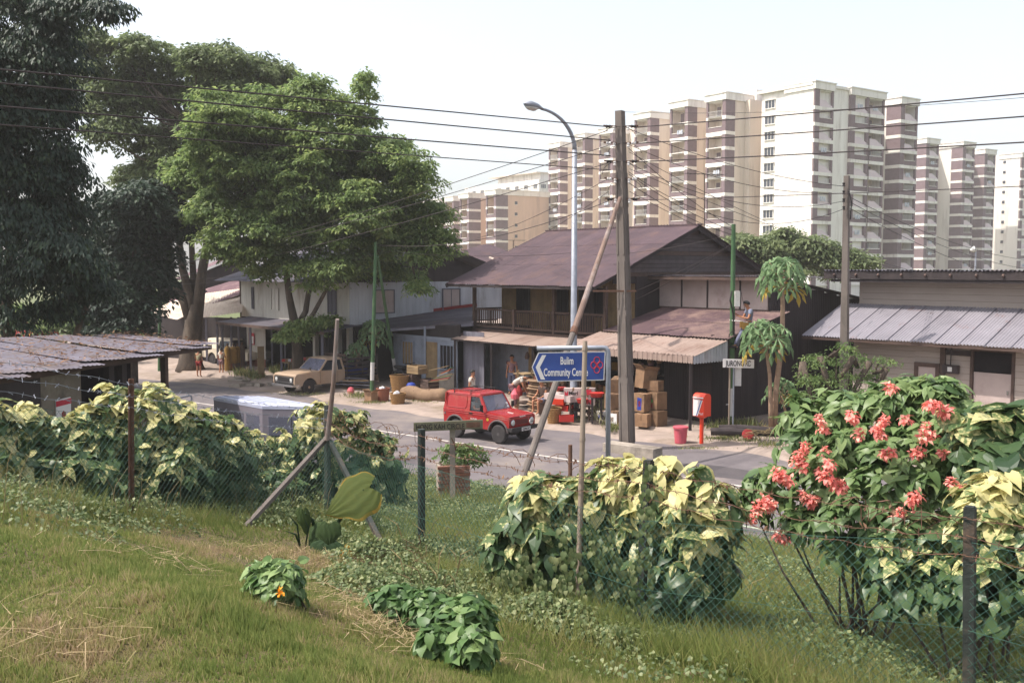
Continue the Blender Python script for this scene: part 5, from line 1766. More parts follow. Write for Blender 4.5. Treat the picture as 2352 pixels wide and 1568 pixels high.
jp(MB().para((-.55, -.65, .96), (.01, 0, 0), (0, 1.3, 0), (.04, 0, .46)), 'rear_window', M_glass2)
jp(MB().para((-.45, -.6, .6), (.5, 0, 0), (0, 1.2, 0), (0, 0, .3)).para((-.5, -.6, .8), (.1, 0, 0), (0, 1.2, 0), (-.02, 0, .42)), 'bench_seat', M_black)
# nose
go = jp(MB().para((2.055, -.66, .56), (.02, 0, 0), (0, 1.32, 0), (0, 0, .2)), 'grille', M_ink)
jp(MB().para((2.07, -.68, .76), (.02, 0, 0), (0, 1.36, 0), (0, 0, .02)).para((2.07, -.68, .54), (.02, 0, 0), (0, 1.36, 0), (0, 0, .02)), 'grille_trim', M_chrome, go)
for y0 in (-.53, .53):
    jp(MB().lathe((2.07, y0, .66), [(.085, 0), (.085, .02), (.001, .04)], 14, axis=(1, 0, 0)), 'headlight', M_lens)
jp(MB().para((2.1, -.76, .38), (.08, 0, 0), (0, 1.52, 0), (0, 0, .1)).para((1.8, .74, .38), (.3, 0, 0), (0, .05, 0), (0, 0, .1)), 'front_bumper', M_chrome)
jp(MB().tube([(1.05, .58, .97), (1.1, .6, 1.08)], .012, 6).lathe((1.12, .6, 1.1), [(.05, -.03), (.06, 0), (.03, .04)], 8, axis=(1, 0, 0)), 'wing_mirror', M_ink)
jp(MB().para((-.08, .79, .80), (.12, 0, 0), (0, .02, 0), (0, 0, .03)), 'door_handle', M_chrome)
jp(MB().para((-.22, .782, .45), (.008, 0, 0), (0, .006, 0), (0, 0, .5)).para((.72, .782, .45), (.008, 0, 0), (0, .006, 0), (0, 0, .5)), 'door_gap', M_ink)
for cx in (1.28, -1.25):
    for sg in (-1, 1):
        wheel(J, (cx, sg * .64, .315), Mx, .315, .17, sg, rim=M_beige if cx > 0 else M_hub)
# load bed with slatted sides
jp(MB().para((-2.5, -.78, .58), (1.84, 0, 0), (0, 1.56, 0), (0, 0, .08)), 'load_floor', M_wood_dark)
for sg in (-1, 1):
    for k in range(4):
        jp(MB().beam((-2.5, sg * .77, .78 + k * .2), (-.68, sg * .77, .78 + k * .2), .03, .11), 'side_slat', M_wood_dark)
    for x in (-2.45, -1.6, -.72):
        jp(MB().para((x - .03, sg * .8 - .02, .6), (.06, 0, 0), (0, .04, 0), (0, 0, .95)), 'stake', M_wood_dark)
for k in range(5):
    jp(MB().beam((-.70, -.74, .8 + k * .19), (-.70, .74, .8 + k * .19), .03, .12), 'headboard_slat', M_wood_br)
for k in range(4):
    jp(MB().beam((-2.5, -.74, .78 + k * .2), (-2.5, .74, .78 + k * .2), .03, .11), 'tail_slat', M_wood_dark)
jp(MB().box((-1.5, 0, .8), 1.2, 1.1, .28), 'blue_load', M_blue_pl)

# cream estate car by the forked tree
q = gr(492, 838, .06)
d_ = Vector((.80, -.60, 0)).normalized()
yl = Vector((-d_.y, d_.x, 0))
org_ = q - d_ * -1.15 + yl * .62
Mx = frame_m(org_, d_, yl, ZZ) @ Matrix.Scale(1.0, 4)
J = thing('estate_car', 'cream estate car with red tail lamps half hidden behind the two children', 'car', org_)
HW = .78
side = [(-1.95, .42)] + arch(-1.15, .32, .38, math.pi - .2, .2) + [(.7, .38)] + arch(1.15, .32, .38, math.pi - .2, .2) + [(1.9, .4), (1.9, .78), (.9, .92), (-2.0, .92)]
jp(MB().ext(side, (0, -HW, 0), (1, 0, 0), (0, 0, 1), (0, .07, 0)).ext(side, (0, HW - .07, 0), (1, 0, 0), (0, 0, 1), (0, .07, 0)), 'body_side', M_cream)
jp(MB().ext([(.88, .88), (1.88, .75), (1.9, .8), (.9, .935)], (0, -.72, 0), (1, 0, 0), (0, 0, 1), (0, 1.44, 0)), 'bonnet', M_cream)
jp(MB().para((-1.9, -.7, .38), (3.7, 0, 0), (0, 1.4, 0), (0, 0, .3)), 'chassis', M_black)
jp(MB().para((-1.98, -.72, .42), (.06, 0, 0), (0, 1.44, 0), (0, 0, .5)).para((1.85, -.72, .42), (.05, 0, 0), (0, 1.44, 0), (0, 0, .38)), 'end_panel', M_cream)
for sg in (1, -1):
    cab([(-1.98, .92), (-.55, .92), (-.55, 1.4), (-1.62, 1.4)], 'rear_panel', M_cream, sg)
    cab([(.3, .92), (.92, .92), (.38, 1.4), (.3, 1.4)], 'windscreen_pillar', M_cream, sg, off=.002)
    cab([(-.55, 1.34), (.4, 1.34), (.36, 1.42), (-.55, 1.42)], 'door_header', M_cream, sg)
    cab([(-.5, .93), (.78, .93), (.34, 1.35), (-.5, 1.35)], 'side_window', M_glass2, sg, .008, -.02)
lv_ = [(1.39, .64, -1.64, .4), (1.44, .6, -1.6, .34), (1.46, .5, -1.5, .24)]
vs = []
for z, hw, x0, x1 in lv_:
    vs += [(x0, -hw, z), (x1, -hw, z), (x1, hw, z), (x0, hw, z)]
fs = [(3, 2, 1, 0), (8, 9, 10, 11)]
for l in (0, 1):
    fs += [(l * 4 + i, l * 4 + (i + 1) % 4, l * 4 + 4 + (i + 1) % 4, l * 4 + 4 + i) for i in range(4)]
jp(MB().add(vs, fs), 'roof', M_cream)
jp(MB().add([(-1.97, -.66, .95), (-1.97, .66, .95), (-1.63, .58, 1.38), (-1.63, -.58, 1.38), (-1.95, -.66, .95), (-1.95, .66, .95), (-1.61, .58, 1.38), (-1.61, -.58, 1.38)],
            [(3, 2, 1, 0), (4, 5, 6, 7), (1, 5, 4, 0), (2, 6, 5, 1), (3, 7, 6, 2), (0, 4, 7, 3)]), 'rear_window', M_glass)
for sg in (-1, 1):
    jp(MB().para((-1.995, sg * .62 - .1, .62), (.03, 0, 0), (0, .2, 0), (0, 0, .26)), 'tail_lamp', M_red_pl)
jp(MB().para((-2.06, -.76, .42), (.08, 0, 0), (0, 1.52, 0), (0, 0, .1)), 'rear_bumper', M_chrome)
for cx in (1.15, -1.15):
    for sg in (-1, 1):
        wheel(J, (cx, sg * .64, .31), Mx, .31, .17, sg)

# silver van beyond the hedge
YV = 22.0
c1, c2, c3 = at(602, 926, YV), at(735, 931, YV - .15), None
zr = c1.z
d_ = Vector((c2.x - c1.x, c2.y - c1.y, 0))
wv_ = d_.length
d_.normalize()
yb = Vector((-.72, .69, 0))
gz = .45
Vn = thing('parked_van', 'plain silver grey van parked nose away behind the left hedge, roof showing', 'van', Vector((c1.x, c1.y, gz)))
O_ = Vector((c1.x, c1.y, 0))
base = [(0, 0), (wv_, 0)]
LV_ = 2.1
def vq(s, t, z):
    return O_ + d_ * s + yb * t + ZZ * z
mb = MB().add([vq(0, 0, gz + .3), vq(wv_, 0, gz + .3), vq(wv_, LV_, gz + .3), vq(0, LV_, gz + .3), vq(-.0, 0, zr - .12), vq(wv_, 0, zr - .12), vq(wv_, LV_, zr - .12), vq(0, LV_, zr - .12)],
              [(3, 2, 1, 0), (0, 1, 5, 4), (1, 2, 6, 5), (2, 3, 7, 6), (3, 0, 4, 7)])
mb.part('body', M_vangrey, Vn)
rr = MB()
for k, (ins, dz) in enumerate(((-.01, -.125), (.0, -.06), (.05, -.02), (.16, 0.0))):
    rr.v += [tuple(vq(ins, ins, zr + dz)), tuple(vq(wv_ - ins, ins, zr + dz)), tuple(vq(wv_ - ins, LV_ - ins, zr + dz)), tuple(vq(ins, LV_ - ins, zr + dz))]
for k in range(3):
    rr.f += [(k * 4 + i, k * 4 + (i + 1) % 4, k * 4 + 4 + (i + 1) % 4, k * 4 + 4 + i) for i in range(4)]
rr.f += [(12, 13, 14, 15)]
rr.m = [0] * len(rr.f)
rr.part('roof', M_silver, Vn)
MB().para(vq(.14, -.012, zr - .72), d_ * (wv_ - .28), yb * .011, ZZ * .42).part('rear_window', M_glass, Vn)
MB().para(vq(.14, -.02, zr - .75), d_ * (wv_ - .28), yb * .018, ZZ * .025).part('window_trim', M_ink, Vn)
for t_ in (.12, .78, 1.44):
    MB().para(vq(-.012, t_, zr - .72), d_ * .011, yb * .54, ZZ * .42).part('side_window', M_glass, Vn)
for s_ in (.03, wv_ - .11):
    MB().para(vq(s_, -.014, zr - 1.1), d_ * .08, yb * .013, ZZ * .24).part('tail_lamp', M_red_pl, Vn)
for k in range(4):
    MB().para(vq(.14 + k * wv_ / 5, .2, zr + .001), d_ * .05, yb * (LV_ - .4), ZZ * .012).part('roof_rib', M_silver, Vn)
MB().para(vq(wv_ / 2 - .004, -.014, gz + .35), d_ * .008, yb * .013, ZZ * (zr - gz - .6)).part('door_gap', M_ink, Vn)
MB().para(vq(0, -.06, gz + .25), d_ * wv_, yb * .06, ZZ * .12).part('rear_bumper', M_black, Vn)
for t_ in (.45, 1.7):
    for s_ in (.08, wv_ - .08):
        MB().lathe(vq(s_, t_, gz + .28), [(.28, -.08), (.28, .08)], 14, axis=d_).part('wheel', M_black, Vn)
# motorcycle, dark, by the green poles
mcp = gr(930, 884, .1)
Mx = frame_m(mcp, Vector((.75, -.66, 0)).normalized(), Vector((.66, .75, 0)).normalized(), ZZ)
J = thing('motorcycle', 'dark motorcycle parked between the green pole and the annex wall', 'motorcycle', mcp)
for x in (.6, -.6):
    jp(MB().tube([Vector((x + .27 * math.cos(a), 0, .3 + .27 * math.sin(a))) for a in np.linspace(0, 2 * math.pi, 17)], .045, 6), 'wheel', M_black)
jp(MB().tube([(.6, 0, .3), (.42, 0, .85), (.36, 0, .98)], .035, 6).tube([(.36, -.33, 1.0), (.38, 0, .98), (.36, .33, 1.0)], .016, 6), 'fork', M_ink)
jp(MB().tube([(.42, 0, .75), (.2, 0, .78), (-.1, 0, .72)], [.09, .14, .1], 8), 'fuel_tank', M_ink)
jp(MB().tube([(-.08, 0, .74), (-.4, 0, .76), (-.68, 0, .8)], [.09, .11, .07], 8), 'seat', M_black)
jp(MB().box((0, 0, .42), .42, .26, .36), 'engine', M_ink)
jp(MB().beam((-.6, 0, .3), (.0, 0, .4), .06, .06), 'swing_arm', M_ink)
jp(MB().lathe((.5, 0, .88), [(.05, 0), (.09, .06), (.001, .09)], 10, axis=(1, 0, 0)), 'headlight', M_lens)
# ---------------------------------------------------------------- fence on the near bank
FP = []
for u, v0, v1, s_ in ((297, 870, 1213, 200), (752, 932, 1192, 150), (968, 985, 1300, 190), (1483, 1058, 1500, 255), (2228, 1165, 1640, 330)):
    Y = FPX / s_
    t, b = at(u if u != 1483 else 1490, v0, Y), at(u if u != 1483 else 1462, v1, Y)
    FP.append((b, t))
eL = Vector((-6.3, 6.9, 0))
eL.z = float(hz(-6.3, 6.9))
FP.insert(0, (eL, eL + ZZ * 1.7))
eR = Vector((5.6, 4.5, 0))
eR.z = float(hz(5.6, 4.5))
FP.append((eR, eR + ZZ * 1.7))
Fe = thing('chain_link_fence', 'green chain link fence with dark posts and barbed strands across the bank', 'fence', (0, 11, 1.7))
pm = {1: ('rust', .022), 2: ('post', .055), 3: ('post', .05), 4: ('post', .045), 5: ('post', .045)}
for i, (b, t) in enumerate(FP):
    gz_ = min(b.z, float(hz(b.x, b.y)))
    bb = Vector((b.x, b.y, gz_ - .2))
    m = MB()
    if i == 3:
        m.tube([bb, t], .047, 10)
    elif i in (1, 0):
        d = (t - bb)
        m.beam(bb, t, .05, .012).beam(bb + Vector((.022, .025, 0)), t + Vector((.022, .025, 0)), .012, .045)
    else:
        m.beam(bb, t, .074, .074, up=(.6, .8, 0))
        m.beam(t, t + ZZ * .01, .06, .06, up=(.6, .8, 0))
    m.part('post', M_rust if i in (0, 1) else M_post, Fe)
cb, ct = FP[2]
j_ = at(753, 1003, ct.y - .06)
for u, v, Y, mm in ((570, 1203, 12.9, M_pole_conc), (866, 1228, 12.6, M_post)):
    e_ = at(u, v, Y)
    MB().beam(j_, e_ + (e_ - j_) * .06, .06, .06).part('brace', mm, Fe)
MESH_H = 1.25
for i in range(len(FP) - 1):
    (b0, t0), (b1, t1) = FP[i], FP[i + 1]
    b0 = Vector((b0.x, b0.y, b0.z + .02))
    b1 = Vector((b1.x, b1.y, b1.z + .02))
    h0, h1 = Vector((0, 0, MESH_H)), Vector((0, 0, MESH_H))
    Ld = Vector((b1.x - b0.x, b1.y - b0.y, 0))
    L = Ld.length
    dn = Vector((-Ld.y, Ld.x, 0)).normalized()
    if dn.y > 0:
        dn = -dn
    cell = .082
    w = MB()

    def fp(s, z):
        f = min(max(s / L, 0), 1)
        sag = -.03 * math.sin(math.pi * f) * (z / MESH_H)
        return b0.lerp(b1, f) + ZZ * (z + sag) + dn * (.05 + .03 * math.sin(3.1 * f * L + z * 2))
    k = int((L + MESH_H) / cell) + 1
    for sg in (1, -1):
        for q in range(k):
            c = q * cell
            # line s - z = c - H  (sg = 1) or s + z = c
            if sg == 1:
                s0, s1 = max(0, c - MESH_H), min(L, c)
                z0, z1 = s0 - (c - MESH_H), s1 - (c - MESH_H)
            else:
                s0, s1 = max(0, c - MESH_H), min(L, c)
                z0, z1 = c - s0, c - s1
            if s1 - s0 < .02:
                continue
            n = 5
            pts = [fp(s0 + (s1 - s0) * j / n, min(MESH_H, z0 + (z1 - z0) * j / n)) + dn * (.003 * sg) for j in range(n + 1)]
            w.tube(pts, .0018, 3, cap=False)
    w.part('chain_link_mesh', M_wire_g, Fe, kind='stuff')
    for zz in (.03, .62, 1.25):
        MB().tube([fp(L * j / 8, zz) + dn * .008 for j in range(9)], .0024, 4, cap=False).part('line_wire', M_wire_g, Fe)
    for q, zz in enumerate((1.36, 1.50, 1.64)):
        if i == 2 and q == 2:
            continue
        sag = random.uniform(.02, .09) + (.1 if i == 2 else 0)
        pts = []
        for j in range(41):
            f = j / 40
            pts.append(t0.lerp(t1, f) - ZZ * (1.70 - zz) + dn * .05 - ZZ * sag * 4 * f * (1 - f) + Vector((0, 0, .012 * math.sin(f * 40 + q * 2))))
        bw = MB().tube(pts, .0035, 4, cap=False)
        for j in range(int(L / .14)):
            f = (j + .5) / int(L / .14)
            p = t0.lerp(t1, f) - ZZ * (1.70 - zz) + dn * .05 - ZZ * sag * 4 * f * (1 - f)
            for _ in range(2):
                d = Vector((random.uniform(-1, 1), random.uniform(-1, 1), random.uniform(-1, 1))).normalized() * .03
                bw.tube([p - d, p + d], .0028, 3, cap=False)
        bw.part('barbed_wire', M_rust if i >= 2 else M_galv, Fe)
# dead creeper caught on the barbed strands between the middle posts
P_, D_, U_ = [], [], []
tw = MB()
for i in (2, 3, 4):
    (b0, t0), (b1, t1) = FP[i], FP[i + 1]
    for _ in range(90 if i < 4 else 45):
        f = random.random()
        p = t0.lerp(t1, f) - ZZ * (random.choice((.06, .2, .34)) + .18 * 4 * f * (1 - f) * (.9 if i == 2 else .4) * random.random())
        P_.append(p)
        D_.append((random.uniform(-1, 1), random.uniform(-1, 1), -1.2))
        U_.append((random.uniform(-1, 1), random.uniform(-1, 1), .4))
    for _ in range(7):
        f = random.random() * .9
        p = t0.lerp(t1, f) - ZZ * .1
        tw.tube([p + Vector((math.sin(q * .9 + f * 9) * .06 + q * .05, 0, math.cos(q * 1.1 + f * 7) * .07 - q * .02)) for q in range(8)], .004, 3, cap=False)
n = len(P_)
lm_dead = leafmat('dead_leaf', [(0, S(96, 66, 52)), (1, S(150, 118, 92))], .2, .8)
me = leaves('dead_creeper', np.array(P_), np.array(D_), np.array(U_), rng.uniform(.03, .07, n), rng.uniform(.012, .03, n), rng.random(n), lm_dead, (0, 11, 1.7))
put('dead_creeper_leaves', me, Fe, Matrix.Translation((0, 11, 1.7)), kind='stuff')
tw.part('dead_creeper_stems', M_rust, Fe, kind='stuff')
# loose poles tied to the fence
a_, b_ = at(775, 733, 14.6), at(752, 1010, 15.0)
mb = MB()
mb.tube([a_, a_.lerp(b_, .5) + Vector((.02, 0, 0)), b_], [.028, .034, .04], 8)
mb.top('leaning_rod', M_pole_wood, 'thin weathered rod rising crookedly from the braced corner post', 'rod', base=b_)
a_, b_ = at(1344, 783, 9.9), at(1327, 1400, 9.55)
mb = MB()
mb.tube([a_, a_.lerp(b_, .02), a_.lerp(b_, .05), a_.lerp(b_, .5), b_], [.022, .026, .025, .027, .03], 10)
for f in (.03, .2, .37, .55, .72, .88):
    mb.tube([a_.lerp(b_, f - .006), a_.lerp(b_, f + .006)], .031, 10)
mb.top('bamboo_pole', M_bamboo, 'long upright bamboo pole standing in front of the blue sign', 'pole', base=b_)
a_ = at(1310, 1021, 15.5)
MB().tube([(a_.x, a_.y, .35), a_], .032, 8).top('rusty_stub', M_rust, 'short rusty iron stub post on the bank below the blue sign', 'post')

# ---------------------------------------------------------------- railings at the road edge
def railing(pa, pb, h, step, label, grp, m):
    t = thing('road_railing', label, 'railing', pa, grp)
    d = (pb - pa)
    L = d.length
    d.normalize()
    r = .08
    pts = [pa, pa + ZZ * (h - r), pa + ZZ * (h - .02) + d * .03, pa + ZZ * h + d * r, pb + ZZ * h - d * r, pb + ZZ * (h - .02) - d * .03, pb + ZZ * (h - r), pb]
    MB().tube(pts, .034, 8).part('top_tube', m, t, smooth=True)
    MB().tube([pa + ZZ * (h - .17), pb + ZZ * (h - .17)], .018, 6).part('upper_bar', m, t)
    MB().tube([pa + ZZ * .1, pb + ZZ * .1], .018, 6).part('lower_bar', m, t)
    me = MB().tube([(0, 0, .1), (0, 0, h - .17)], .011, 5).mesh('upright', m)
    n = int(L / step)
    for i in range(1, n):
        put('upright', me, t, Matrix.Translation(pa + d * (L * i / n)))
    return t


def on_rail(u, o=18.2):
    k = (u - 1176) / FPX
    Y = o / (.641 * k + .768)
    return Vector((k * Y, Y, 0))


M_rail = mat('chalky_green_rail', S(176, 182, 168), S(140, 150, 132), 8, .7)
railing(on_rail(1585), on_rail(1872), .83, .17, 'pale green road railing with rounded ends at the left of the pink flowered bush', 'railings along the near kerb', M_rail)
railing(on_rail(1884), on_rail(2160), .83, .17, 'pale green road railing mostly hidden behind the pink flowered bush', 'railings along the near kerb', M_rail)
pa = at(300, 960, 31.5)
pa.z = .02
pb2 = at(441, 960, 34.5)
pb2.z = .02
railing(pa, pb2, .85, .2, 'dark road railing with a rounded end beside the open shed', 'railings along the near kerb', M_galv)

# ---------------------------------------------------------------- trees
LM_mid = leafmat('street_tree_leaf', [(0, S(72, 92, 56)), (.5, S(106, 126, 74)), (.85, S(140, 154, 92)), (1, S(160, 172, 108))], .5, .55)
LM_oliv = leafmat('olive_tree_leaf', [(0, S(66, 80, 54)), (.5, S(94, 108, 70)), (1, S(132, 142, 98))], .42, .55)
LM_shaded = leafmat('shaded_tree_leaf', [(0, S(28, 44, 34)), (.6, S(38, 56, 42)), (1, S(70, 86, 54))], .2, .55)  # shade on the left trees is put into this darker leaf colour
LM_young = leafmat('young_leaf', [(0, S(74, 96, 54)), (.5, S(100, 122, 68)), (1, S(134, 146, 90))], .4, .5)
LM_vine = leafmat('vine_leaf', [(0, S(50, 76, 42)), (.6, S(82, 110, 60)), (1, S(130, 150, 96))], .3, .45)
LM_gloss = leafmat('glossy_leaf', [(0, S(64, 88, 54)), (.6, S(92, 116, 70)), (1, S(124, 142, 92))], .36, .42, spec=.35)
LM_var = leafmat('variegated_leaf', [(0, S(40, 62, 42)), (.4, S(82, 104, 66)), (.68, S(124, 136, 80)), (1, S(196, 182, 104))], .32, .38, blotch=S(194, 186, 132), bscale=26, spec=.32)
LM_papaya = leafmat('papaya_leaf', [(0, S(84, 112, 74)), (.6, S(116, 142, 98)), (.85, S(140, 160, 110)), (1, S(176, 150, 66))], .3, .5)
LM_bract = leafmat('coral_bract', [(0, S(214, 116, 112)), (.6, S(234, 146, 134)), (1, S(242, 182, 162))], .3, .6)


def tree(name, label, cat, base, trunks, ells, lm, per_m2, rc, lpc, ll, lw, droop=.6, group=None, bark=None, spread=(0, 1), grp_part='crown', limbs=True):
    base = Vector(base)
    t = thing(name, label, cat, base, group)
    mb = MB()
    for pts, rad in trunks:
        mb.tube(pts, rad, 9)
    # limbs reach into the crown
    tips = [Vector(p[0][-1]) for p in trunks]
    for c, r in (ells if limbs else ()):
        c = Vector(c)
        q = min(tips, key=lambda x: (x - c).length)
        mid = q.lerp(c, .5) + Vector((random.uniform(-.3, .3), random.uniform(-.3, .3), -.25))
        if random.random() < 30 / max(30, len(ells)):
            mb.tube([q - (c - q) * .03, mid, c], [.10, .06, .02], 6)
    mb.part('trunk', bark or M_bark, t, smooth=True)
    P, D, U_, C = crown_points(ells, per_m2, rc, lpc, droop)
    n = len(P)
    lv = np.clip(spread[0] + (spread[1] - spread[0]) * (.5 * C + .5 * rng.random(n)), 0, 1)
    L = rng.uniform(ll[0], ll[1], n)
    me = leaves(grp_part, P, D, U_, L, L * rng.uniform(lw[0], lw[1], n), lv, lm, base)
    put(grp_part, me, t, Matrix.Translation(base))
    return t


def els(lst, Y, dy=1.5, depth=None):
    out = []
    for u, v, ru, rv in lst:
        yy = Y + random.uniform(-dy, dy)
        k = yy / FPX
        out.append((at(u, v, yy), (ru * k, (depth if depth else .5 * (ru + rv) * k * 1.1), rv * k)))
    return out


# the leafy street tree in front of the white house
tb = gr(685, 884, .1)
Yc = tb.y
trk = [([tb, at(683, 800, Yc), at(676, 740, Yc), at(664, 680, Yc), at(655, 600, Yc), at(640, 480, Yc)], [.30, .24, .2, .15, .13, .07]),
       ([at(680, 755, Yc), at(702, 715, Yc + .2), at(712, 650, Yc + .3), at(740, 560, Yc + .4), at(770, 420, Yc + .3)], [.15, .13, .11, .09, .05]),
       ([at(684, 770, Yc), at(720, 720, Yc - .2), at(755, 655, Yc - .3), at(820, 560, Yc - .3), at(900, 460, Yc)], [.12, .1, .08, .07, .04])]
E = els([(540, 290, 120, 75), (640, 245, 105, 62), (745, 265, 95, 75), (835, 215, 20, 55), (822, 262, 45, 30), (455, 400, 70, 48), (560, 405, 125, 80), (700, 390, 120, 85),
         (840, 345, 85, 62), (920, 365, 75, 50), (965, 425, 50, 55), (960, 500, 75, 70), (830, 505, 120, 85), (680, 525, 120, 75), (560, 540, 90, 65), (495, 480, 70, 50),
         (600, 335, 150, 62), (760, 330, 110, 62), (560, 470, 120, 62), (700, 460, 140, 66), (860, 430, 110, 66), (770, 560, 120, 55), (610, 575, 90, 45), (660, 400, 150, 70), (480, 340, 70, 50), (925, 575, 90, 60), (1000, 520, 42, 52), (735, 615, 95, 40), (845, 615, 95, 42), (640, 610, 60, 35), (968, 650, 20, 34), (430, 385, 55, 35), (1020, 560, 25, 40)], Yc, 1.6)
tree('street_tree', 'big bright green leafy street tree in front of the white timber house', 'tree', tb, trk, [(c, tuple(q * .88 for q in r)) for c, r in E] + split_ells(E, 3, .42, .82), LM_mid, 3.7, .38, 44, (.14, .27), (.38, .6), group=None, spread=(.05, 1))
# low sprays on its trunk
E = els([(690, 755, 42, 22), (735, 735, 45, 16), (665, 770, 30, 14)], Yc - .5, .2)
P, D, U_, C = crown_points(E, 5, .4, 60, .7)
L = rng.uniform(.14, .26, len(P))
me = leaves('low_spray', P, D, U_, L, L * .5, np.clip(.3 + .7 * rng.random(len(P)), 0, 1), LM_young, tb)
st_ = bpy.data.objects['street_tree']
put('low_spray', me, st_, Matrix.Translation(tb))

# big forked tree behind, to the left
tb = gr(438, 850, .1)
Yc = tb.y
trk = [([tb - ZZ * .2, tb + ZZ * .35, at(440, 790, Yc), at(446, 735, Yc), at(450, 700, Yc)], [.85, .62, .5, .44, .3]),
       ([at(443, 750, Yc), at(425, 695, Yc), at(395, 645, Yc), at(385, 600, Yc), at(370, 480, Yc)], [.32, .26, .22, .18, .1]),
       ([at(447, 745, Yc), at(440, 690, Yc), at(420, 620, Yc), at(410, 540, Yc), at(420, 400, Yc)], [.3, .24, .2, .16, .1]),
       ([at(450, 740, Yc), at(458, 680, Yc), at(465, 620, Yc), at(480, 540, Yc), at(520, 380, Yc)], [.34, .28, .24, .2, .1]),
       ([at(448, 740, Yc + .3), at(445, 650, Yc + .3), at(440, 560, Yc + .3), at(450, 300, Yc)], [.2, .18, .14, .08])]
E = els([(250, 130, 75, 62), (335, 118, 75, 48), (420, 175, 75, 60), (500, 150, 80, 55), (590, 165, 85, 48), (650, 185, 45, 35), (330, 230, 95, 62), (450, 250, 90, 62), (250, 240, 75, 60),
         (300, 320, 85, 55), (380, 340, 70, 62), (560, 230, 90, 50), (215, 180, 50, 50), (380, 430, 70, 60), (330, 400, 60, 40), (420, 510, 60, 50)], Yc + 1, 2.0)
tree('forked_tree', 'tall spreading tree with forked trunk behind the two children', 'tree', tb, trk, [(c, tuple(q * .88 for q in r)) for c, r in E] + split_ells(E, 3, .42, .82), LM_oliv, 2.6, .48, 46, (.18, .32), (.4, .6), spread=(.1, 1))

# dark trees at the left
tb = Vector((at(300, 800, 44).x, 44, .2))
trk = [([tb, at(300, 700, 44), at(310, 560, 44)], [.3, .25, .15])]
E = els([(345, 470, 62, 62), (270, 545, 75, 50), (330, 565, 66, 60), (300, 480, 70, 60), (400, 520, 50, 50), (225, 605, 60, 55), (300, 650, 85, 62), (305, 700, 50, 50), (235, 700, 75, 50), (338, 628, 40, 50), (262, 742, 70, 34)], 44, 1.5)
tree('dark_tree', 'dark dense tree between the hanging tree and the forked trunk', 'tree', tb, trk, E, LM_shaded, 3.0, .6, 80, (.18, .32), (.4, .6), spread=(0, .9), limbs=False)
tb = Vector((at(12, 800, 27).x, 27, .6))
trk = [([tb, at(14, 700, 27), at(30, 500, 27), at(40, 200, 27)], [.16, .15, .13, .1]), ([Vector((at(165, 800, 27).x, 27, .6)), at(170, 780, 27), at(200, 700, 27), at(190, 560, 27)], [.09, .09, .08, .06])]
E = els([(40, 40, 120, 100), (150, 20, 75, 40), (235, 12, 58, 22), (265, 28, 26, 18), (30, 170, 110, 100), (120, 120, 60, 75), (60, 300, 110, 100), (125, 250, 45, 80), (40, 430, 110, 100), (125, 410, 60, 80),
         (140, 500, 65, 60), (50, 550, 110, 85), (150, 600, 75, 60), (60, 650, 100, 60), (180, 655, 60, 50), (-60, 300, 60, 300), (110, 720, 60, 35), (20, 730, 50, 30)], 27, 1.5)
t_ = tree('hanging_tree', 'tall dark tree with hanging foliage filling the left edge', 'tree', tb, trk, E, LM_shaded, 5.5, .42, 70, (.10, .2), (.35, .5), droop=1.6, spread=(0, 1), limbs=False)
# pale undergrowth and a light tree seen below them
E = els([(60, 730, 60, 38), (140, 745, 60, 30), (230, 770, 60, 25)], 52, 2)
tree('pale_tree', 'pale green small tree glimpsed under the dark trees', 'tree', Vector((at(80, 800, 52).x, 52, .1)), [([Vector((at(80, 800, 52).x, 52, .1)), at(80, 740, 52)], [.12, .08])], E, LM_young, 3, .5, 60, (.15, .3), (.4, .6))
E = els([(345, 705, 30, 40), (330, 755, 30, 30), (60, 775, 80, 22)], 62, 2)
tree('small_tree', 'small green tree beside the bleached roof at the left', 'tree', Vector((at(345, 800, 62).x, 62, .1)), [([Vector((at(345, 800, 62).x, 62, .1)), at(345, 720, 62)], [.12, .08])], E, LM_mid, 3, .5, 60, (.15, .3), (.4, .6))

# tree behind the gabled house and the right house
tb = Vector((at(1800, 700, 58).x, 58, .1))
trk = [([tb, at(1800, 640, 58), at(1790, 580, 58)], [.3, .25, .15])]
E = els([(1690, 560, 38, 26), (1740, 575, 50, 34), (1800, 560, 46, 30), (1800, 535, 16, 14), (1860, 568, 55, 30), (1920, 590, 52, 30), (1965, 605, 35, 26), (1850, 610, 80, 32), (1730, 612, 45, 26)], 58, 1.5)
tree('roadside_tree', 'round grey green tree rising behind the gabled house roof', 'tree', tb, trk, E, LM_oliv, 3.2, .6, 75, (.2, .34), (.4, .6), spread=(.2, 1))
# thin olive shrub before the right house
tb = gr(1925, 985, .14)
Yc = tb.y - 2.2
tb = Vector((tb.x, Yc, .14))
trk = [([tb + Vector((random.uniform(-.3, .3), 0, 0)), at(1870 + 25 * k, 900, Yc), at(1845 + 38 * k, 810 + 12 * abs(k - 2), Yc)], [.03, .025, .012]) for k in range(6)]
E = els([(1930, 800, 28, 16), (1880, 830, 40, 18), (1960, 830, 40, 22), (2020, 830, 30, 12), (1860, 870, 36, 18), (1930, 870, 50, 26), (2000, 868, 42, 18), (1890, 915, 48, 22), (1960, 915, 55, 24), (1900, 955, 55, 26)], Yc, .4)
tree('thin_shrub', 'thin olive shrub with small leaves before the weatherboard house', 'shrub', tb, trk, E, LM_young, 7, .26, 34, (.07, .13), (.35, .5), spread=(0, .8), bark=M_bark)

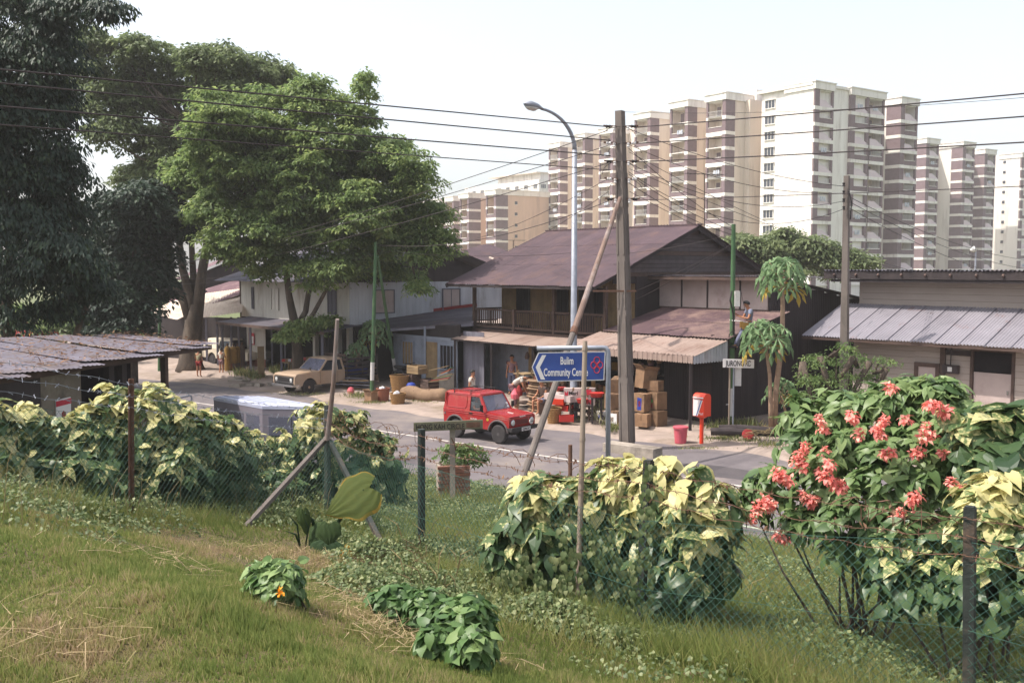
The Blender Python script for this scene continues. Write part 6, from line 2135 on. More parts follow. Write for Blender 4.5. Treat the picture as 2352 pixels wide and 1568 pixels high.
# ---------------------------------------------------------------- papayas
def papaya_leaf_mesh(name, yellow=False):
    vs, fs = [(0, 0, 0)], []
    nl = 9
    for i in range(nl):
        a = R(-140) + R(280) * i / (nl - 1)
        l = 1.0 - .32 * abs(i - (nl - 1) / 2) / ((nl - 1) / 2)
        for da, rr, zz in ((-.15, .30, -.02), (-.10, .58, -.10), (-.19, .72, -.16), (0, 1.0, -.34), (.19, .72, -.16), (.10, .58, -.10), (.15, .30, -.02)):
            vs.append((math.sin(a + da) * rr * l, math.cos(a + da) * rr * l, zz * l))
        vs.append((math.sin(a) * .6 * l, math.cos(a) * .6 * l, .03))
        k = 1 + i * 8
        c = k + 7
        for j in range(6):
            fs.append((k + j, k + j + 1, c))
        fs.append((0, k, c))
        fs.append((0, c, k + 6))
    me = bpy.data.meshes.new(name)
    me.from_pydata(vs, [], fs)
    me.update()
    a_ = me.attributes.new('lv', 'FLOAT', 'FACE')
    a_.data.foreach_set('value', [1.0 if yellow else random.uniform(.1, .75) for _ in fs])
    me.materials.append(LM_papaya)
    return me


PL = [papaya_leaf_mesh('leaf'), papaya_leaf_mesh('leaf'), papaya_leaf_mesh('leaf', True)]


def papaya(label, stem, r0, spread_, leafr, nleaf, group, nyel=2):
    base = Vector(stem[0])
    t = thing('papaya_tree', label, 'papaya tree', base, group)
    mb = MB().tube(stem, [r0 * (1 - .4 * i / (len(stem) - 1)) for i in range(len(stem))], 9)
    mb.part('trunk', M_barkp, t, smooth=True)
    top = Vector(stem[-1])
    for i in range(nleaf):
        a = i * 2.4 + random.uniform(-.2, .2)
        f = i / nleaf
        el = R(50) - R(85) * f
        l = spread_ * (.7 + .4 * random.random())
        tip = top + Vector((math.cos(a) * math.cos(el), math.sin(a) * math.cos(el), math.sin(el))) * l * (.9 if el > 0 else 1) + ZZ * (.12 - .12 * f)
        q0 = top - ZZ * (.35 * f)
        MB().tube([q0, q0.lerp(tip, .55) + ZZ * .1, tip], [.018, .014, .01], 5).part('petiole', M_barkp, t)
        d = (tip - top)
        d.z = 0
        d.normalize()
        dn = (d * .75 - ZZ * (.45 + .5 * f)).normalized()
        x = dn.cross(ZZ).normalized()
        n_ = x.cross(dn)
        s = leafr * random.uniform(.8, 1.15)
        me = PL[2] if i >= nleaf - nyel else PL[i % 2]
        put('leaf', me, t, frame_m(tip - dn * s * .2, x * s, dn * s, n_ * s))
    return t


pbase = gr(1778, 990, .14)
Yp = pbase.y
papaya('tall papaya tree with drooping grey green crown in front of the dark sheet wall', [pbase, at(1782, 900, Yp), at(1797, 780, Yp), at(1798, 700, Yp), at(1796, 645, Yp)], .10, .72, .62, 18, 'papaya trees by the road')
papaya('shorter papaya tree leaning over the JURONG RD board', [pbase + Vector((-.12, -.1, 0)), at(1770, 930, Yp - .15), at(1768, 860, Yp - .2), at(1758, 785, Yp - .2)], .08, .74, .60, 18, 'papaya trees by the road', 2)
papaya('small young papaya plant low behind the papaya trunks', [gr(1812, 975, .14), at(1800, 930, Yp + 1.0), at(1795, 905, Yp + 1.0)], .05, .5, .4, 12, 'papaya trees by the road', 2)
q = gr(868, 880, .1)
papaya('papaya tree between the legs of the green A frame pole', [q, at(858, 830, q.y), at(862, 770, q.y)], .09, .75, .62, 15, 'papaya trees by the road', 1)
q = gr(815, 880, .1) + Vector((0, -.6, 0))
papaya('little papaya beside the pickup load bed', [q, at(818, 845, q.y), at(822, 815, q.y)], .05, .5, .45, 10, 'papaya trees by the road', 0)

# ---------------------------------------------------------------- shrubs with large leaves
def heart_mesh(name, lv, droop, m, hw=1.0):
    bv, bf = LEAF_H
    v = bv.copy()
    v[:, 2] *= droop
    v[:, 0] *= hw
    me = bpy.data.meshes.new(name)
    me.from_pydata([tuple(p) for p in v], [], bf)
    me.update()
    a_ = me.attributes.new('lv', 'FLOAT', 'FACE')
    a_.data.foreach_set('value', [lv] * len(bf))
    me.materials.append(m)
    return me


def shrub(name, label, cat, lobes, nleaf, ll, lw, m, ylo, yhi, base=None, nobj=300, droopv=.75, stemc=None, group=None, rough=.11, lean=.5, whorl=7):
    """lobes: (u, v, Y, ru, rv) in picture units. ylo / yhi: how yellow leaves get low / high on the shrub"""
    E = []
    for u, v, Y, ru, rv in lobes:
        k = Y / FPX
        E.append((np.array(at(u, v, Y)), np.array((ru * k, (ru + rv) * .5 * k * .9, rv * k))))
    zlo, zhi = min(c[2] - r[2] for c, r in E), max(c[2] + r[2] for c, r in E)
    if base is None:
        cx, cy = np.mean([c[0] for c, r in E]), np.mean([c[1] for c, r in E])
        base = Vector((cx, cy, float(hz(cx, cy))))
    t = thing(name, label, cat, base, group)
    P, N, D, U_, H_ = [], [], [], [], []
    tot = sum(r[0] * r[2] for c, r in E)
    for i, (c, r) in enumerate(E):
        nw = max(4, int(2.3 * nleaf * r[0] * r[2] / tot / whorl))
        d = norm(rng.normal(size=(nw, 3)))
        d[:, 2] = np.where(d[:, 2] < -.55, -d[:, 2], d[:, 2])
        p = c + d * r * (.74 + .34 * rng.random((nw, 1)) + rough * rng.normal(size=(nw, 1)))
        keep = np.ones(nw, bool)
        for j, (c2, r2) in enumerate(E):
            if j != i:
                keep &= (np.linalg.norm((p - c2) / r2, axis=1) > .78)
        keep &= p[:, 2] > hz(p[:, 0], p[:, 1]) + .03
        for q in np.nonzero(keep)[0]:
            nn = norm((d[q] / r)[None])[0]
            ax = nn * .75 + np.array([0, 0, .55]) + rng.normal(size=3) * .18
            ax /= np.linalg.norm(ax)
            x = np.cross(ax, rng.normal(size=3))
            x /= np.linalg.norm(x)
            y = np.cross(ax, x)
            k = max(3, int(whorl * (.6 + .8 * rng.random())))
            a = np.arange(k) * 2.4 + rng.random() * 6 + rng.normal(size=k) * .3
            rad = np.cos(a)[:, None] * x + np.sin(a)[:, None] * y
            tilt = (rng.random(k) * 1.1 - .55)[:, None]
            dd = rad + ax * tilt * .7 + np.array([0, 0, -droopv]) * (.55 + .6 * rng.random((k, 1))) + nn * lean * .5 + rng.normal(size=(k, 3)) * .2
            P.append(p[q] + rad * .025 - ax * (.05 * np.arange(k) / k)[:, None] + rng.normal(size=(k, 3)) * .012)
            D.append(dd)
            U_.append(ax * .9 + rad * .5 + rng.normal(size=(k, 3)) * .22)
            N.append(np.repeat(nn[None], k, 0))
            H_.append(np.full(k, rng.random()))
    P, N, D, U_, H_ = (np.concatenate(q) for q in (P, N, D, U_, H_))
    n = len(P)
    L = rng.uniform(ll[0], ll[1], n)
    Wd = L * rng.uniform(lw[0], lw[1], n)
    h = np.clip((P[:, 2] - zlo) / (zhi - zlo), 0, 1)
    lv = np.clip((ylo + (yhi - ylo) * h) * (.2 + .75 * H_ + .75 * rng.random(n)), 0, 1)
    cdir = norm(np.array([0, 0, EYE]) - P)
    sc_ = (N * cdir).sum(1) + .3 * rng.random(n)
    order = np.argsort(-sc_)
    top, rest = order[:nobj], order[nobj:]
    D, U_ = norm(D), norm(U_)
    X = norm(np.cross(D, U_))
    Zv = np.cross(X, D)
    if nobj:
        vr = [[heart_mesh('leaf', q, dr, m) for dr in (.6, 1.3)] for q in (.05, .2, .35, .5, .62, .74, .86, .98)]
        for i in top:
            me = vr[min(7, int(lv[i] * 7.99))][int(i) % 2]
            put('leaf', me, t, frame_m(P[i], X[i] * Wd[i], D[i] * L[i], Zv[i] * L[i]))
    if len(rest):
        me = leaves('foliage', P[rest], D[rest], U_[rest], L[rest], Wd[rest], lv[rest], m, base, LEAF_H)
        put('foliage', me, t, Matrix.Translation(base), kind='stuff')
    mb = MB()
    for c, r in E:
        for _ in range(1):
            f = Vector((base.x + random.uniform(-.3, .3), base.y + random.uniform(-.2, .2), 0))
            f.z = float(hz(f.x, f.y)) - .05
            c_ = Vector(c) + Vector((random.uniform(-.5, .5) * r[0], random.uniform(-.5, .5) * r[1], random.uniform(-.2, .7) * r[2]))
            mb.tube([f, f.lerp(c_, .6) + Vector((0, 0, -.1)), c_], [.016, .011, .005], 5, cap=False)
    mb.part('stems', M_bark, t, kind='stuff')
    return t


# left hedge, three shrubs side by side behind the fence
shrub('variegated_shrub', 'yellow green variegated shrub at the far left behind the mesh, before the open shed', 'shrub',
      [(-40, 1030, 11.5, 95, 115), (50, 1045, 12.5, 100, 105), (150, 1055, 12.8, 90, 95), (215, 1030, 13.0, 60, 95), (120, 1115, 12.3, 170, 85), (40, 1130, 11.8, 90, 70)], 1800, (.10, .23), (.6, .82), LM_var, .16, .64, group='variegated shrubs along the fence')
shrub('variegated_shrub', 'yellow green variegated shrub right of the thin rusty fence post', 'shrub',
      [(265, 985, 13.4, 55, 95), (345, 1000, 13.5, 75, 100), (420, 1025, 13.8, 80, 95), (350, 1110, 13.3, 130, 85), (480, 1060, 14.6, 95, 110)], 1800, (.10, .23), (.6, .82), LM_var, .16, .64, group='variegated shrubs along the fence')
shrub('variegated_shrub', 'dense smaller leaved variegated shrub left of the braced corner post', 'shrub',
      [(550, 1075, 16.0, 80, 85), (650, 1085, 16.5, 80, 85), (600, 1135, 15.6, 110, 60), (520, 1130, 15.0, 90, 65)], 1700, (.08, .17), (.6, .8), LM_var, .15, .55, group='variegated shrubs along the fence')
shrub('variegated_shrub', 'variegated shrub right of the braced corner post, next to the tall yellow stems', 'shrub',
      [(735, 1010, 16.5, 65, 85), (800, 1030, 16.8, 65, 85), (870, 1070, 17.0, 60, 75), (790, 1110, 16.6, 120, 70), (900, 1115, 17, 40, 50)], 1600, (.09, .2), (.6, .8), LM_var, .15, .62, group='variegated shrubs along the fence')
# the big one in the middle
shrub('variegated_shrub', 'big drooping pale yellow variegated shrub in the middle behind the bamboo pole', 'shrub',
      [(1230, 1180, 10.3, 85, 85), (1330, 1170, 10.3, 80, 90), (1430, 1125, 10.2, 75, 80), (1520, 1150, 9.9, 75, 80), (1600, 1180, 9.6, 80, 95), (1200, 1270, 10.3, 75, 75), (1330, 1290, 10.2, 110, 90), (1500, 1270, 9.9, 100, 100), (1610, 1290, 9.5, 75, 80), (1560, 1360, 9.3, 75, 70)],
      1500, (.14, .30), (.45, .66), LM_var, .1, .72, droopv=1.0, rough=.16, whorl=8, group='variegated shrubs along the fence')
shrub('variegated_shrub', 'tall variegated shrub at the right edge with round pale leaves near the mesh', 'shrub',
      [(2100, 1260, 8.6, 85, 75), (2080, 1340, 8.5, 85, 70), (2170, 1340, 8.3, 90, 80), (2280, 1200, 8.0, 80, 110), (2340, 1300, 7.8, 90, 130), (2260, 1360, 7.9, 80, 80), (2390, 1180, 8, 80, 100)],
      1300, (.10, .21), (.62, .85), LM_var, .16, .64, group='variegated shrubs along the fence')
shrub('creeper_mass', 'big glossy green and yellow heart leaved creeper above the right edge shrub', 'creeper',
      [(2260, 985, 9.0, 60, 45), (2330, 990, 9.0, 65, 60), (2300, 1060, 8.8, 90, 60), (2390, 1060, 8.8, 60, 80)], 420, (.16, .28), (.75, .95), LM_var, .12, .42)
# the pink flowered bush
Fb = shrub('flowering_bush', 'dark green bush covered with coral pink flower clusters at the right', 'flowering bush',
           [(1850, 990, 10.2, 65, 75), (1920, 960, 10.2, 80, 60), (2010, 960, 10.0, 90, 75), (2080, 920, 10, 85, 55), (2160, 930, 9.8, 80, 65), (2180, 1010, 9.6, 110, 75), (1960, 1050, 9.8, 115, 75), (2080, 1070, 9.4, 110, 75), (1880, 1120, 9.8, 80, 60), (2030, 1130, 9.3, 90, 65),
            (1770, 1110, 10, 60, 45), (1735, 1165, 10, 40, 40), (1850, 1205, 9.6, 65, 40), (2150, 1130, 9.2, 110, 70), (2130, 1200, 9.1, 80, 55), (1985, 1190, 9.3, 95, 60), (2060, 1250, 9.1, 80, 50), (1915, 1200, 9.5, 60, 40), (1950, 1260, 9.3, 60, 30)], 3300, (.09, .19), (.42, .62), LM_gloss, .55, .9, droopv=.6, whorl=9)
fl_me = []
for k in range(4):
    P, D, U_ = [], [], []
    nn = 44
    d = norm(rng.normal(size=(nn, 3)))
    P = d * rng.uniform(.015, .062, (nn, 1)) * np.array([1, 1, .8 + .2 * k / 3])
    D = d + np.array([0, 0, -.5]) + rng.normal(size=(nn, 3)) * .4
    U_ = d + np.array([0, 0, .4])
    L = rng.uniform(.028, .048, nn)
    fl_me.append(leaves('flower_cluster', P, D, U_, L, L * .75, rng.random(nn), LM_bract, (0, 0, 0), LEAF_H))
for i, (u, v) in enumerate([(2045, 893), (2150, 930), (2168, 945), (1882, 965), (1890, 985), (2015, 985), (2030, 965), (2130, 985), (2140, 1000), (2228, 1000), (1838, 1042), (1826, 1060), (1845, 1062), (1795, 1095), (1812, 1105), (1895, 1040), (1890, 1080), (1905, 1065),
                            (1935, 1115), (1915, 1112), (2048, 1040), (2035, 1042), (2112, 1038), (2100, 1045), (1845, 1138), (1862, 1148), (1755, 1150), (1735, 1175), (1725, 1192), (1772, 1160), (1788, 1228), (2185, 1110), (2195, 1125), (2218, 1130), (2105, 1140),
                            (2068, 1180), (2102, 1187), (2200, 1187), (2215, 1182), (2160, 1233), (2235, 965), (1958, 955), (2240, 1050), (1850, 1030), (1842, 1075), (1900, 1095), (1785, 1090), (1745, 1165), (2022, 1000), (2138, 930), (2205, 1125), (2120, 1005), (1925, 1120), (1868, 1150), (2095, 1150), (1975, 1000), (2080, 965), (2165, 1040), (1800, 1235), (2060, 1190)]):
    Y = 9.0 + (.5 if u < 1900 else 0) - (.35 if v > 1100 and u > 1950 else 0)
    s = random.uniform(.85, 1.2)
    put('flower_cluster', fl_me[i % 4], Fb, frame_m(at(u, v, Y), Vector((1, 0, 0)) * s, Vector((0, 1, 0)) * s, ZZ * s) @ Matrix.Rotation(i * 1.3, 4, 'Z'))
# small shrubs in the lawn and on the planter
yl = ground_hit(640, 1385).y
shrub('lawn_shrub', 'small round green shrub with one orange flower in the lawn', 'shrub', [(612, 1330, yl + .1, 36, 48), (655, 1340, yl, 36, 48), (635, 1350, yl - .05, 45, 42)], 620, (.04, .10), (.6, .8), LM_vine, .6, 1.0)
q = at(644, 1358, yl - .2)
of = leaves('orange_flower', norm(rng.normal(size=(14, 3))) * .01, rng.normal(size=(14, 3)), rng.normal(size=(14, 3)), np.full(14, .035), np.full(14, .02), np.full(14, .5), leafmat('orange_petal', [(0, S(240, 150, 30)), (1, S(250, 170, 50))], .2, .5), (0, 0, 0))
o_ = bpy.data.objects.new('orange_flower', of)
put('orange_flower', of, bpy.data.objects['lawn_shrub'], Matrix.Translation(q))
bpy.data.objects.remove(o_)
shrub('dark_shrub', 'dark green heart leaved shrub heaped at the lower middle of the lawn', 'shrub', [(1070, 1440, ground_hit(1070, 1520).y, 62, 72), (985, 1420, ground_hit(990, 1480).y, 60, 60), (910, 1395, ground_hit(910, 1440).y, 55, 48), (1085, 1490, ground_hit(1085, 1540).y, 42, 45), (1020, 1470, ground_hit(1020, 1520).y, 50, 40)], 2000, (.045, .10), (.65, .85), LM_vine, .2, .7)

# yams with giant leaves by the corner post
Ya = thing('elephant_ear', 'elephant ear plant with one huge yellowing leaf before the braced corner post', 'plant', Vector((at(745, 1290, 11.8).x, 11.8, float(hz(at(745, 1290, 11.8).x, 11.8)))))
LM_yam = leafmat('yam_leaf', [(0, S(48, 66, 46)), (.5, S(56, 70, 38)), (.8, S(76, 80, 38)), (1, S(150, 112, 46))], .18, .75, spec=.08)
def big_leaf(u0, v0, u1, v1, Y, wid, lv, nv=(0, -.6, .8), nm='leaf'):
    a_, b_ = at(u0, v0, Y), at(u1, v1, Y - .12)
    d = b_ - a_
    L = d.length
    nrm = Vector(nv)
    x = d.cross(nrm).normalized()
    z = x.cross(d).normalized()
    nr, na = 10, 18
    vs, fs = [], []
    for j in range(na + 1):
        t = j / na
        prof = (math.sin(math.pi * min(1, (t * .96 + .04)) ** .62)) * (.5 if t < .98 else .0) * (1 + .07 * math.sin(t * 17))
        for i in range(-nr, nr + 1):
            f = i / nr
            yb = t - (.18 * abs(f) * (1 - t) ** 2)
            vs.append((f * prof * wid / L, yb - .12, .16 * abs(f) * prof - .3 * t * t + .014 * math.sin(i * 1.57 + j * .5) - .38 * f * f * prof))
    w_ = 2 * nr + 1
    for j in range(na):
        for i in range(w_ - 1):
            fs.append((j * w_ + i, j * w_ + i + 1, (j + 1) * w_ + i + 1, (j + 1) * w_ + i))
    me = bpy.data.meshes.new(nm)
    me.from_pydata(vs, [], fs)
    me.polygons.foreach_set('use_smooth', [True] * len(fs))
    me.update()
    at_ = me.attributes.new('lv', 'FLOAT', 'FACE')
    vals = []
    for j in range(na):
        for i in range(w_ - 1):
            e = abs((i + .5) / (w_ - 1) - .5) * 2
            vals.append(min(1, max(0, lv + (.3 * max(0, e - .85) / .15 if lv > .5 else 0) + .25 * max(0, j / na - .8) * (1 if lv > .5 else 0) + random.uniform(-.04, .04) - (.02 if i % 4 == 1 else 0))))
    at_.data.foreach_set('value', vals)
    me.materials.append(LM_yam)
    put(nm, me, Ya, frame_m(a_, x * L, d, z * L))
    g = ORG[Ya.name]
    MB().tube([g + Vector((random.uniform(-.1, .1), 0, -.05)), g.lerp(a_, .6) + Vector((0, 0, .1)), a_], [.03, .022, .014], 6).part('petiole', LM_yam, Ya)


big_leaf(836, 1124, 726, 1168, 11.6, .70, .66, (-.1, -.66, .74))
big_leaf(738, 1215, 700, 1250, 11.5, .30, .3)
big_leaf(755, 1210, 750, 1262, 11.4, .3, .35)
big_leaf(752, 1258, 742, 1318, 11.3, .46, .1, (0, -.9, .5))
big_leaf(700, 1178, 716, 1230, 11.5, .2, .5, (.6, -.5, .6))
big_leaf(790, 1262, 800, 1300, 11.3, .16, .95, (0, -1, .3))
mb = MB()
for u0, v0, u1, v1 in ((690, 1262, 668, 1180), (692, 1262, 660, 1215), (700, 1262, 705, 1190)):
    a_, b_ = at(u0, v0, 11.5), at(u1, v1, 11.4)
    mb.tube([a_, a_.lerp(b_, .6) + Vector((.03, 0, .04)), b_ + Vector((-.02, 0, -.02))], [.012, .012, .003], 4)
mb.part('sword_leaf', LM_yam, Ya)
# ---------------------------------------------------------------- goods and clutter along the shops
def pos(u, Y, z=0.14):
    k = (u - 1176) / FPX
    return Vector((k * Y, Y, z))


HA = math.atan2(-0.76, 0.65)


def carton(u, Y, z, w, d, h, rot, label, m=None, prints=(), open_=False, tilt=0.0, cat='carton', name='cardboard_box', group='cartons stacked at the shop front'):
    p = pos(u, Y, z)
    t = thing(name, label, cat, p, group)
    Mx_ = Matrix.Translation(p) @ Matrix.Rotation(HA + rot, 4, 'Z') @ Matrix.Rotation(tilt, 4, 'X')
    m = m or M_carton
    b = MB()
    if open_:
        th = .015
        b.para((-w / 2, -d / 2, 0), (w, 0, 0), (0, d, 0), (0, 0, th))
        for q in ((-w / 2, -d / 2, w, th), (-w / 2, d / 2 - th, w, th), (-w / 2, -d / 2 + th, th, d - 2 * th), (w / 2 - th, -d / 2 + th, th, d - 2 * th)):
            b.para((q[0], q[1], th), (q[2], 0, 0), (0, q[3], 0), (0, 0, h - th))
    else:
        b.para((-w / 2, -d / 2, 0), (w, 0, 0), (0, d, 0), (0, 0, h))
    b.v = [(x + random.uniform(-.018, .018), y + random.uniform(-.018, .018), z_ + (random.uniform(-.02, .008) if z_ > .05 else 0)) for x, y, z_ in b.v]
    xf(b, Mx_).part('body', m, t)
    f = MB()
    if open_:
        for s_ in (-1, 1):
            f.para((-w / 2, s_ * d / 2, h), (w, 0, 0), (0, s_ * d * .3, d * .28), (0, 0, .01))
            f2 = MB().para((s_ * w / 2, -d / 2, h), (0, d, 0), (s_ * w * .3, 0, w * .22), (0, 0, .01))
            xf(f2, Mx_).part('flap', m, t)
        xf(MB().para((-w / 2, -d / 2, h), (w, 0, 0), (0, -d * .3, d * .28), (0, 0, .01)), Mx_).part('flap', m, t)
    else:
        xf(MB().para((-.03, -d / 2 - .002, h * .5), (.06, 0, 0), (0, d + .004, 0), (0, 0, h * .5 + .003)), Mx_).part('tape', M_carton, t)
    for (x0, z0, ww, hh, mm) in prints:
        xf(MB().para((-w / 2 + w * x0, -d / 2 - .004, h * z0), (w * ww, 0, 0), (0, .003, 0), (0, 0, h * hh)), Mx_).part('print', mm, t)
    return t


carton(1481, 32.3, .14, .44, .4, .42, .3, 'plain brown carton on the ground right beside the concrete pole')
carton(1512, 32.4, .14, .5, .42, .5, -.1, 'plain brown carton, bottom right one of the shop front stack')
carton(1478, 32.5, .60, .42, .4, .60, .1, 'tall carton with blue printed panel standing on the stack', prints=((.35, .1, .5, .75, M_blue_pl), (.45, .3, .2, .3, M_red_pl)))
carton(1512, 32.6, .66, .5, .42, .58, -.15, 'carton printed red and green standing on the bottom right carton', prints=((.1, .62, .7, .25, M_red_pl), (.4, .4, .3, .18, M_green_pl), (.1, .1, .8, .22, M_shorts)))
carton(1507, 32.7, 1.26, .42, .34, .34, .2, 'small plain carton on top of the red and green printed one')
carton(1483, 32.9, 1.32, .52, .5, .62, -.3, 'large open carton with flaps raised, topmost of the stack', open_=True, tilt=-.12)
carton(1417, 32.4, .14, .4, .42, .5, .2, 'carton with white and orange print left of the concrete pole', prints=((.1, .15, .8, .7, M_white_sign), (.2, .3, .4, .3, M_leather)))
carton(1409, 32.7, .66, .42, .4, .5, -.2, 'blank carton above the white and orange printed one', prints=((.55, .2, .35, .6, M_white_sign),))
carton(1425, 33.0, 1.18, .45, .4, .5, .5, 'leaning brown carton left of the pole, highest there', tilt=.2)
carton(1390, 33.4, .14, .4, .35, .35, .2, 'white printed carton on the ground left of the leaning cartons', m=M_white_sign, prints=((.2, .2, .5, .4, M_blue_pl),))
# white crate with lettering
cr = carton(1318, 33.8, .75, .62, .35, .46, .75, 'white and red printed box lettered Marl on the shop table', m=M_panel, prints=((.0, .0, .12, .02, M_red_sign),), group=None, cat='box', name='printed_box')
Mx_ = Matrix.Translation(pos(1318, 33.8, .75)) @ Matrix.Rotation(HA + .75, 4, 'Z')
put_text('Marl', cr, Mx_ @ Vector((-.14, -.185, .25)), Mx_.to_3x3() @ Vector((1, 0, 0)), ZZ, .12, M_ink, width=.3, bold=.004)
xf(MB().ext([(-.29, .22), (-.17, .22), (-.17, .4), (-.23, .3), (-.29, .4)], (0, -.182, 0), (1, 0, 0), (0, 0, 1), (0, .004, 0)), Mx_).part('red_chevron', M_red_sign, cr)
carton(1352, 33.6, .65, .5, .34, .6, .7, 'red and white printed box beside the box lettered Marl', m=M_panel, prints=((.15, .1, .6, .25, M_red_sign), (.2, .62, .55, .3, M_red_sign)), group=None, cat='box', name='printed_box')


def simple(name, label, cat, p, builds, group=None):
    t = thing(name, label, cat, p, group)
    for nm, mb, m in builds:
        mb.part(nm, m, t)
    return t


def basket(u, Y, z, r0, r1, h, m, label, fill=None, name='basket', rimm=None, group=None):
    p = pos(u, Y, z)
    b = MB().lathe(p, [(r0 * .98, 0), (r0, .02), (r1 * .97, h * .9), (r1, h), (r1 - .03, h), (r1 - .04, h * .8), (.01, h * .75)], 18)
    t = thing(name, label, 'basket' if 'basket' in name else 'bin', p, group)
    b.part('body', m, t)
    MB().tube([p + Vector((math.cos(a) * r1, math.sin(a) * r1, h)) for a in np.linspace(0, 2 * math.pi, 19)], .018, 6).part('rim', rimm or m, t)
    if 'wicker' in name:
        for k in range(7):
            f = (k + .5) / 7
            rr = r0 + (r1 - r0) * f + .004
            MB().tube([p + Vector((math.cos(a) * (rr + .004 * (-1) ** i), math.sin(a) * (rr + .004 * (-1) ** i), h * f)) for i, a in enumerate(np.linspace(0, 2 * math.pi, 25))], .012, 5).part('weave_band', m, t)
    if fill:
        for k in range(9):
            a = k * 2.1
            q = p + Vector((math.cos(a) * r1 * .5 * (k % 3) / 2, math.sin(a) * r1 * .5 * (k % 3) / 2, h * .85 + .04 * (k % 2)))
            MB().lathe(q, [(.02, -.06), (.10, 0), (.09, .06), (.015, .13)], 7, axis=(random.uniform(-.5, .5), random.uniform(-.5, .5), 1)).part('rubbish_bag', fill, t)
    return t


basket(1273, 33.5, .02, .2, .27, .55, M_wicker, 'tall tapered wicker basket on the kerb right of the red car', name='wicker_basket')
basket(912, 38.4, .02, .24, .31, .42, M_wicker, 'wicker basket full of white plastic bags by the roadside', fill=M_bag_w, name='wicker_basket')
basket(878, 39.2, .02, .22, .27, .52, M_clay, 'terracotta coloured bin with rubbish between the box and the wicker basket', fill=M_bag_w, name='rubbish_bin')
basket(916, 41.0, .14, .3, .4, .72, M_wicker, 'large empty woven basket behind the basket of white bags', name='wicker_basket')
carton(850, 38.9, .02, .38, .36, .42, .2, 'open pale carton at the foot of the green A frame pole', open_=True, group=None)
# pink bucket
p = gr(1563, 1017, .03)
t = thing('bucket', 'faded pink plastic bucket standing on the pavement left of the post box', 'bucket', p)
MB().lathe(p, [(.17, 0), (.175, .03), (.205, .42), (.21, .5), (.185, .5), (.165, .08), (.01, .06)], 18).part('body', M_pink, t, smooth=False)
MB().lathe(p, [(.215, .44), (.235, .45), (.235, .5), (.215, .51)], 18).part('rim', M_pink, t)
MB().box(p + Vector((-.02, -.225, .41)), .1, .03, .09).part('lug', M_pink, t)
# red basins, trays, tables
def basin(u, Y, z, r, h, m, label):
    p = pos(u, Y, z)
    MB().lathe(p, [(r * .7, 0), (r, h), (r * 1.06, h + .01), (r * .95, h), (r * .66, .02), (.01, .02)], 16).top('basin', m, label, 'basin', base=p)


basin(1372, 33.0, 1.0, .26, .15, M_red_pl, 'red plastic basin on a stand right of the bamboo pole')
basin(1288, 34.3, 1.08, .2, .1, M_shorts, 'dark red bowl on the pale cloth of the shop table')
basin(1338, 33.4, .75, .2, .14, M_red_pl, 'red bowl low beside the street lamp post')
simple('basin_stand', 'small dark stand under the red basin', 'stand', pos(1372, 33.0), [('top', MB().box(pos(1372, 33.0, .985), .4, .4, .03), M_wood_dark)] + [('leg', MB().box(pos(1372, 33.0, .55) + Vector((sx * .15, sy * .15, 0)), .05, .05, .84), M_wood_dark) for sx in (-1, 1) for sy in (-1, 1)])
for u, Y, z, m_, rot, lb in ((1284, 33.9, .66, M_orange, .4, 'orange red tray tilted on the table behind the wicker basket'), (1302, 33.2, .16, M_red_pl, .8, 'red tray on the pavement right of the wicker basket'), (1298, 33.9, .42, M_red_pl, .2, 'red crate under the shop table edge'), (1306, 34.2, .84, M_green_pl, .3, 'small green tray on the shop table')):
    p = pos(u, Y, z)
    b = MB()
    w, d, h = (.5, .34, .18) if m_ is not M_green_pl else (.25, .2, .08)
    b.para((-w / 2, -d / 2, 0), (w, 0, 0), (0, d, 0), (0, 0, .02))
    for q in ((-w / 2, -d / 2, w, .02), (-w / 2, d / 2 - .02, w, .02), (-w / 2, -d / 2 + .02, .02, d - .04), (w / 2 - .02, -d / 2 + .02, .02, d - .04)):
        b.para((q[0], q[1], .02), (q[2], 0, 0), (0, q[3], 0), (0, 0, h))
    xf(b, Matrix.Translation(p) @ Matrix.Rotation(HA + rot, 4, 'Z') @ Matrix.Rotation(.12 if z > .5 else 0, 4, 'X'))
    b.top('tray', m_, lb, 'tray', base=p)


def table(u, Y, w, d, h, label, m, cloth=None):
    p = pos(u, Y)
    t = thing('shop_table', label, 'table', p)
    Mx_ = Matrix.Translation(p) @ Matrix.Rotation(HA, 4, 'Z')
    xf(MB().para((-w / 2, -d / 2, h - .04), (w, 0, 0), (0, d, 0), (0, 0, .04)), Mx_).part('top', m, t)
    for sx in (-1, 1):
        for sy in (-1, 1):
            xf(MB().para((sx * (w / 2 - .05) - .025, sy * (d / 2 - .05) - .025, 0), (.05, 0, 0), (0, .05, 0), (0, 0, h - .04)), Mx_).part('leg', m, t)
    xf(MB().para((-w / 2 + .02, -d / 2 + .02, h * .4), (w - .04, 0, 0), (0, d - .04, 0), (0, 0, .03)), Mx_).part('shelf', m, t)
    if cloth:
        xf(MB().para((-w / 2 - .01, -d / 2 - .01, h - .2), (w + .02, 0, 0), (0, d + .02, 0), (0, 0, .21)), Mx_).part('cloth', cloth, t)
    return t


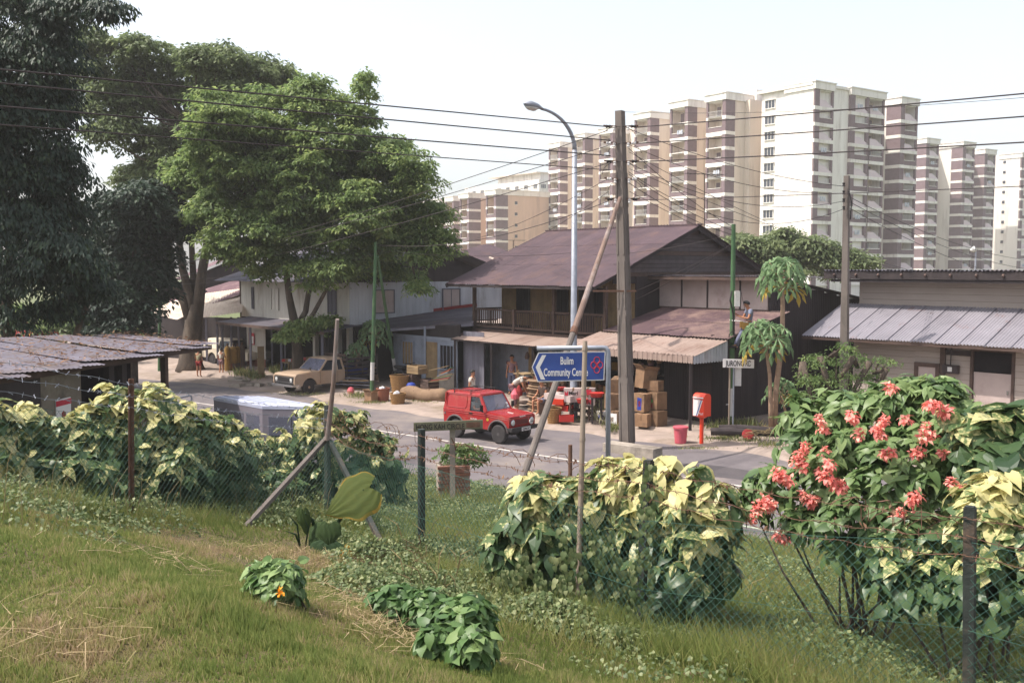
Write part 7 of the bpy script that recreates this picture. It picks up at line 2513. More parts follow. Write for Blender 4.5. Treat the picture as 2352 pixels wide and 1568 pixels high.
table(1295, 34.2, 1.3, .6, .8, 'low shop table under a pale cloth behind the wicker basket', M_wood_br, M_panel)
table(1345, 33.9, .9, .5, .62, 'low plank table carrying printed boxes', M_wood_br)
t = thing('goods_rack', 'open timber rack of goods left of the sack pile', 'rack', pos(1205, 36.6))
for du, dv in ((-16, 0), (16, 0), (-14, .5), (18, .5)):
    q = pos(1205 + du, 36.6 + dv)
    MB().beam(q, q + ZZ * 1.35, .07, .07).part('post', M_wood_tan, t)
for z in (.3, .85, 1.38):
    q = pos(1205, 36.85, z)
    MB().box(q, .62, .6, .04, rz=HA).part('shelf', M_wood_tan if z > 1 else M_wood_br, t)
for k in range(6):
    q = pos(1196 + 4 * k, 36.7, .95 + .05 * (k % 2))
    MB().box(q, .11, .14, .2).part('goods', (M_carton, M_red_pl, M_blue_pl)[k % 3], t)
t = thing('sack_pile', 'pile of flattened sacks stacked high beside the goods rack', 'sacks', pos(1232, 35.6))
for k in range(12):
    q = pos(1232 + 3 * math.sin(k * 2.1), 35.6, .2 + k * .095)
    b = MB().tube([q + Vector((-.3, .05, 0)), q + Vector((-.22, .03, .01)), q, q + Vector((.22, -.03, .01)), q + Vector((.3, -.05, 0))], [.02, .055, .06, .055, .02], 8)
    for i, v in enumerate(b.v):
        b.v[i] = (v[0], q.y + (v[1] - q.y) * 4.0, v[2])
    b.part('sack', M_sack, t)
# shelves and goods seen dimly in the shop
for k in range(26):
    s_ = random.uniform(5.5, 10.6)
    z = .64 + .6 * random.randint(0, 2)
    m_ = random.choice((M_carton, M_red_pl, M_blue_pl, M_white_sign, M_green_pl, M_leather))
    MB().para(B.W(s_, 2.05, z), B.a * random.uniform(.1, .35), B.b * .2, ZZ * random.uniform(.12, .35)).part('shelf_goods', m_, H)
p = B.W(10.2, .6, 1.4)
# pink bags hanging
for u, v, s_, m_ in ((1183, 905, 1.0, M_pink), (1192, 898, .8, M_shorts)):
    q = at(u, v, 36.0)
    MB().lathe(q - ZZ * .2, [(.02, 0), (.16 * s_, .05), (.17 * s_, .2), (.06, .36), (.03, .42)], 9).part('hanging_bag', m_, H)

# timber, crates and rubble by the pickup and the annex
t = thing('timber_pile', 'heap of old planks between the pickup truck and the green pole', 'timber pile', pos(815, 42.6))
for k in range(17):
    q = pos(792 + random.uniform(0, 50), 42.4 + random.uniform(-.5, .8), .12 + .028 * k)
    a = random.uniform(-.35, .35)
    d = Vector((math.cos(a) * .95, -.35 + math.sin(a) * .4, random.uniform(-.06, .06))).normalized() * random.uniform(1.2, 2.2)
    MB().beam(q - d / 2, q + d / 2, .14, .025).part('plank', random.choice((M_wood_grey, M_wood_br, M_wood_tan)), t)
for u, Y, z, w, d, h, rot, m_, lb in ((957, 41.2, .92, .72, .5, .36, .1, M_wood_tan, 'slatted wooden crate on top of the brown crates by the annex post'), (945, 41.3, .14, .6, .5, .76, .1, M_wood_br, 'tall brown crate under the slatted crate'), (985, 40.9, .14, .7, .5, .6, -.1, M_wood_br, 'brown crate right of the tall one')):
    p = pos(u, Y, z)
    t = thing('wooden_crate', lb, 'crate', p, 'wooden crates by the annex')
    Mx_ = Matrix.Translation(p) @ Matrix.Rotation(HA + rot, 4, 'Z')
    n_ = max(3, int(h / .11))
    for k in range(n_):
        for s_ in (-1, 1):
            xf(MB().para((-w / 2, s_ * d / 2 - .01, k * h / n_ + .008), (w, 0, 0), (0, .02, 0), (0, 0, h / n_ - .02)), Mx_).part('slat', m_, t)
            xf(MB().para((s_ * w / 2 - .01, -d / 2 + .012, k * h / n_ + .008), (.02, 0, 0), (0, d - .024, 0), (0, 0, h / n_ - .02)), Mx_).part('slat', m_, t)
    for sx in (-1, 1):
        for sy in (-1, 1):
            xf(MB().para((sx * (w / 2 - .03) - .02, sy * (d / 2 - .03) - .02, 0), (.04, 0, 0), (0, .04, 0), (0, 0, h)), Mx_).part('corner_post', m_, t)
    xf(MB().para((-w / 2 + .01, -d / 2 + .01, .01), (w - .02, 0, 0), (0, d - .02, 0), (0, 0, h * .5)), Mx_).part('contents', M_sack, t)
p = pos(930, 40.6)
MB().lathe(pos(943, 40.2), [(.18, 0), (.2, .1), (.2, .42), (.14, .5), (.06, .52)], 14).top('jerry_drum', M_blue_pl, 'dark blue plastic drum before the brown crates', 'drum', base=pos(943, 40.2))
t = thing('board_stack', 'untidy stack of red, green and tan painted boards leaning by the annex door', 'boards', pos(1005, 40.6))
for k in range(9):
    q0 = pos(985 + 5 * k % 40, 40.5 + .08 * k, .65 + .05 * k)
    q1 = pos(1030 + 3 * (k % 4), 40.2 + .08 * k, .8 + .06 * k)
    MB().beam(q0, q1, .16, .03).part('board', (M_wood_tan, M_shorts, M_green, M_wood_tan, M_wall_blue)[k % 5], t)
t = thing('tarpaulin_roll', 'long brown tarpaulin roll lying along the kerb behind the red car', 'tarpaulin', pos(975, 38.9))
a_, b_ = pos(925, 39.7, .3), pos(1026, 38.4, .3)
MB().tube([a_.lerp(b_, f) + Vector((0, 0, .05 * math.sin(f * 9))) for f in np.linspace(0, 1, 9)], [.22, .27, .28, .25, .28, .3, .27, .29, .24], 12).part('roll', M_sack, t, smooth=True)
for f in (.25, .6):
    q = a_.lerp(b_, f)
    MB().tube([q + Vector((0, math.cos(x) * .3, math.sin(x) * .31)) for x in np.linspace(0, 2 * math.pi, 13)], .012, 5).part('tie', M_rust, t)
# tall rusty gas cylinders by the white door
for k, (u, Y, h, lb) in enumerate(((520, 49.8, 1.25, 'tall tan gas cylinder nearest the second child'), (534, 50.1, 1.2, 'fat tan drum in the middle of the cylinder group'), (543, 50.3, 1.2, 'tan cylinder just right of the fat drum'), (554, 50.5, 1.25, 'darker cylinder nearest the white door'))):
    p = pos(u, Y)
    r = .15 if k != 1 else .22
    t = thing('gas_cylinder', lb, 'gas cylinder', p, 'gas cylinders by the white door')
    MB().lathe(p, [(r, 0), (r, h - .15), (r * .7, h - .03), (.05, h)], 14).part('body', M_leather if k < 3 else M_wood_br, t)
    MB().lathe(p + ZZ * h, [(.04, 0), (.03, .1), (.06, .1), (.06, .13)], 8).part('valve', M_rust, t)
for u, lb in ((531, 'terracotta pot left of its dark twin before the cylinders'), (541, 'dark pot before the cylinders')):
    p = gr(u, 852, .1)
    MB().lathe(p, [(.16, 0), (.24, .35), (.25, .4), (.2, .4), (.01, .3)], 12).top('plant_pot', M_clay if u < 535 else M_wood_br, lb, 'pot', base=p)
t = thing('rubble_heap', 'broken concrete slabs strewn before the white door', 'rubble', gr(575, 872))
for k in range(24):
    p = gr(535 + 95 * random.random(), 862 + 24 * random.random(), .06)
    b = MB().box((0, 0, 0), random.uniform(.25, .8), random.uniform(.2, .5), random.uniform(.08, .2))
    xf(b, Matrix.Translation(p) @ Matrix.Rotation(random.uniform(0, 3), 4, 'Z') @ Matrix.Rotation(random.uniform(-.2, .2), 4, 'X'))
    b.v = [(x + random.uniform(-.04, .04), y + random.uniform(-.04, .04), z + random.uniform(-.02, .02)) for x, y, z in b.v]
    b.part('slab', M_conc, t)
vs, fs = [], []
c_ = gr(440, 848, 0)
for i in range(9):
    for j in range(16):
        a = 2 * math.pi * j / 16
        r = 2.6 * i / 8
        vs.append((c_.x + math.cos(a) * r * 1.3, c_.y + math.sin(a) * r * .8, .02 + .42 * math.exp(-(r / 1.2) ** 2) * (1 + .25 * math.sin(a * 3 + r * 3)) - .03 * (i == 8)))
for i in range(8):
    for j in range(16):
        fs.append((i * 16 + j, (i + 1) * 16 + j, (i + 1) * 16 + (j + 1) % 16, i * 16 + (j + 1) % 16))
MB().add(vs, fs).top('dirt_mound', M_sand, 'low mound of sandy earth at the foot of the forked tree', 'earth mound', smooth=True)
# tables by the street tree
for u, Y, w, h, lb in ((664, 46.4, .8, .78, 'small pale stall table left of the street tree trunk'), (712, 46.4, 1.3, .85, 'stall table of goods right of the street tree trunk')):
    t = table(u, Y, w, .6, h, lb, M_wood_tan if u < 700 else M_wood_br)
    for k in range(5):
        q = pos(u - 14 + 7 * k, Y, .14 + h + .07)
        MB().box(q, .16, .2, .12 + .04 * (k % 2)).part('goods', (M_red_pl, M_carton, M_bag_w)[k % 3], t)
p = gr(600, 868, .1)
MB().box(p + ZZ * .75, .3, .3, 1.5, rz=.3).top('timber_stack', M_wood_tan, 'upright bundle of tan timber beside the white door', 'timber')
q = gr(806, 905, .05)
MB().lathe(q, [(.02, 0), (.13, .05), (.16, .15), (.1, .27), (.02, .3)], 10).top('pink_bag', M_pink, 'round pink bag on the ground beside the pickup', 'bag')
# logs and lid under the papaya
for k, (u, v, L, r, lb) in enumerate(((1675, 992, 1.1, .12, 'dark log left of the thin sign pole'), (1700, 985, 1.3, .12, 'dark log behind the thin sign pole'), (1740, 990, 1.2, .14, 'dark log with loose bark right of the red lid'))):
    p = gr(u, v, .14 + r)
    b = MB().tube([p + Vector((-L / 2, .1, 0)), p + Vector((0, 0, .02)), p + Vector((L / 2, -.12, 0))], [r, r * 1.05, r * .9], 9)
    b.top('log', M_wood_dark, lb, 'log', 'logs under the papaya trees')
p = gr(1718, 998, .25)
MB().lathe(p, [(.17, 0), (.18, .03), (.15, .05), (.01, .05)], 16, axis=(-.3, -1, .45)).top('round_lid', M_shorts, 'round red lid leaning on the logs', 'lid')
t = thing('brush_heap', 'heap of dead palm stalks at the foot of the papaya trees', 'brush', gr(1760, 992, .14))
mb = MB()
for k in range(40):
    q = gr(1725 + 75 * random.random(), 985 + 14 * random.random(), .16 + .2 * random.random())
    d = Vector((random.uniform(-1, 1), random.uniform(-.5, .5), random.uniform(-.25, .15))) * .6
    mb.tube([q - d, q + Vector((0, 0, .06)), q + d], .012, 4, cap=False)
mb.part('dead_stalks', M_straw, t, kind='stuff')

# brick planter with a bush, near the road
Yp2 = 19.4
pA, pB = at(1006, 1150, Yp2), at(1104, 1150, Yp2)
zb, zt_ = .35, at(1050, 1070, Yp2).z
t = thing('brick_planter', 'crumbling square brick planter below the mossy street name board', 'planter', Vector(((pA.x + pB.x) / 2, Yp2 + .4, zb)))
cw = pB.x - pA.x
bl, bh = .215, .07
brick = MB().para((0, 0, 0), (bl - .012, 0, 0), (0, .1, 0), (0, 0, bh - .012)).mesh('brick', M_brickp)
ang = .16
ca_, sa_ = math.cos(ang), math.sin(ang)
O_ = Vector((pA.x, Yp2, 0))
fx_, fy_ = Vector((ca_, sa_, 0)), Vector((-sa_, ca_, 0))
rows = int((zt_ - zb) / bh)
nb = int(cw / bl)
MB().para(O_ + fx_ * .02 + fy_ * .02 + ZZ * zb, fx_ * (nb * bl - .04), fy_ * (nb * bl - .04), ZZ * (rows * bh - .04)).part('mortar_core', M_conc, t)
for r_ in range(rows):
    for k in range(nb):
        off = (r_ % 2) * bl / 2
        jx = random.uniform(-.005, .005)
        if k * bl + off + bl <= nb * bl + .01:
            put('brick', brick, t, frame_m(O_ + fx_ * (k * bl + off) + fy_ * (jx - .0) + ZZ * (zb + r_ * bh), fx_, fy_, ZZ))
            put('brick', brick, t, frame_m(O_ + fx_ * (nb * bl + jx) + fy_ * (k * bl + off) + ZZ * (zb + r_ * bh), fy_, -fx_, ZZ))
shrub('planter_shrub', 'spiky olive shrub growing out of the brick planter', 'shrub', [(1045, 1048, Yp2 + .4, 42, 26), (1085, 1052, Yp2 + .4, 38, 24), (1060, 1035, Yp2 + .4, 30, 16)], 700, (.05, .11), (.35, .5), LM_young, .1, .7, base=Vector((pA.x + .4, Yp2 + .4, zt_ - .1)), nobj=0, droopv=-.3)

# weeds at the kerb and by the poles
def weeds(name, label, spots, n, hh, lm, wid=.02, kind='stuff'):
    P, D, U_, L = [], [], [], []
    for (u, v, ru, rv, h) in spots:
        for _ in range(n):
            p = gr(u + ru * rng.normal() * .5, v + rv * rng.normal() * .5, .1)
            P.append(p)
            D.append((rng.normal() * .45, rng.normal() * .45, 1))
            U_.append((rng.normal(), rng.normal(), .1))
            L.append(h * (.4 + .8 * rng.random()))
    P, L = np.array(P), np.array(L)
    me = leaves(name, P, np.array(D), np.array(U_), L, np.full(len(P), wid), rng.random(len(P)), lm, (0, 0, 0))
    o = link(bpy.data.objects.new(name, me))
    ORG[o.name] = Vector((0, 0, 0))
    tag(o, label, None, None, kind)
    return o


LM_weed = leafmat('weed_blade', [(0, S(84, 96, 56)), (.6, S(120, 126, 78)), (1, S(168, 156, 108))], .3, .6)
LM_weedp = leafmat('pale_weed', [(0, S(112, 116, 86)), (1, S(164, 158, 130))], .3, .7)
weeds('roadside_weeds', 'tufts of weeds along the far kerb', [(1665, 985, 55, 6, .35), (1700, 985, 40, 5, .4), (1415, 968, 16, 8, .4), (1405, 985, 14, 10, .25), (1650, 1008, 45, 5, .12), (1720, 1012, 60, 6, .14), (1770, 1022, 40, 6, .12),
                                  (1340, 962, 40, 4, .12), (830, 912, 40, 5, .25), (850, 925, 40, 3, .1), (560, 862, 30, 6, .4), (585, 868, 20, 6, .35), (640, 858, 16, 5, .5), (990, 922, 60, 4, .08), (1600, 1030, 60, 3, .06), (700, 905, 60, 6, .08)], 260, .3, LM_weed)
weeds('pale_roadside_weeds', 'pale dusty weed clump left of the concrete pole', [(1390, 960, 15, 16, .7), (1375, 962, 12, 8, .5)], 260, .5, LM_weedp, .03)

# jumble of goods half lost in the shade of the shop
mb = MB()
for k in range(150):
    s_ = random.uniform(3.9, 11.0)
    t_ = random.uniform(-.9, 1.9)
    z_ = .14 + abs(random.gauss(0, .33))
    p = B.W(s_, t_, z_)
    mi = random.randint(0, 5)
    if random.random() < .5:
        mb.box(p + ZZ * .1, random.uniform(.1, .4), random.uniform(.1, .3), random.uniform(.08, .3), mi, random.uniform(0, 3))
    else:
        r = random.uniform(.07, .2)
        mb.lathe(p, [(r * .7, 0), (r, r * .5), (r * 1.05, r * 1.2), (r * .5, r * 1.4)], 8, mi)
for k in range(40):
    s_ = random.uniform(3.9, 11.0)
    p = B.W(s_, random.uniform(-.6, .6), random.uniform(1.5, 2.2))
    r = random.uniform(.05, .13)
    mb.lathe(p, [(.01, .3), (r * .5, .25), (r, .1), (r * .8, 0)], 7, random.randint(0, 5))
o = mb.top('shop_clutter', [M_wicker, M_sack, M_wood_br, M_clay, M_shorts2, M_carton], 'jumble of baskets bundles and goods in the shade of the shop front', kind='stuff', base=B.W(7, 0, .14))
# ---------------------------------------------------------------- grass, creepers, straw on the near bank
LM_grass = leafmat('grass_blade', [(0, S(108, 122, 66)), (.35, S(130, 136, 78)), (.6, S(148, 144, 94)), (.8, S(162, 144, 110)), (1, S(172, 150, 124))], .38, .7, spec=.15)
LM_cover = leafmat('cover_leaf', [(0, S(70, 88, 52)), (.6, S(104, 118, 76)), (1, S(152, 156, 112))], .35, .5)
fx_l = [b.x for b, t in FP]
fy_l = [b.y for b, t in FP]


def fence_y(x):
    return np.interp(x, fx_l, fy_l)


def dry(x, y):
    """0 green ... 1 straw, over the ground"""
    d = .22 + .13 * np.sin(x * 1.7 + 1.1 * np.sin(y * .8)) * np.sin(y * 1.3 + .7) + .12 * np.sin(x * 4.3 + y * 2.2) + .1 * np.sin(x * .5 - y * .9)
    for u, v, r, a in ((700, 1290, .9, .45), (850, 1400, .8, .5), (960, 1470, .7, .55), (900, 1440, .6, .4), (620, 1270, .9, .25), (60, 1500, .5, .5), (420, 1270, 1.2, .2), (330, 1290, .6, .3), (1500, 1500, .5, .2)):
        p = ground_hit(u, v)
        d = d + .6 * a * np.exp(-((x - p[0]) ** 2 + (y - p[1]) ** 2) / r ** 2)
    return d


def scatter(n, y0, y1, side=.62):
    y = y0 * (y1 / y0) ** rng.random(n)
    x = (rng.random(n) * 2 - 1) * (side * y + .8)
    return x, y


def stuff(name, label, me):
    o = link(bpy.data.objects.new(name, me))
    ORG[o.name] = Vector((0, 0, 0))
    return tag(o, label, None, None, 'stuff')


# mown lawn on the near side
x, y = scatter(430000, 2.6, 16)
fyv = fence_y(x)
k = (y < fyv - .1)
x, y = x[k], y[k]
n = len(x)
z = hz(x, y)
near = np.clip((fence_y(x) - y) / 1.6, 0, 1)
hgt = (.025 + .035 * rng.random(n)) * (1 + 1.3 * (1 - near)) * (1 + .5 * np.sin(x * 3.1) * np.sin(y * 2.7))
cell = (np.floor(x / .11).astype(int) * 7919 + np.floor(y / .13).astype(int) * 104729) % 4096
tuft = rng.random(4096)[cell]
lv = np.clip(dry(x, y) + .17 * rng.normal(size=n) + .42 * (tuft - .5), 0, 1)
hgt = hgt * (.6 + .9 * rng.random(4096)[cell])
az = rng.random(n) * 2 * math.pi
lean = .15 + .6 * rng.random(n) * (.5 + .8 * lv)
D = np.stack([np.cos(az) * lean, np.sin(az) * lean, np.ones(n)], 1)
U_ = np.stack([np.cos(az + 1.2), np.sin(az + 1.2), np.full(n, .3)], 1)
BL = (np.array([[-.5, 0, 0], [.5, 0, 0], [.0, 1, -.12]]), [(0, 1, 2)])
me = leaves('lawn_grass', np.stack([x, y, z - .005], 1), D, U_, hgt * (1.0 + .25 * (lv > .6)), .006 + .006 * rng.random(n) + .0006 * y, lv, LM_grass, (0, 0, 0), BL)
stuff('lawn_grass', 'short dry mown grass of the near lawn', me)

# rough bank between fence and road
x, y = scatter(260000, 6, 25, .66)
o_ = .641 * x + .768 * y
k = (y > fence_y(x) - .9) & (o_ < 17.9)
x, y = x[k], y[k]
n = len(x)
z = hz(x, y)
lv = np.clip(dry(x, y) * .7 + .2 * rng.normal(size=n) + .12, 0, 1)
hgt = .10 + .2 * rng.random(n) * (1 + .8 * np.sin(x * 1.9 + y) * np.sin(y * 1.3))
left = x < -2.2
hgt = np.where(left & (y > fence_y(x) + .15), hgt * .6, hgt)
az = rng.random(n) * 2 * math.pi
lean = .2 + .8 * rng.random(n)
D = np.stack([np.cos(az) * lean, np.sin(az) * lean, np.ones(n)], 1)
U_ = np.stack([np.cos(az + 1.2), np.sin(az + 1.2), np.full(n, .3)], 1)
me = leaves('bank_grass', np.stack([x, y, z - .01], 1), D, U_, hgt, .008 + .01 * rng.random(n), lv, LM_grass, (0, 0, 0), BL)
stuff('bank_grass', 'rough long grass on the bank behind the fence', me)

# small leaved creeper over the middle of the bank and under the fence
def creeper(name, label, spots, per, hmax, ll, lm):
    P, U_, D = [], [], []
    for (u, v, r, h) in spots:
        c = ground_hit(u, v)
        m_ = int(per * r * r)
        a = rng.random(m_) * 2 * math.pi
        q = np.sqrt(rng.random(m_)) * r
        x, y = c[0] + np.cos(a) * q, c[1] + np.sin(a) * q
        hh = h * (1 - (q / r) ** 2) * (.75 + .35 * np.sin(x * 5) * np.sin(y * 6)) + .04
        z = hz(x, y) + hh * (.6 + .4 * rng.random(m_))
        k = (.641 * x + .768 * y) < 17.8
        P.append(np.stack([x, y, z], 1)[k])
        o = np.stack([np.cos(a) * q / r, np.sin(a) * q / r, np.full(m_, .8)], 1)[k]
        U_.append(o + rng.normal(size=o.shape) * .35)
        D.append(o * np.array([1, 1, 0]) + rng.normal(size=o.shape) * .6 + np.array([0, 0, -.35]))
    P, U_, D = np.concatenate(P), np.concatenate(U_), np.concatenate(D)
    n = len(P)
    L = rng.uniform(ll[0], ll[1], n)
    return stuff(name, label, leaves(name, P, D, U_, L, L * rng.uniform(.6, .9, n), rng.random(n), lm, (0, 0, 0), LEAF_H))


creeper('creeper_cover', 'small leaved creeper smothering the bank in the middle',
        [(880, 1235, .9, .25), (960, 1190, 1.1, .3), (1050, 1190, 1.2, .35), (1120, 1150, 1.3, .35), (1150, 1115, 1.0, .45), (900, 1300, .8, .3), (980, 1290, .9, .3), (1060, 1290, .9, .3), (840, 1340, .6, .2), (930, 1370, .7, .25),
         (1010, 1370, .7, .25), (1090, 1360, .7, .2), (1140, 1300, .7, .2), (870, 1190, .8, .3), (1000, 1140, 1.2, .3), (1150, 1380, .6, .18), (800, 1255, .5, .15), (1210, 1400, .5, .2)], 2500, .4, (.022, .05), LM_cover)
creeper('fence_creeper', 'creeper clambering over the foot of the mesh in the middle',
        [(1290, 1390, .35, .5), (1370, 1400, .35, .7), (1440, 1420, .35, .6), (1250, 1430, .4, .3), (1340, 1450, .45, .3), (1430, 1480, .4, .3), (1500, 1470, .35, .2), (1550, 1480, .4, .2), (1650, 1450, .5, .15)], 6500, .4, (.025, .06), LM_cover)
creeper('ground_cover', 'low leafy weeds at the lower right of the lawn',
        [(1700, 1480, .7, .1), (1850, 1480, .7, .1), (2000, 1500, .7, .1), (1600, 1530, .6, .08), (1780, 1540, .6, .08), (1950, 1550, .6, .08), (2100, 1540, .6, .1), (1950, 1420, .7, .12), (1800, 1400, .7, .1), (1450, 1540, .5, .08)], 650, .2, (.022, .05), LM_cover)
creeper('hedge_weeds', 'tangled weeds along the foot of the left hedge',
        [(60, 1185, .8, .25), (180, 1190, .8, .25), (300, 1195, .8, .3), (400, 1180, .9, .3), (500, 1185, .9, .25), (620, 1200, .9, .25), (700, 1200, .8, .25), (560, 1150, .9, .3)], 1100, .3, (.02, .05), LM_cover)

# leafy weeds mixed all through the bank grass
x, y = scatter(150000, 6, 25, .66)
o_ = .641 * x + .768 * y
hn = .5 + .5 * np.sin(x * 1.3 + 1.7 * np.sin(y * .7)) * np.sin(y * 1.1 + .6 * x)
k = (y > fence_y(x) - .5) & (o_ < 17.7) & (rng.random(len(x)) < .25 + .75 * hn)
x, y, hn = x[k], y[k], hn[k]
n = len(x)
P = np.stack([x, y, hz(x, y) + (.03 + .30 * hn * rng.random(n))], 1)
D = rng.normal(size=(n, 3)) * np.array([1, 1, .4]) + np.array([0, 0, -.25])
U_ = rng.normal(size=(n, 3)) * .4 + np.array([0, -.2, 1])
L = rng.uniform(.03, .075, n)
stuff('bank_weeds', 'leafy weeds growing through the grass of the bank', leaves('bank_weeds', P, D, U_, L, L * rng.uniform(.4, .8, n), np.clip(rng.random(n) * (.5 + .5 * hn), 0, 1), LM_cover, (0, 0, 0)))
# long thin wisps of grass through weeds and creeper
x, y = scatter(60000, 5.5, 22, .66)
hn = .5 + .5 * np.sin(x * 2.1 + 1.7 * np.sin(y * 1.1)) * np.sin(y * 1.7 + .6 * x)
fd = y - fence_y(x)
mid_ = np.exp(-((x + .4) / 1.3) ** 2)
k = (fd > -1.0 - 1.6 * mid_) & ((.641 * x + .768 * y) < 17.6) & (rng.random(len(x)) < .15 + .75 * hn)
x, y, hn = x[k], y[k], hn[k]
n = len(x)
az = rng.random(n) * 2 * math.pi
le = .15 + .75 * rng.random(n)
D = np.stack([np.cos(az) * le, np.sin(az) * le, np.ones(n)], 1)
U_ = np.stack([np.cos(az + 1.2), np.sin(az + 1.2), np.full(n, .3)], 1)
stuff('wispy_grass', 'long thin wispy grass through the weeds', leaves('wispy_grass', np.stack([x, y, hz(x, y)], 1), D, U_, .16 + .34 * rng.random(n) * (.4 + .6 * hn), .006 + .005 * rng.random(n), np.clip(.15 + .55 * rng.random(n), 0, 1), LM_grass, (0, 0, 0), BL))
# vine hanging over the left half of the big middle shrub and its fence post
P, D, U_ = [], [], []
for _ in range(85):
    u, v = random.uniform(1150, 1480), random.triangular(1150, 1430, 1400)
    Y = 9.3 + .5 * (1480 - u) / 300 + random.uniform(-.1, .5)
    p = at(u, v, Y)
    ln = random.randint(14, 46)
    dx = random.uniform(-.25, .25)
    for q in range(ln):
        p = p + Vector((dx * .03 + random.uniform(-.015, .015), random.uniform(-.015, .012), -.02 * random.random()))
        if p.z < float(hz(p.x, p.y)):
            break
        P.append(p + Vector((random.uniform(-.05, .05), random.uniform(-.05, .02), random.uniform(-.04, .04))))
        D.append((random.uniform(-.6, .6), random.uniform(-.5, .1), -1))
        U_.append((random.uniform(-.4, .4), -1, .7))
for _ in range(330):
    f = random.random() ** 1.6
    b, t = FP[4]
    p = b.lerp(t, f)
    P.append(p + Vector((random.uniform(-.13, .1) * (1.3 - f), random.uniform(-.14, .02), 0)))
    D.append((random.uniform(-.6, .6), random.uniform(-.5, .1), -1))
    U_.append((random.uniform(-.4, .4), -1, .7))
n = len(P)
L = rng.uniform(.04, .085, n)
stuff('hanging_vine', 'small leaved vine hanging over the big middle shrub and its fence post', leaves('hanging_vine', np.array(P), np.array(D), np.array(U_), L, L * rng.uniform(.6, .85, n), rng.random(n), LM_cover, (0, 0, 0), LEAF_H))

# straw and long seed stalks
P, D, U_, L = [], [], [], []
for u, v, r, m_ in ((700, 1290, .7, 260), (860, 1400, .6, 420), (960, 1480, .55, 420), (900, 1440, .5, 300), (60, 1500, .5, 200), (350, 1290, .6, 160), (640, 1270, .6, 160), (1000, 1500, .4, 200)):
    c = ground_hit(u, v)
    for _ in range(int(m_ * .5)):
        xx, yy = c[0] + rng.normal() * r * .55, c[1] + rng.normal() * r * .55
        P.append((xx, yy, float(hz(xx, yy)) + .03 + .06 * rng.random()))
        a = rng.random() * 6.28
        D.append((math.cos(a), math.sin(a), rng.normal() * .25))
        U_.append((rng.normal() * .3, rng.normal() * .3, 1))
        L.append(.12 + .25 * rng.random())
n = len(P)
stuff('dry_straw', 'pinkish dry straw lying on the lawn', leaves('dry_straw', np.array(P), np.array(D), np.array(U_), np.array(L), np.full(n, .006), .7 + .3 * rng.random(n), LM_grass, (0, 0, 0), BL))
mb = MB()
for k in range(46):
    u, v = (random.uniform(860, 905), 1165) if k < 14 else (random.uniform(930, 1060), random.uniform(1240, 1400))
    p = ground_hit(round(u), round(v))
    h = random.uniform(.9, 1.25) if k < 14 else random.uniform(.3, .6)
    d = Vector((random.uniform(-.12, .12), random.uniform(-.1, .1), 0)) * (1 if k < 14 else 4)
    mb.tube([p, p + d * .5 * h + ZZ * h * .6, p + d * 1.2 * h + ZZ * h * (1 if k < 14 else .75)], [.007, .006, .002], 4, cap=False)
for k in range(45):
    p = ground_hit(round(random.uniform(0, 760)), round(random.uniform(1165, 1210)))
    h = random.uniform(.3, .7)
    d = Vector((random.uniform(-.4, .4), random.uniform(-.2, .2), 0))
    mb.tube([p, p + d * .4 * h + ZZ * h * .7, p + d * h + ZZ * h], [.003, .0025, .0015], 3, cap=False)
for k in range(30):
    p = ground_hit(round(random.uniform(1650, 2150)), round(random.uniform(1300, 1480)))
    h = random.uniform(.2, .5)
    d = Vector((random.uniform(-.8, .8), random.uniform(-.2, .2), 0))
    mb.tube([p, p + d * .4 * h + ZZ * h * .7, p + d * h + ZZ * h * .8], [.004, .004, .002], 3, cap=False)
o = mb.top('seed_stalks', M_straw, 'tall yellow dry grass stalks on the bank', kind='stuff', base=(0, 0, 0))

# ---------------------------------------------------------------- wires
def wire(name, label, group, p, q, sag, r, cat='overhead wire', n=18):
    pts = [Vector(p).lerp(Vector(q), i / n) - ZZ * sag * 4 * (i / n) * (1 - i / n) for i in range(n + 1)]
    return MB().tube(pts, r, 5, cap=False).top(name, M_wire, label, cat, group, base=p)


py = pb_.y
WO = ('topmost', 'second highest', 'third highest', 'lowest')
for v0, v1, q in ((292, 151, 0), (323, 183, 1), (358, 237, 2), (391, 280, 3)):
    wire('overhead_wire', WO[q] + ' of four thick wires sweeping from the concrete pole to the left edge', 'thick wires to the left edge', at(1402, v0, py), at(-90, v1, 15.2), .0, .016 if q < 3 else .012)
for k, (v0, v1) in enumerate(((293, 207), (330, 261), (372, 322), (460, 424))):
    wire('overhead_wire', WO[k] + ' of four wires running from the concrete pole to the right edge', 'thick wires to the right edge', at(1455, v0, py), at(2440, v1, 18), .02, .015 if v0 < 400 else .009)
wire('overhead_wire', 'very thin wire from the concrete pole top to the right edge', None, at(1424, 257, py), at(2440, 217, 18), .15, .005)
for k, (v0, u1, v1, sg) in enumerate(((300, 300, 636, .25), (335, 300, 626, .3), (375, 300, 655, .3))):
    wire('overhead_wire', ('top', 'middle', 'bottom')[k] + ' of three wires dropping from the concrete pole into the left trees', 'wires into the left trees', at(1396, v0, py), at(u1, v1, 52), sg, .012)
wire('overhead_wire', 'wire from the concrete pole down to the green A frame pole', None, at(1398, 462, py), GPT - ZZ * .1, .5, .012)
wire('overhead_wire', 'lower slack wire between the gabled roof and the green A frame pole', None, at(1610, 540, 41), GPT - ZZ * .35, .5, .009)
for k, (v0, v1) in enumerate(((588, 640), (592, 652))):
    wire('overhead_wire', ('upper', 'lower')[k] + ' of two thin wires between the green A frame pole and left cable pole', 'wires to the left cable pole', at(866, v0 - 8, gp.y), at(367, v1, g4.y), .35, .009)
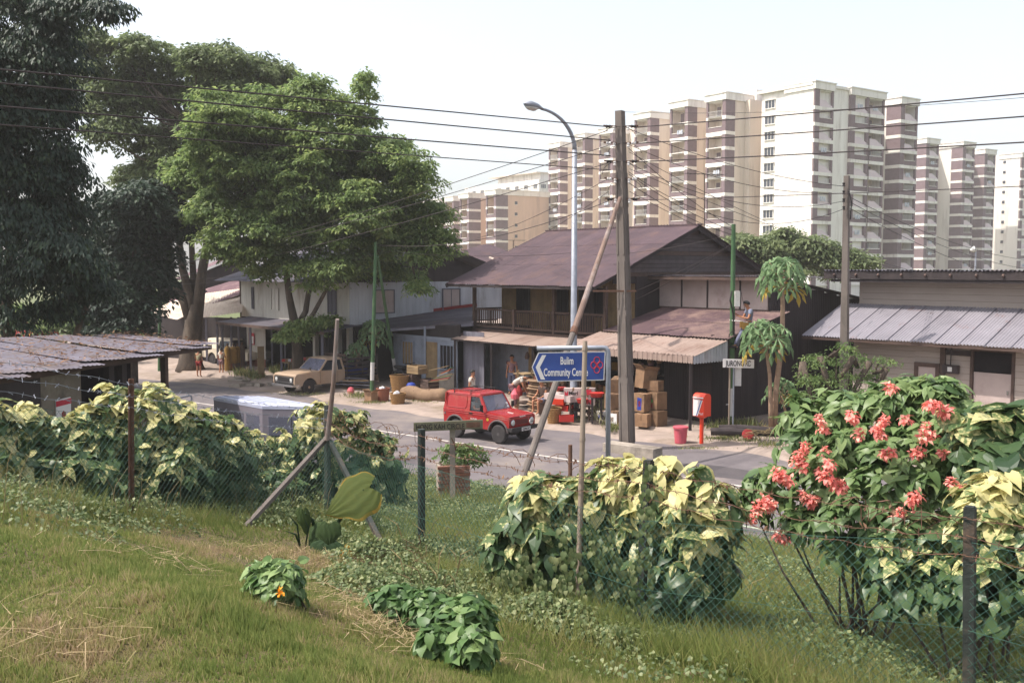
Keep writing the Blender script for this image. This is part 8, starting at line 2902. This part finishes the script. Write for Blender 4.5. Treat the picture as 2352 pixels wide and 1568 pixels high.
for k, (v0, v1, u0) in enumerate(((600, 574, 367), (640, 616, 367), (645, 630, 367))):
    wire('overhead_wire', ('top', 'middle', 'bottom')[k] + ' of three thin wires from the left cable pole past the dark trees', 'wires past the dark trees', at(u0, v0, g4.y), at(-80, v1, 24), .1, .007)
for k, (v0, v1, sg) in enumerate(((296, 428, .25), (332, 444, .4), (374, 462, .6), (395, 480, .9))):
    wire('overhead_wire', WO[k] + ' of four slack wires between the concrete pole and the grey square pole', 'wires to the grey square pole', at(1444, v0, py), at(1938, v1, g3.y - .15), sg, .009)
for k, (v0, v1) in enumerate(((341, 522), (400, 530), (420, 540))):
    wire('overhead_wire', ('top', 'middle', 'bottom')[k] + ' of three wires between the concrete pole and the green lineman pole', 'wires to the green lineman pole', at(1444, v0, py), at(1684, v1, g2.y), .15, .010)
for k, (u1, v1) in enumerate(((2440, 600), (2440, 622), (2440, 650))):
    wire('overhead_wire', ('top', 'middle', 'bottom')[k] + ' of three wires from the grey square pole to the right edge', 'wires from the grey square pole to the right edge', at(1946, 450 + (v1 - 600) * .5, g3.y), at(u1, v1, 52), .6, .010)
for k, (u1, v1, Y1) in enumerate(((1450, 672, 36.5), (1456, 690, 36.5))):
    wire('service_wire', ('upper', 'lower')[k] + ' of two service wires from the green lineman pole to the gabled house', 'service wires to the gabled house', at(1682, 560, g2.y), at(u1, v1, Y1), .08, .007)
wire('service_wire', 'thin wire from the green lineman pole to the gable apex', None, at(1682, 538, g2.y), at(1330, 585, 41), .2, .007)
wire('guy_wire', 'thin guy wire slanting from the green lineman pole to the ground at the papaya', None, at(1688, 600, g2.y), at(1745, 880, g2.y + 1), .0, .008)
for k, (v0, u1, v1, Y1, sg) in enumerate(((350, 2130, 632, 48, .5), (388, 2440, 690, 44, .6), (440, 2000, 650, 40, .4))):
    wire('overhead_wire', ('upper', 'middle', 'lower')[k] + ' of three wires drooping from the concrete pole to the weatherboard house', 'wires to the weatherboard house', at(1446, v0, py), at(u1, v1, Y1), sg, .008)
for k, (v0, u1, v1) in enumerate(((410, 1040, 560), (440, 1120, 588))):
    wire('overhead_wire', ('upper', 'lower')[k] + ' of two wires from the concrete pole to the tin roofed shed', 'wires to the tin roofed shed', at(1398, v0, py), at(u1, v1, 55), .3, .009)
for (x0, z0) in ((0, 0),):
    p = LV[3]
    mb = MB()
    for k, lv_ in enumerate(LV[:4]):
        pts = [lv_ + Vector((.5 * math.cos(a) + (.1 if k % 2 else -.05), -.12, -.35 + .35 * math.sin(a))) for a in np.linspace(.2, 2.6 + .3 * k, 12)]
        m_ = MB().tube(pts, .009, 4, cap=False)
        m_.part('jumper_loop', M_wire, U)

# leaf litter and twigs on the shed roof
P, D, U_ = [], [], []
for _ in range(900):
    f, g = random.random(), random.random() ** 1.5
    p = ROOFC[3].lerp(ROOFC[0], f).lerp(ROOFC[2].lerp(ROOFC[1], f), g)
    P.append(p + ZZ * (.05 + .03 * random.random()))
    D.append((random.uniform(-1, 1), random.uniform(-1, 1), random.uniform(-.1, .2)))
    U_.append((random.uniform(-.3, .3), random.uniform(-.3, .3), 1))
n = len(P)
L = rng.uniform(.05, .16, n)
me = leaves('leaf_litter', np.array(P), np.array(D), np.array(U_), L, L * rng.uniform(.1, .5, n), rng.random(n), lm_dead, ORG[Sh.name])
put('leaf_litter', me, Sh, Matrix.Translation(ORG[Sh.name]), kind='stuff')
# ---------------------------------------------------------------- people
def skin_mesh(name, joints, edges, root, m, sub=2):
    names = list(joints)
    me = bpy.data.meshes.new(name)
    me.from_pydata([joints[k][0] for k in names], [(names.index(a), names.index(b)) for a, b in edges], [])
    o = link(bpy.data.objects.new('tmp_skin', me))
    o.modifiers.new('skin', 'SKIN')
    for i, k in enumerate(names):
        r = joints[k][1]
        sv = me.skin_vertices[0].data[i]
        sv.radius = (r, r) if not isinstance(r, tuple) else r
        sv.use_root = (k == root)
    s_ = o.modifiers.new('sub', 'SUBSURF')
    s_.levels = s_.render_levels = sub
    dg = bpy.context.evaluated_depsgraph_get()
    out = bpy.data.meshes.new_from_object(o.evaluated_get(dg))
    bpy.data.objects.remove(o)
    out.name = name
    out.materials.clear()
    out.materials.append(m)
    out.polygons.foreach_set('use_smooth', [True] * len(out.polygons))
    return out


def person(label, Mx, J, shirt, trousers, scale=1.0, short=True, shoes=None, hair_back=True, sleeves=.55, group=None, arms=True, legs=True):
    """J: joint positions in metres for a 1.7 m figure: x forward, y left, z up"""
    t = thing('person', label, 'person', Mx.translation.copy(), group)
    Ms = Mx @ Matrix.Scale(scale, 4)
    V = Vector
    j = {k: V(p) for k, p in J.items()}
    B_ = {'pelvis': (j['pelvis'], (.125, .10)), 'spine': (j['spine'], (.115, .09)), 'chest': (j['chest'], (.135, .10)), 'neck': (j['neck'], .052), 'jaw': (j['head'] - (j['head'] - j['neck']) * .25 + (j['face'] * .02), (.066, .07)), 'head': (j['head'], (.076, .088)), 'crown': (j['head'] + (j['head'] - j['neck']).normalized() * .10, (.062, .07))}
    E = [('pelvis', 'spine'), ('spine', 'chest'), ('chest', 'neck'), ('neck', 'jaw'), ('jaw', 'head'), ('head', 'crown')]
    for s in ('l', 'r'):
        B_[s + 'sh'] = (j[s + 'shoulder'], .06)
        B_[s + 'el'] = (j[s + 'elbow'], .042)
        B_[s + 'wr'] = (j[s + 'wrist'], .028)
        d = (j[s + 'hand'] - j[s + 'wrist']).normalized()
        B_[s + 'pm'] = (j[s + 'wrist'] + d * .055, (.036, .02))
        E += [('chest', s + 'sh'), (s + 'sh', s + 'el'), (s + 'el', s + 'wr'), (s + 'wr', s + 'pm')]
        sd = d.cross(V((0, 0, 1)))
        sd = sd.normalized() if sd.length > .1 else V((1, 0, 0))
        up = sd.cross(d).normalized()
        for q in range(4):
            a = j[s + 'wrist'] + d * .09 + sd * (.024 * (q - 1.5) / 1.5)
            ln = (.07, .08, .075, .058)[q]
            B_[s + 'f%d' % q] = (a, .0095)
            B_[s + 'g%d' % q] = (a + d * ln * .55 - up * .006, .0085)
            B_[s + 'h%d' % q] = (a + d * ln - up * .03, .007)
            E += [(s + 'pm', s + 'f%d' % q), (s + 'f%d' % q, s + 'g%d' % q), (s + 'g%d' % q, s + 'h%d' % q)]
        a = j[s + 'wrist'] + d * .035 + sd * .032
        B_[s + 't0'] = (a, .012)
        B_[s + 't1'] = (a + d * .04 + sd * .02 - up * .01, .009)
        E += [(s + 'wr', s + 't0'), (s + 't0', s + 't1')]
        B_[s + 'hp'] = (j[s + 'hip'], .088)
        B_[s + 'kn'] = (j[s + 'knee'], .056)
        B_[s + 'an'] = (j[s + 'ankle'], .036)
        B_[s + 'to'] = (j[s + 'toe'], (.038, .022))
        mid = j[s + 'knee'].lerp(j[s + 'ankle'], .35)
        B_[s + 'cf'] = (mid, .054)
        E += [('pelvis', s + 'hp'), (s + 'hp', s + 'kn'), (s + 'kn', s + 'cf'), (s + 'cf', s + 'an'), (s + 'an', s + 'to')]
    me = skin_mesh('body', B_, E, 'pelvis', M_skin)
    for v in me.vertices:
        v.co = Ms @ v.co
    o = link(bpy.data.objects.new('body', me))
    o.parent = t
    for v in me.vertices:
        v.co -= ORG[t.name]
    ORG[o.name] = ORG[t.name]

    def cloth(name, joints, edges, root, m):
        c = skin_mesh(name, joints, edges, root, m)
        for v in c.vertices:
            v.co = (Ms @ v.co) - ORG[t.name]
        q = link(bpy.data.objects.new(name, c))
        q.parent = t
        ORG[q.name] = ORG[t.name]
    Sj = {'a': (j['pelvis'] + (j['spine'] - j['pelvis']) * .1, (.145, .122)), 'b': (j['spine'], (.14, .115)), 'c': (j['chest'], (.158, .122)), 'd': (j['chest'].lerp(j['neck'], .55), .078)}
    Se = [('a', 'b'), ('b', 'c'), ('c', 'd')]
    for s in ('l', 'r'):
        Sj[s + '1'] = (j[s + 'shoulder'], .078)
        Sj[s + '2'] = (j[s + 'shoulder'].lerp(j[s + 'elbow'], sleeves), .064)
        Se += [('c', s + '1'), (s + '1', s + '2')]
    cloth('shirt', Sj, Se, 'a', shirt)
    Tj = {'p': (j['pelvis'] + (j['spine'] - j['pelvis']) * .15, (.14, .115))}
    Te = []
    for s in ('l', 'r'):
        Tj[s + '1'] = (j[s + 'hip'], .105)
        Te.append(('p', s + '1'))
        if short:
            Tj[s + '2'] = (j[s + 'hip'].lerp(j[s + 'knee'], .62), .085)
            Te.append((s + '1', s + '2'))
        else:
            Tj[s + '2'] = (j[s + 'knee'], .076)
            Tj[s + '3'] = (j[s + 'ankle'] + V((0, 0, .03)), .062)
            Te += [(s + '1', s + '2'), (s + '2', s + '3')]
    cloth('trousers' if not short else 'shorts', Tj, Te, 'p', trousers)
    if shoes:
        for s in ('l', 'r'):
            d = (j[s + 'toe'] - j[s + 'ankle'])
            mb = MB().tube([j[s + 'ankle'] - d * .35 - V((0, 0, .03)), j[s + 'ankle'] + d * .3 - V((0, 0, .02)), j[s + 'toe'] + d * .2], [.045, .05, .035], 8)
            xf(mb, Ms).part('shoe', shoes, t, smooth=True)
    # hair: a cap over crown and back of the head
    f = j['face'].normalized()
    u = (j['head'] - j['neck']).normalized()
    r = u.cross(f).normalized()
    hb = MB()
    c = j['head'] + u * .03 - f * .012
    nu, nv = 12, 7
    for a in range(nv + 1):
        th = a / nv * math.pi * .62
        for b in range(nu):
            ph = 2 * math.pi * b / nu
            front = math.cos(ph)
            thh = th * (.66 if front > .3 else 1.0 if front < -.2 else .9)
            w = 1 + .05 * math.sin(ph * 5 + a)
            hb.v.append(tuple(c + u * (.118 * math.cos(thh)) + (f * math.cos(ph) * .108 + r * math.sin(ph) * .098) * math.sin(thh) * w))
    for a in range(nv):
        for b in range(nu):
            hb.f.append((a * nu + b, a * nu + (b + 1) % nu, (a + 1) * nu + (b + 1) % nu, (a + 1) * nu + b))
            hb.m.append(0)
    xf(hb, Ms).part('hair', M_hair, t, smooth=True)
    fc = j['head'] + f * .085
    nb_ = MB().tube([fc + u * .012, fc + f * .02 - u * .02, fc - u * .03], [.008, .014, .008], 6)
    xf(nb_, Ms).part('nose', M_skin, t, smooth=True)
    for s_ in (-1, 1):
        xf(MB().lathe(fc + r * s_ * .03 + u * .012 - f * .008, [(.001, -.004), (.01, 0), (.001, .008)], 7, axis=f), Ms).part('eye', M_ink, t)
        xf(MB().tube([j['head'] + r * s_ * .082 + u * .02, j['head'] + r * s_ * .095, j['head'] + r * s_ * .082 - u * .025], [.01, .015, .008], 6), Ms).part('ear', M_skin, t)
    xf(MB().tube([fc - u * .052 + r * .02 - f * .004, fc - u * .054 + f * .004, fc - u * .052 - r * .02 - f * .004], .005, 5), Ms).part('mouth', M_shorts, t)
    return t


def pose(**k):
    J = dict(pelvis=(0, 0, .93), spine=(.0, 0, 1.12), chest=(0, 0, 1.31), neck=(.01, 0, 1.45), head=(.02, 0, 1.57), face=(1, 0, 0),
             lshoulder=(0, .17, 1.38), lelbow=(-.03, .22, 1.10), lwrist=(.06, .22, .88), lhand=(.1, .21, .76),
             rshoulder=(0, -.17, 1.38), relbow=(-.03, -.22, 1.10), rwrist=(.06, -.22, .88), rhand=(.1, -.21, .76),
             lhip=(0, .09, .88), lknee=(.02, .1, .49), lankle=(0, .1, .09), ltoe=(.14, .11, .03),
             rhip=(0, -.09, .88), rknee=(.02, -.1, .49), rankle=(0, -.1, .09), rtoe=(.14, -.11, .03))
    J.update(k)
    return {a: Vector(b) for a, b in J.items()}


def stand(p, yaw):
    return Matrix.Translation(p) @ Matrix.Rotation(yaw, 4, 'Z')


# the lineman on the green pole
base = at(1684, 799, g2.y)
pm_ = stand(base, math.pi)
lin = person('lineman in blue grey shirt and trousers leaning back on the green pole to work', pm_,
             pose(pelvis=(-.46, 0, .80), spine=(-.52, 0, .98), chest=(-.53, 0, 1.17), neck=(-.47, 0, 1.31), head=(-.42, 0, 1.42), face=(1, 0, -.25),
                  lshoulder=(-.52, .18, 1.24), lelbow=(-.42, .25, .97), lwrist=(-.18, .17, 1.03), lhand=(-.07, .12, 1.07),
                  rshoulder=(-.5, -.18, 1.24), relbow=(-.36, -.24, .98), rwrist=(-.16, -.14, 1.08), rhand=(-.07, -.08, 1.14),
                  lhip=(-.44, .09, .76), lknee=(-.20, .13, .44), lankle=(-.02, .13, .08), ltoe=(.12, .13, .06),
                  rhip=(-.44, -.09, .76), rknee=(-.22, -.12, .38), rankle=(-.14, -.12, .0), rtoe=(.0, -.12, -.05)),
             M_shirt_b, M_trous, 1.0, short=False, shoes=M_black)
bt = MB()
loop = [(-.44, .14, .84), (-.2, .15, .88), (0, .14, .9), (.12, 0, .92), (0, -.14, .9), (-.2, -.15, .88), (-.44, -.14, .84), (-.60, 0, .82), (-.44, .14, .84)]
bt.tube([pm_ @ Vector(p) for p in loop], .018, 6)
bt.part('safety_belt', M_white, lin)
MB().tube([pm_ @ Vector((-.46 + .125 * math.cos(a), .135 * math.sin(a), .845)) for a in np.linspace(0, 2 * math.pi, 13)], .024, 6).part('waist_belt', M_ink, lin)
xf(MB().box((-.34, .19, .74), .2, .1, .22).box((-.22, .17, .78), .1, .09, .2), pm_).part('tool_pouch', M_leather, lin)

# two children with their backs to us
c1 = gr(457, 865, .03)
person('child in khaki shirt and red shorts standing with back turned at the sandy roadside', stand(c1, R(80)), pose(face=(1, .3, 0), lelbow=(.02, .22, 1.10), lwrist=(.16, .15, 1.0), lhand=(.24, .1, 1.02), relbow=(.0, -.22, 1.10), rwrist=(.14, -.16, .98), rhand=(.22, -.12, .98)), M_shirt_y, M_shorts, .80)
c2 = gr(509, 860, .03)
person('child in pale patterned shirt and mauve shorts standing beside the gas cylinders', stand(c2, R(70)), pose(lankle=(-.04, .12, .09), ltoe=(.1, .14, .03), relbow=(.04, -.24, 1.12), rwrist=(.2, -.2, 1.12), rhand=(.28, -.19, 1.16)), M_shirt_w, M_shorts2, .78)
# woman behind the red car
p = pos(1084, 35.6, .05)
person('dark haired woman in white top standing behind the red car roof', stand(p, R(-20)), pose(), M_shirt_w, M_trous, .94, short=False)
# in the shop
p = pos(1176, 40.4, .14)
person('person in mauve top standing in the dark shop doorway', stand(p, R(-110)), pose(), M_shorts2, M_trous, .96, short=False)
p = pos(1183, 36.3, .14)
person('man in pale shirt bending over the goods left of the rack', stand(p, R(-10)),
       pose(pelvis=(-.1, 0, .85), spine=(.06, 0, 1.0), chest=(.24, 0, 1.1), neck=(.37, 0, 1.14), head=(.48, 0, 1.17), face=(1, 0, -.6), lshoulder=(.26, .17, 1.13), lelbow=(.34, .22, .88), lwrist=(.44, .18, .68), lhand=(.48, .16, .58),
            rshoulder=(.26, -.17, 1.13), relbow=(.34, -.22, .88), rwrist=(.44, -.18, .68), rhand=(.48, -.16, .58), lhip=(-.1, .09, .82), rhip=(-.1, -.09, .82)), M_shirt_w, M_shorts2, 1.0, short=False)
p = pos(1250, 35.2, .14)
person('seated shopkeeper in dark clothes behind the sack pile', stand(p, R(-140)),
       pose(pelvis=(0, 0, .5), spine=(.02, 0, .7), chest=(.06, 0, .9), neck=(.1, 0, 1.04), head=(.13, 0, 1.15), lshoulder=(.06, .17, .96), lelbow=(.12, .24, .72), lwrist=(.3, .18, .62), lhand=(.38, .16, .6), rshoulder=(.06, -.17, .96), relbow=(.12, -.24, .72), rwrist=(.3, -.18, .62), rhand=(.38, -.16, .6),
            lhip=(.02, .1, .48), lknee=(.42, .14, .5), lankle=(.4, .14, .1), ltoe=(.54, .15, .04), rhip=(.02, -.1, .48), rknee=(.42, -.14, .5), rankle=(.4, -.14, .1), rtoe=(.54, -.15, .04)), M_wood_br, M_trous, .96, short=True)
MB().box(p + ZZ * .2, .4, .35, .4).top('stool', M_wood_br, 'low wooden stool under the seated shopkeeper', 'stool')
# driver of the red car
jr = bpy.data.objects['off_road_car']
jm = J_MX @ Matrix.Translation((-.32, -.33, .42))
person('driver in white shirt at the wheel of the red car', jm,
       pose(pelvis=(0, 0, .5), spine=(-.03, 0, .66), chest=(-.05, 0, .80), neck=(-.02, 0, .92), head=(.0, 0, 1.02), lshoulder=(-.03, .16, .86), lelbow=(.12, .22, .66), lwrist=(.3, .14, .68), lhand=(.37, .12, .72), rshoulder=(-.03, -.16, .86), relbow=(.12, -.22, .66), rwrist=(.3, -.14, .68), rhand=(.37, -.12, .72),
            lhip=(.05, .1, .48), lknee=(.42, .12, .5), lankle=(.5, .12, .12), ltoe=(.6, .12, .06), rhip=(.05, -.1, .48), rknee=(.42, -.12, .5), rankle=(.5, -.12, .12), rtoe=(.6, -.12, .06)), M_shirt_w, M_trous, .98, short=False)

# a second red car, glimpsed under the dark trees beyond the shed
rc = copy_tree(jr)
rc.location = gr(95, 741, 0) if False else Vector((at(86, 780, 56).x, 56, .9))
tag(rc, 'red car glimpsed under the dark trees beyond the open shed', 'car')
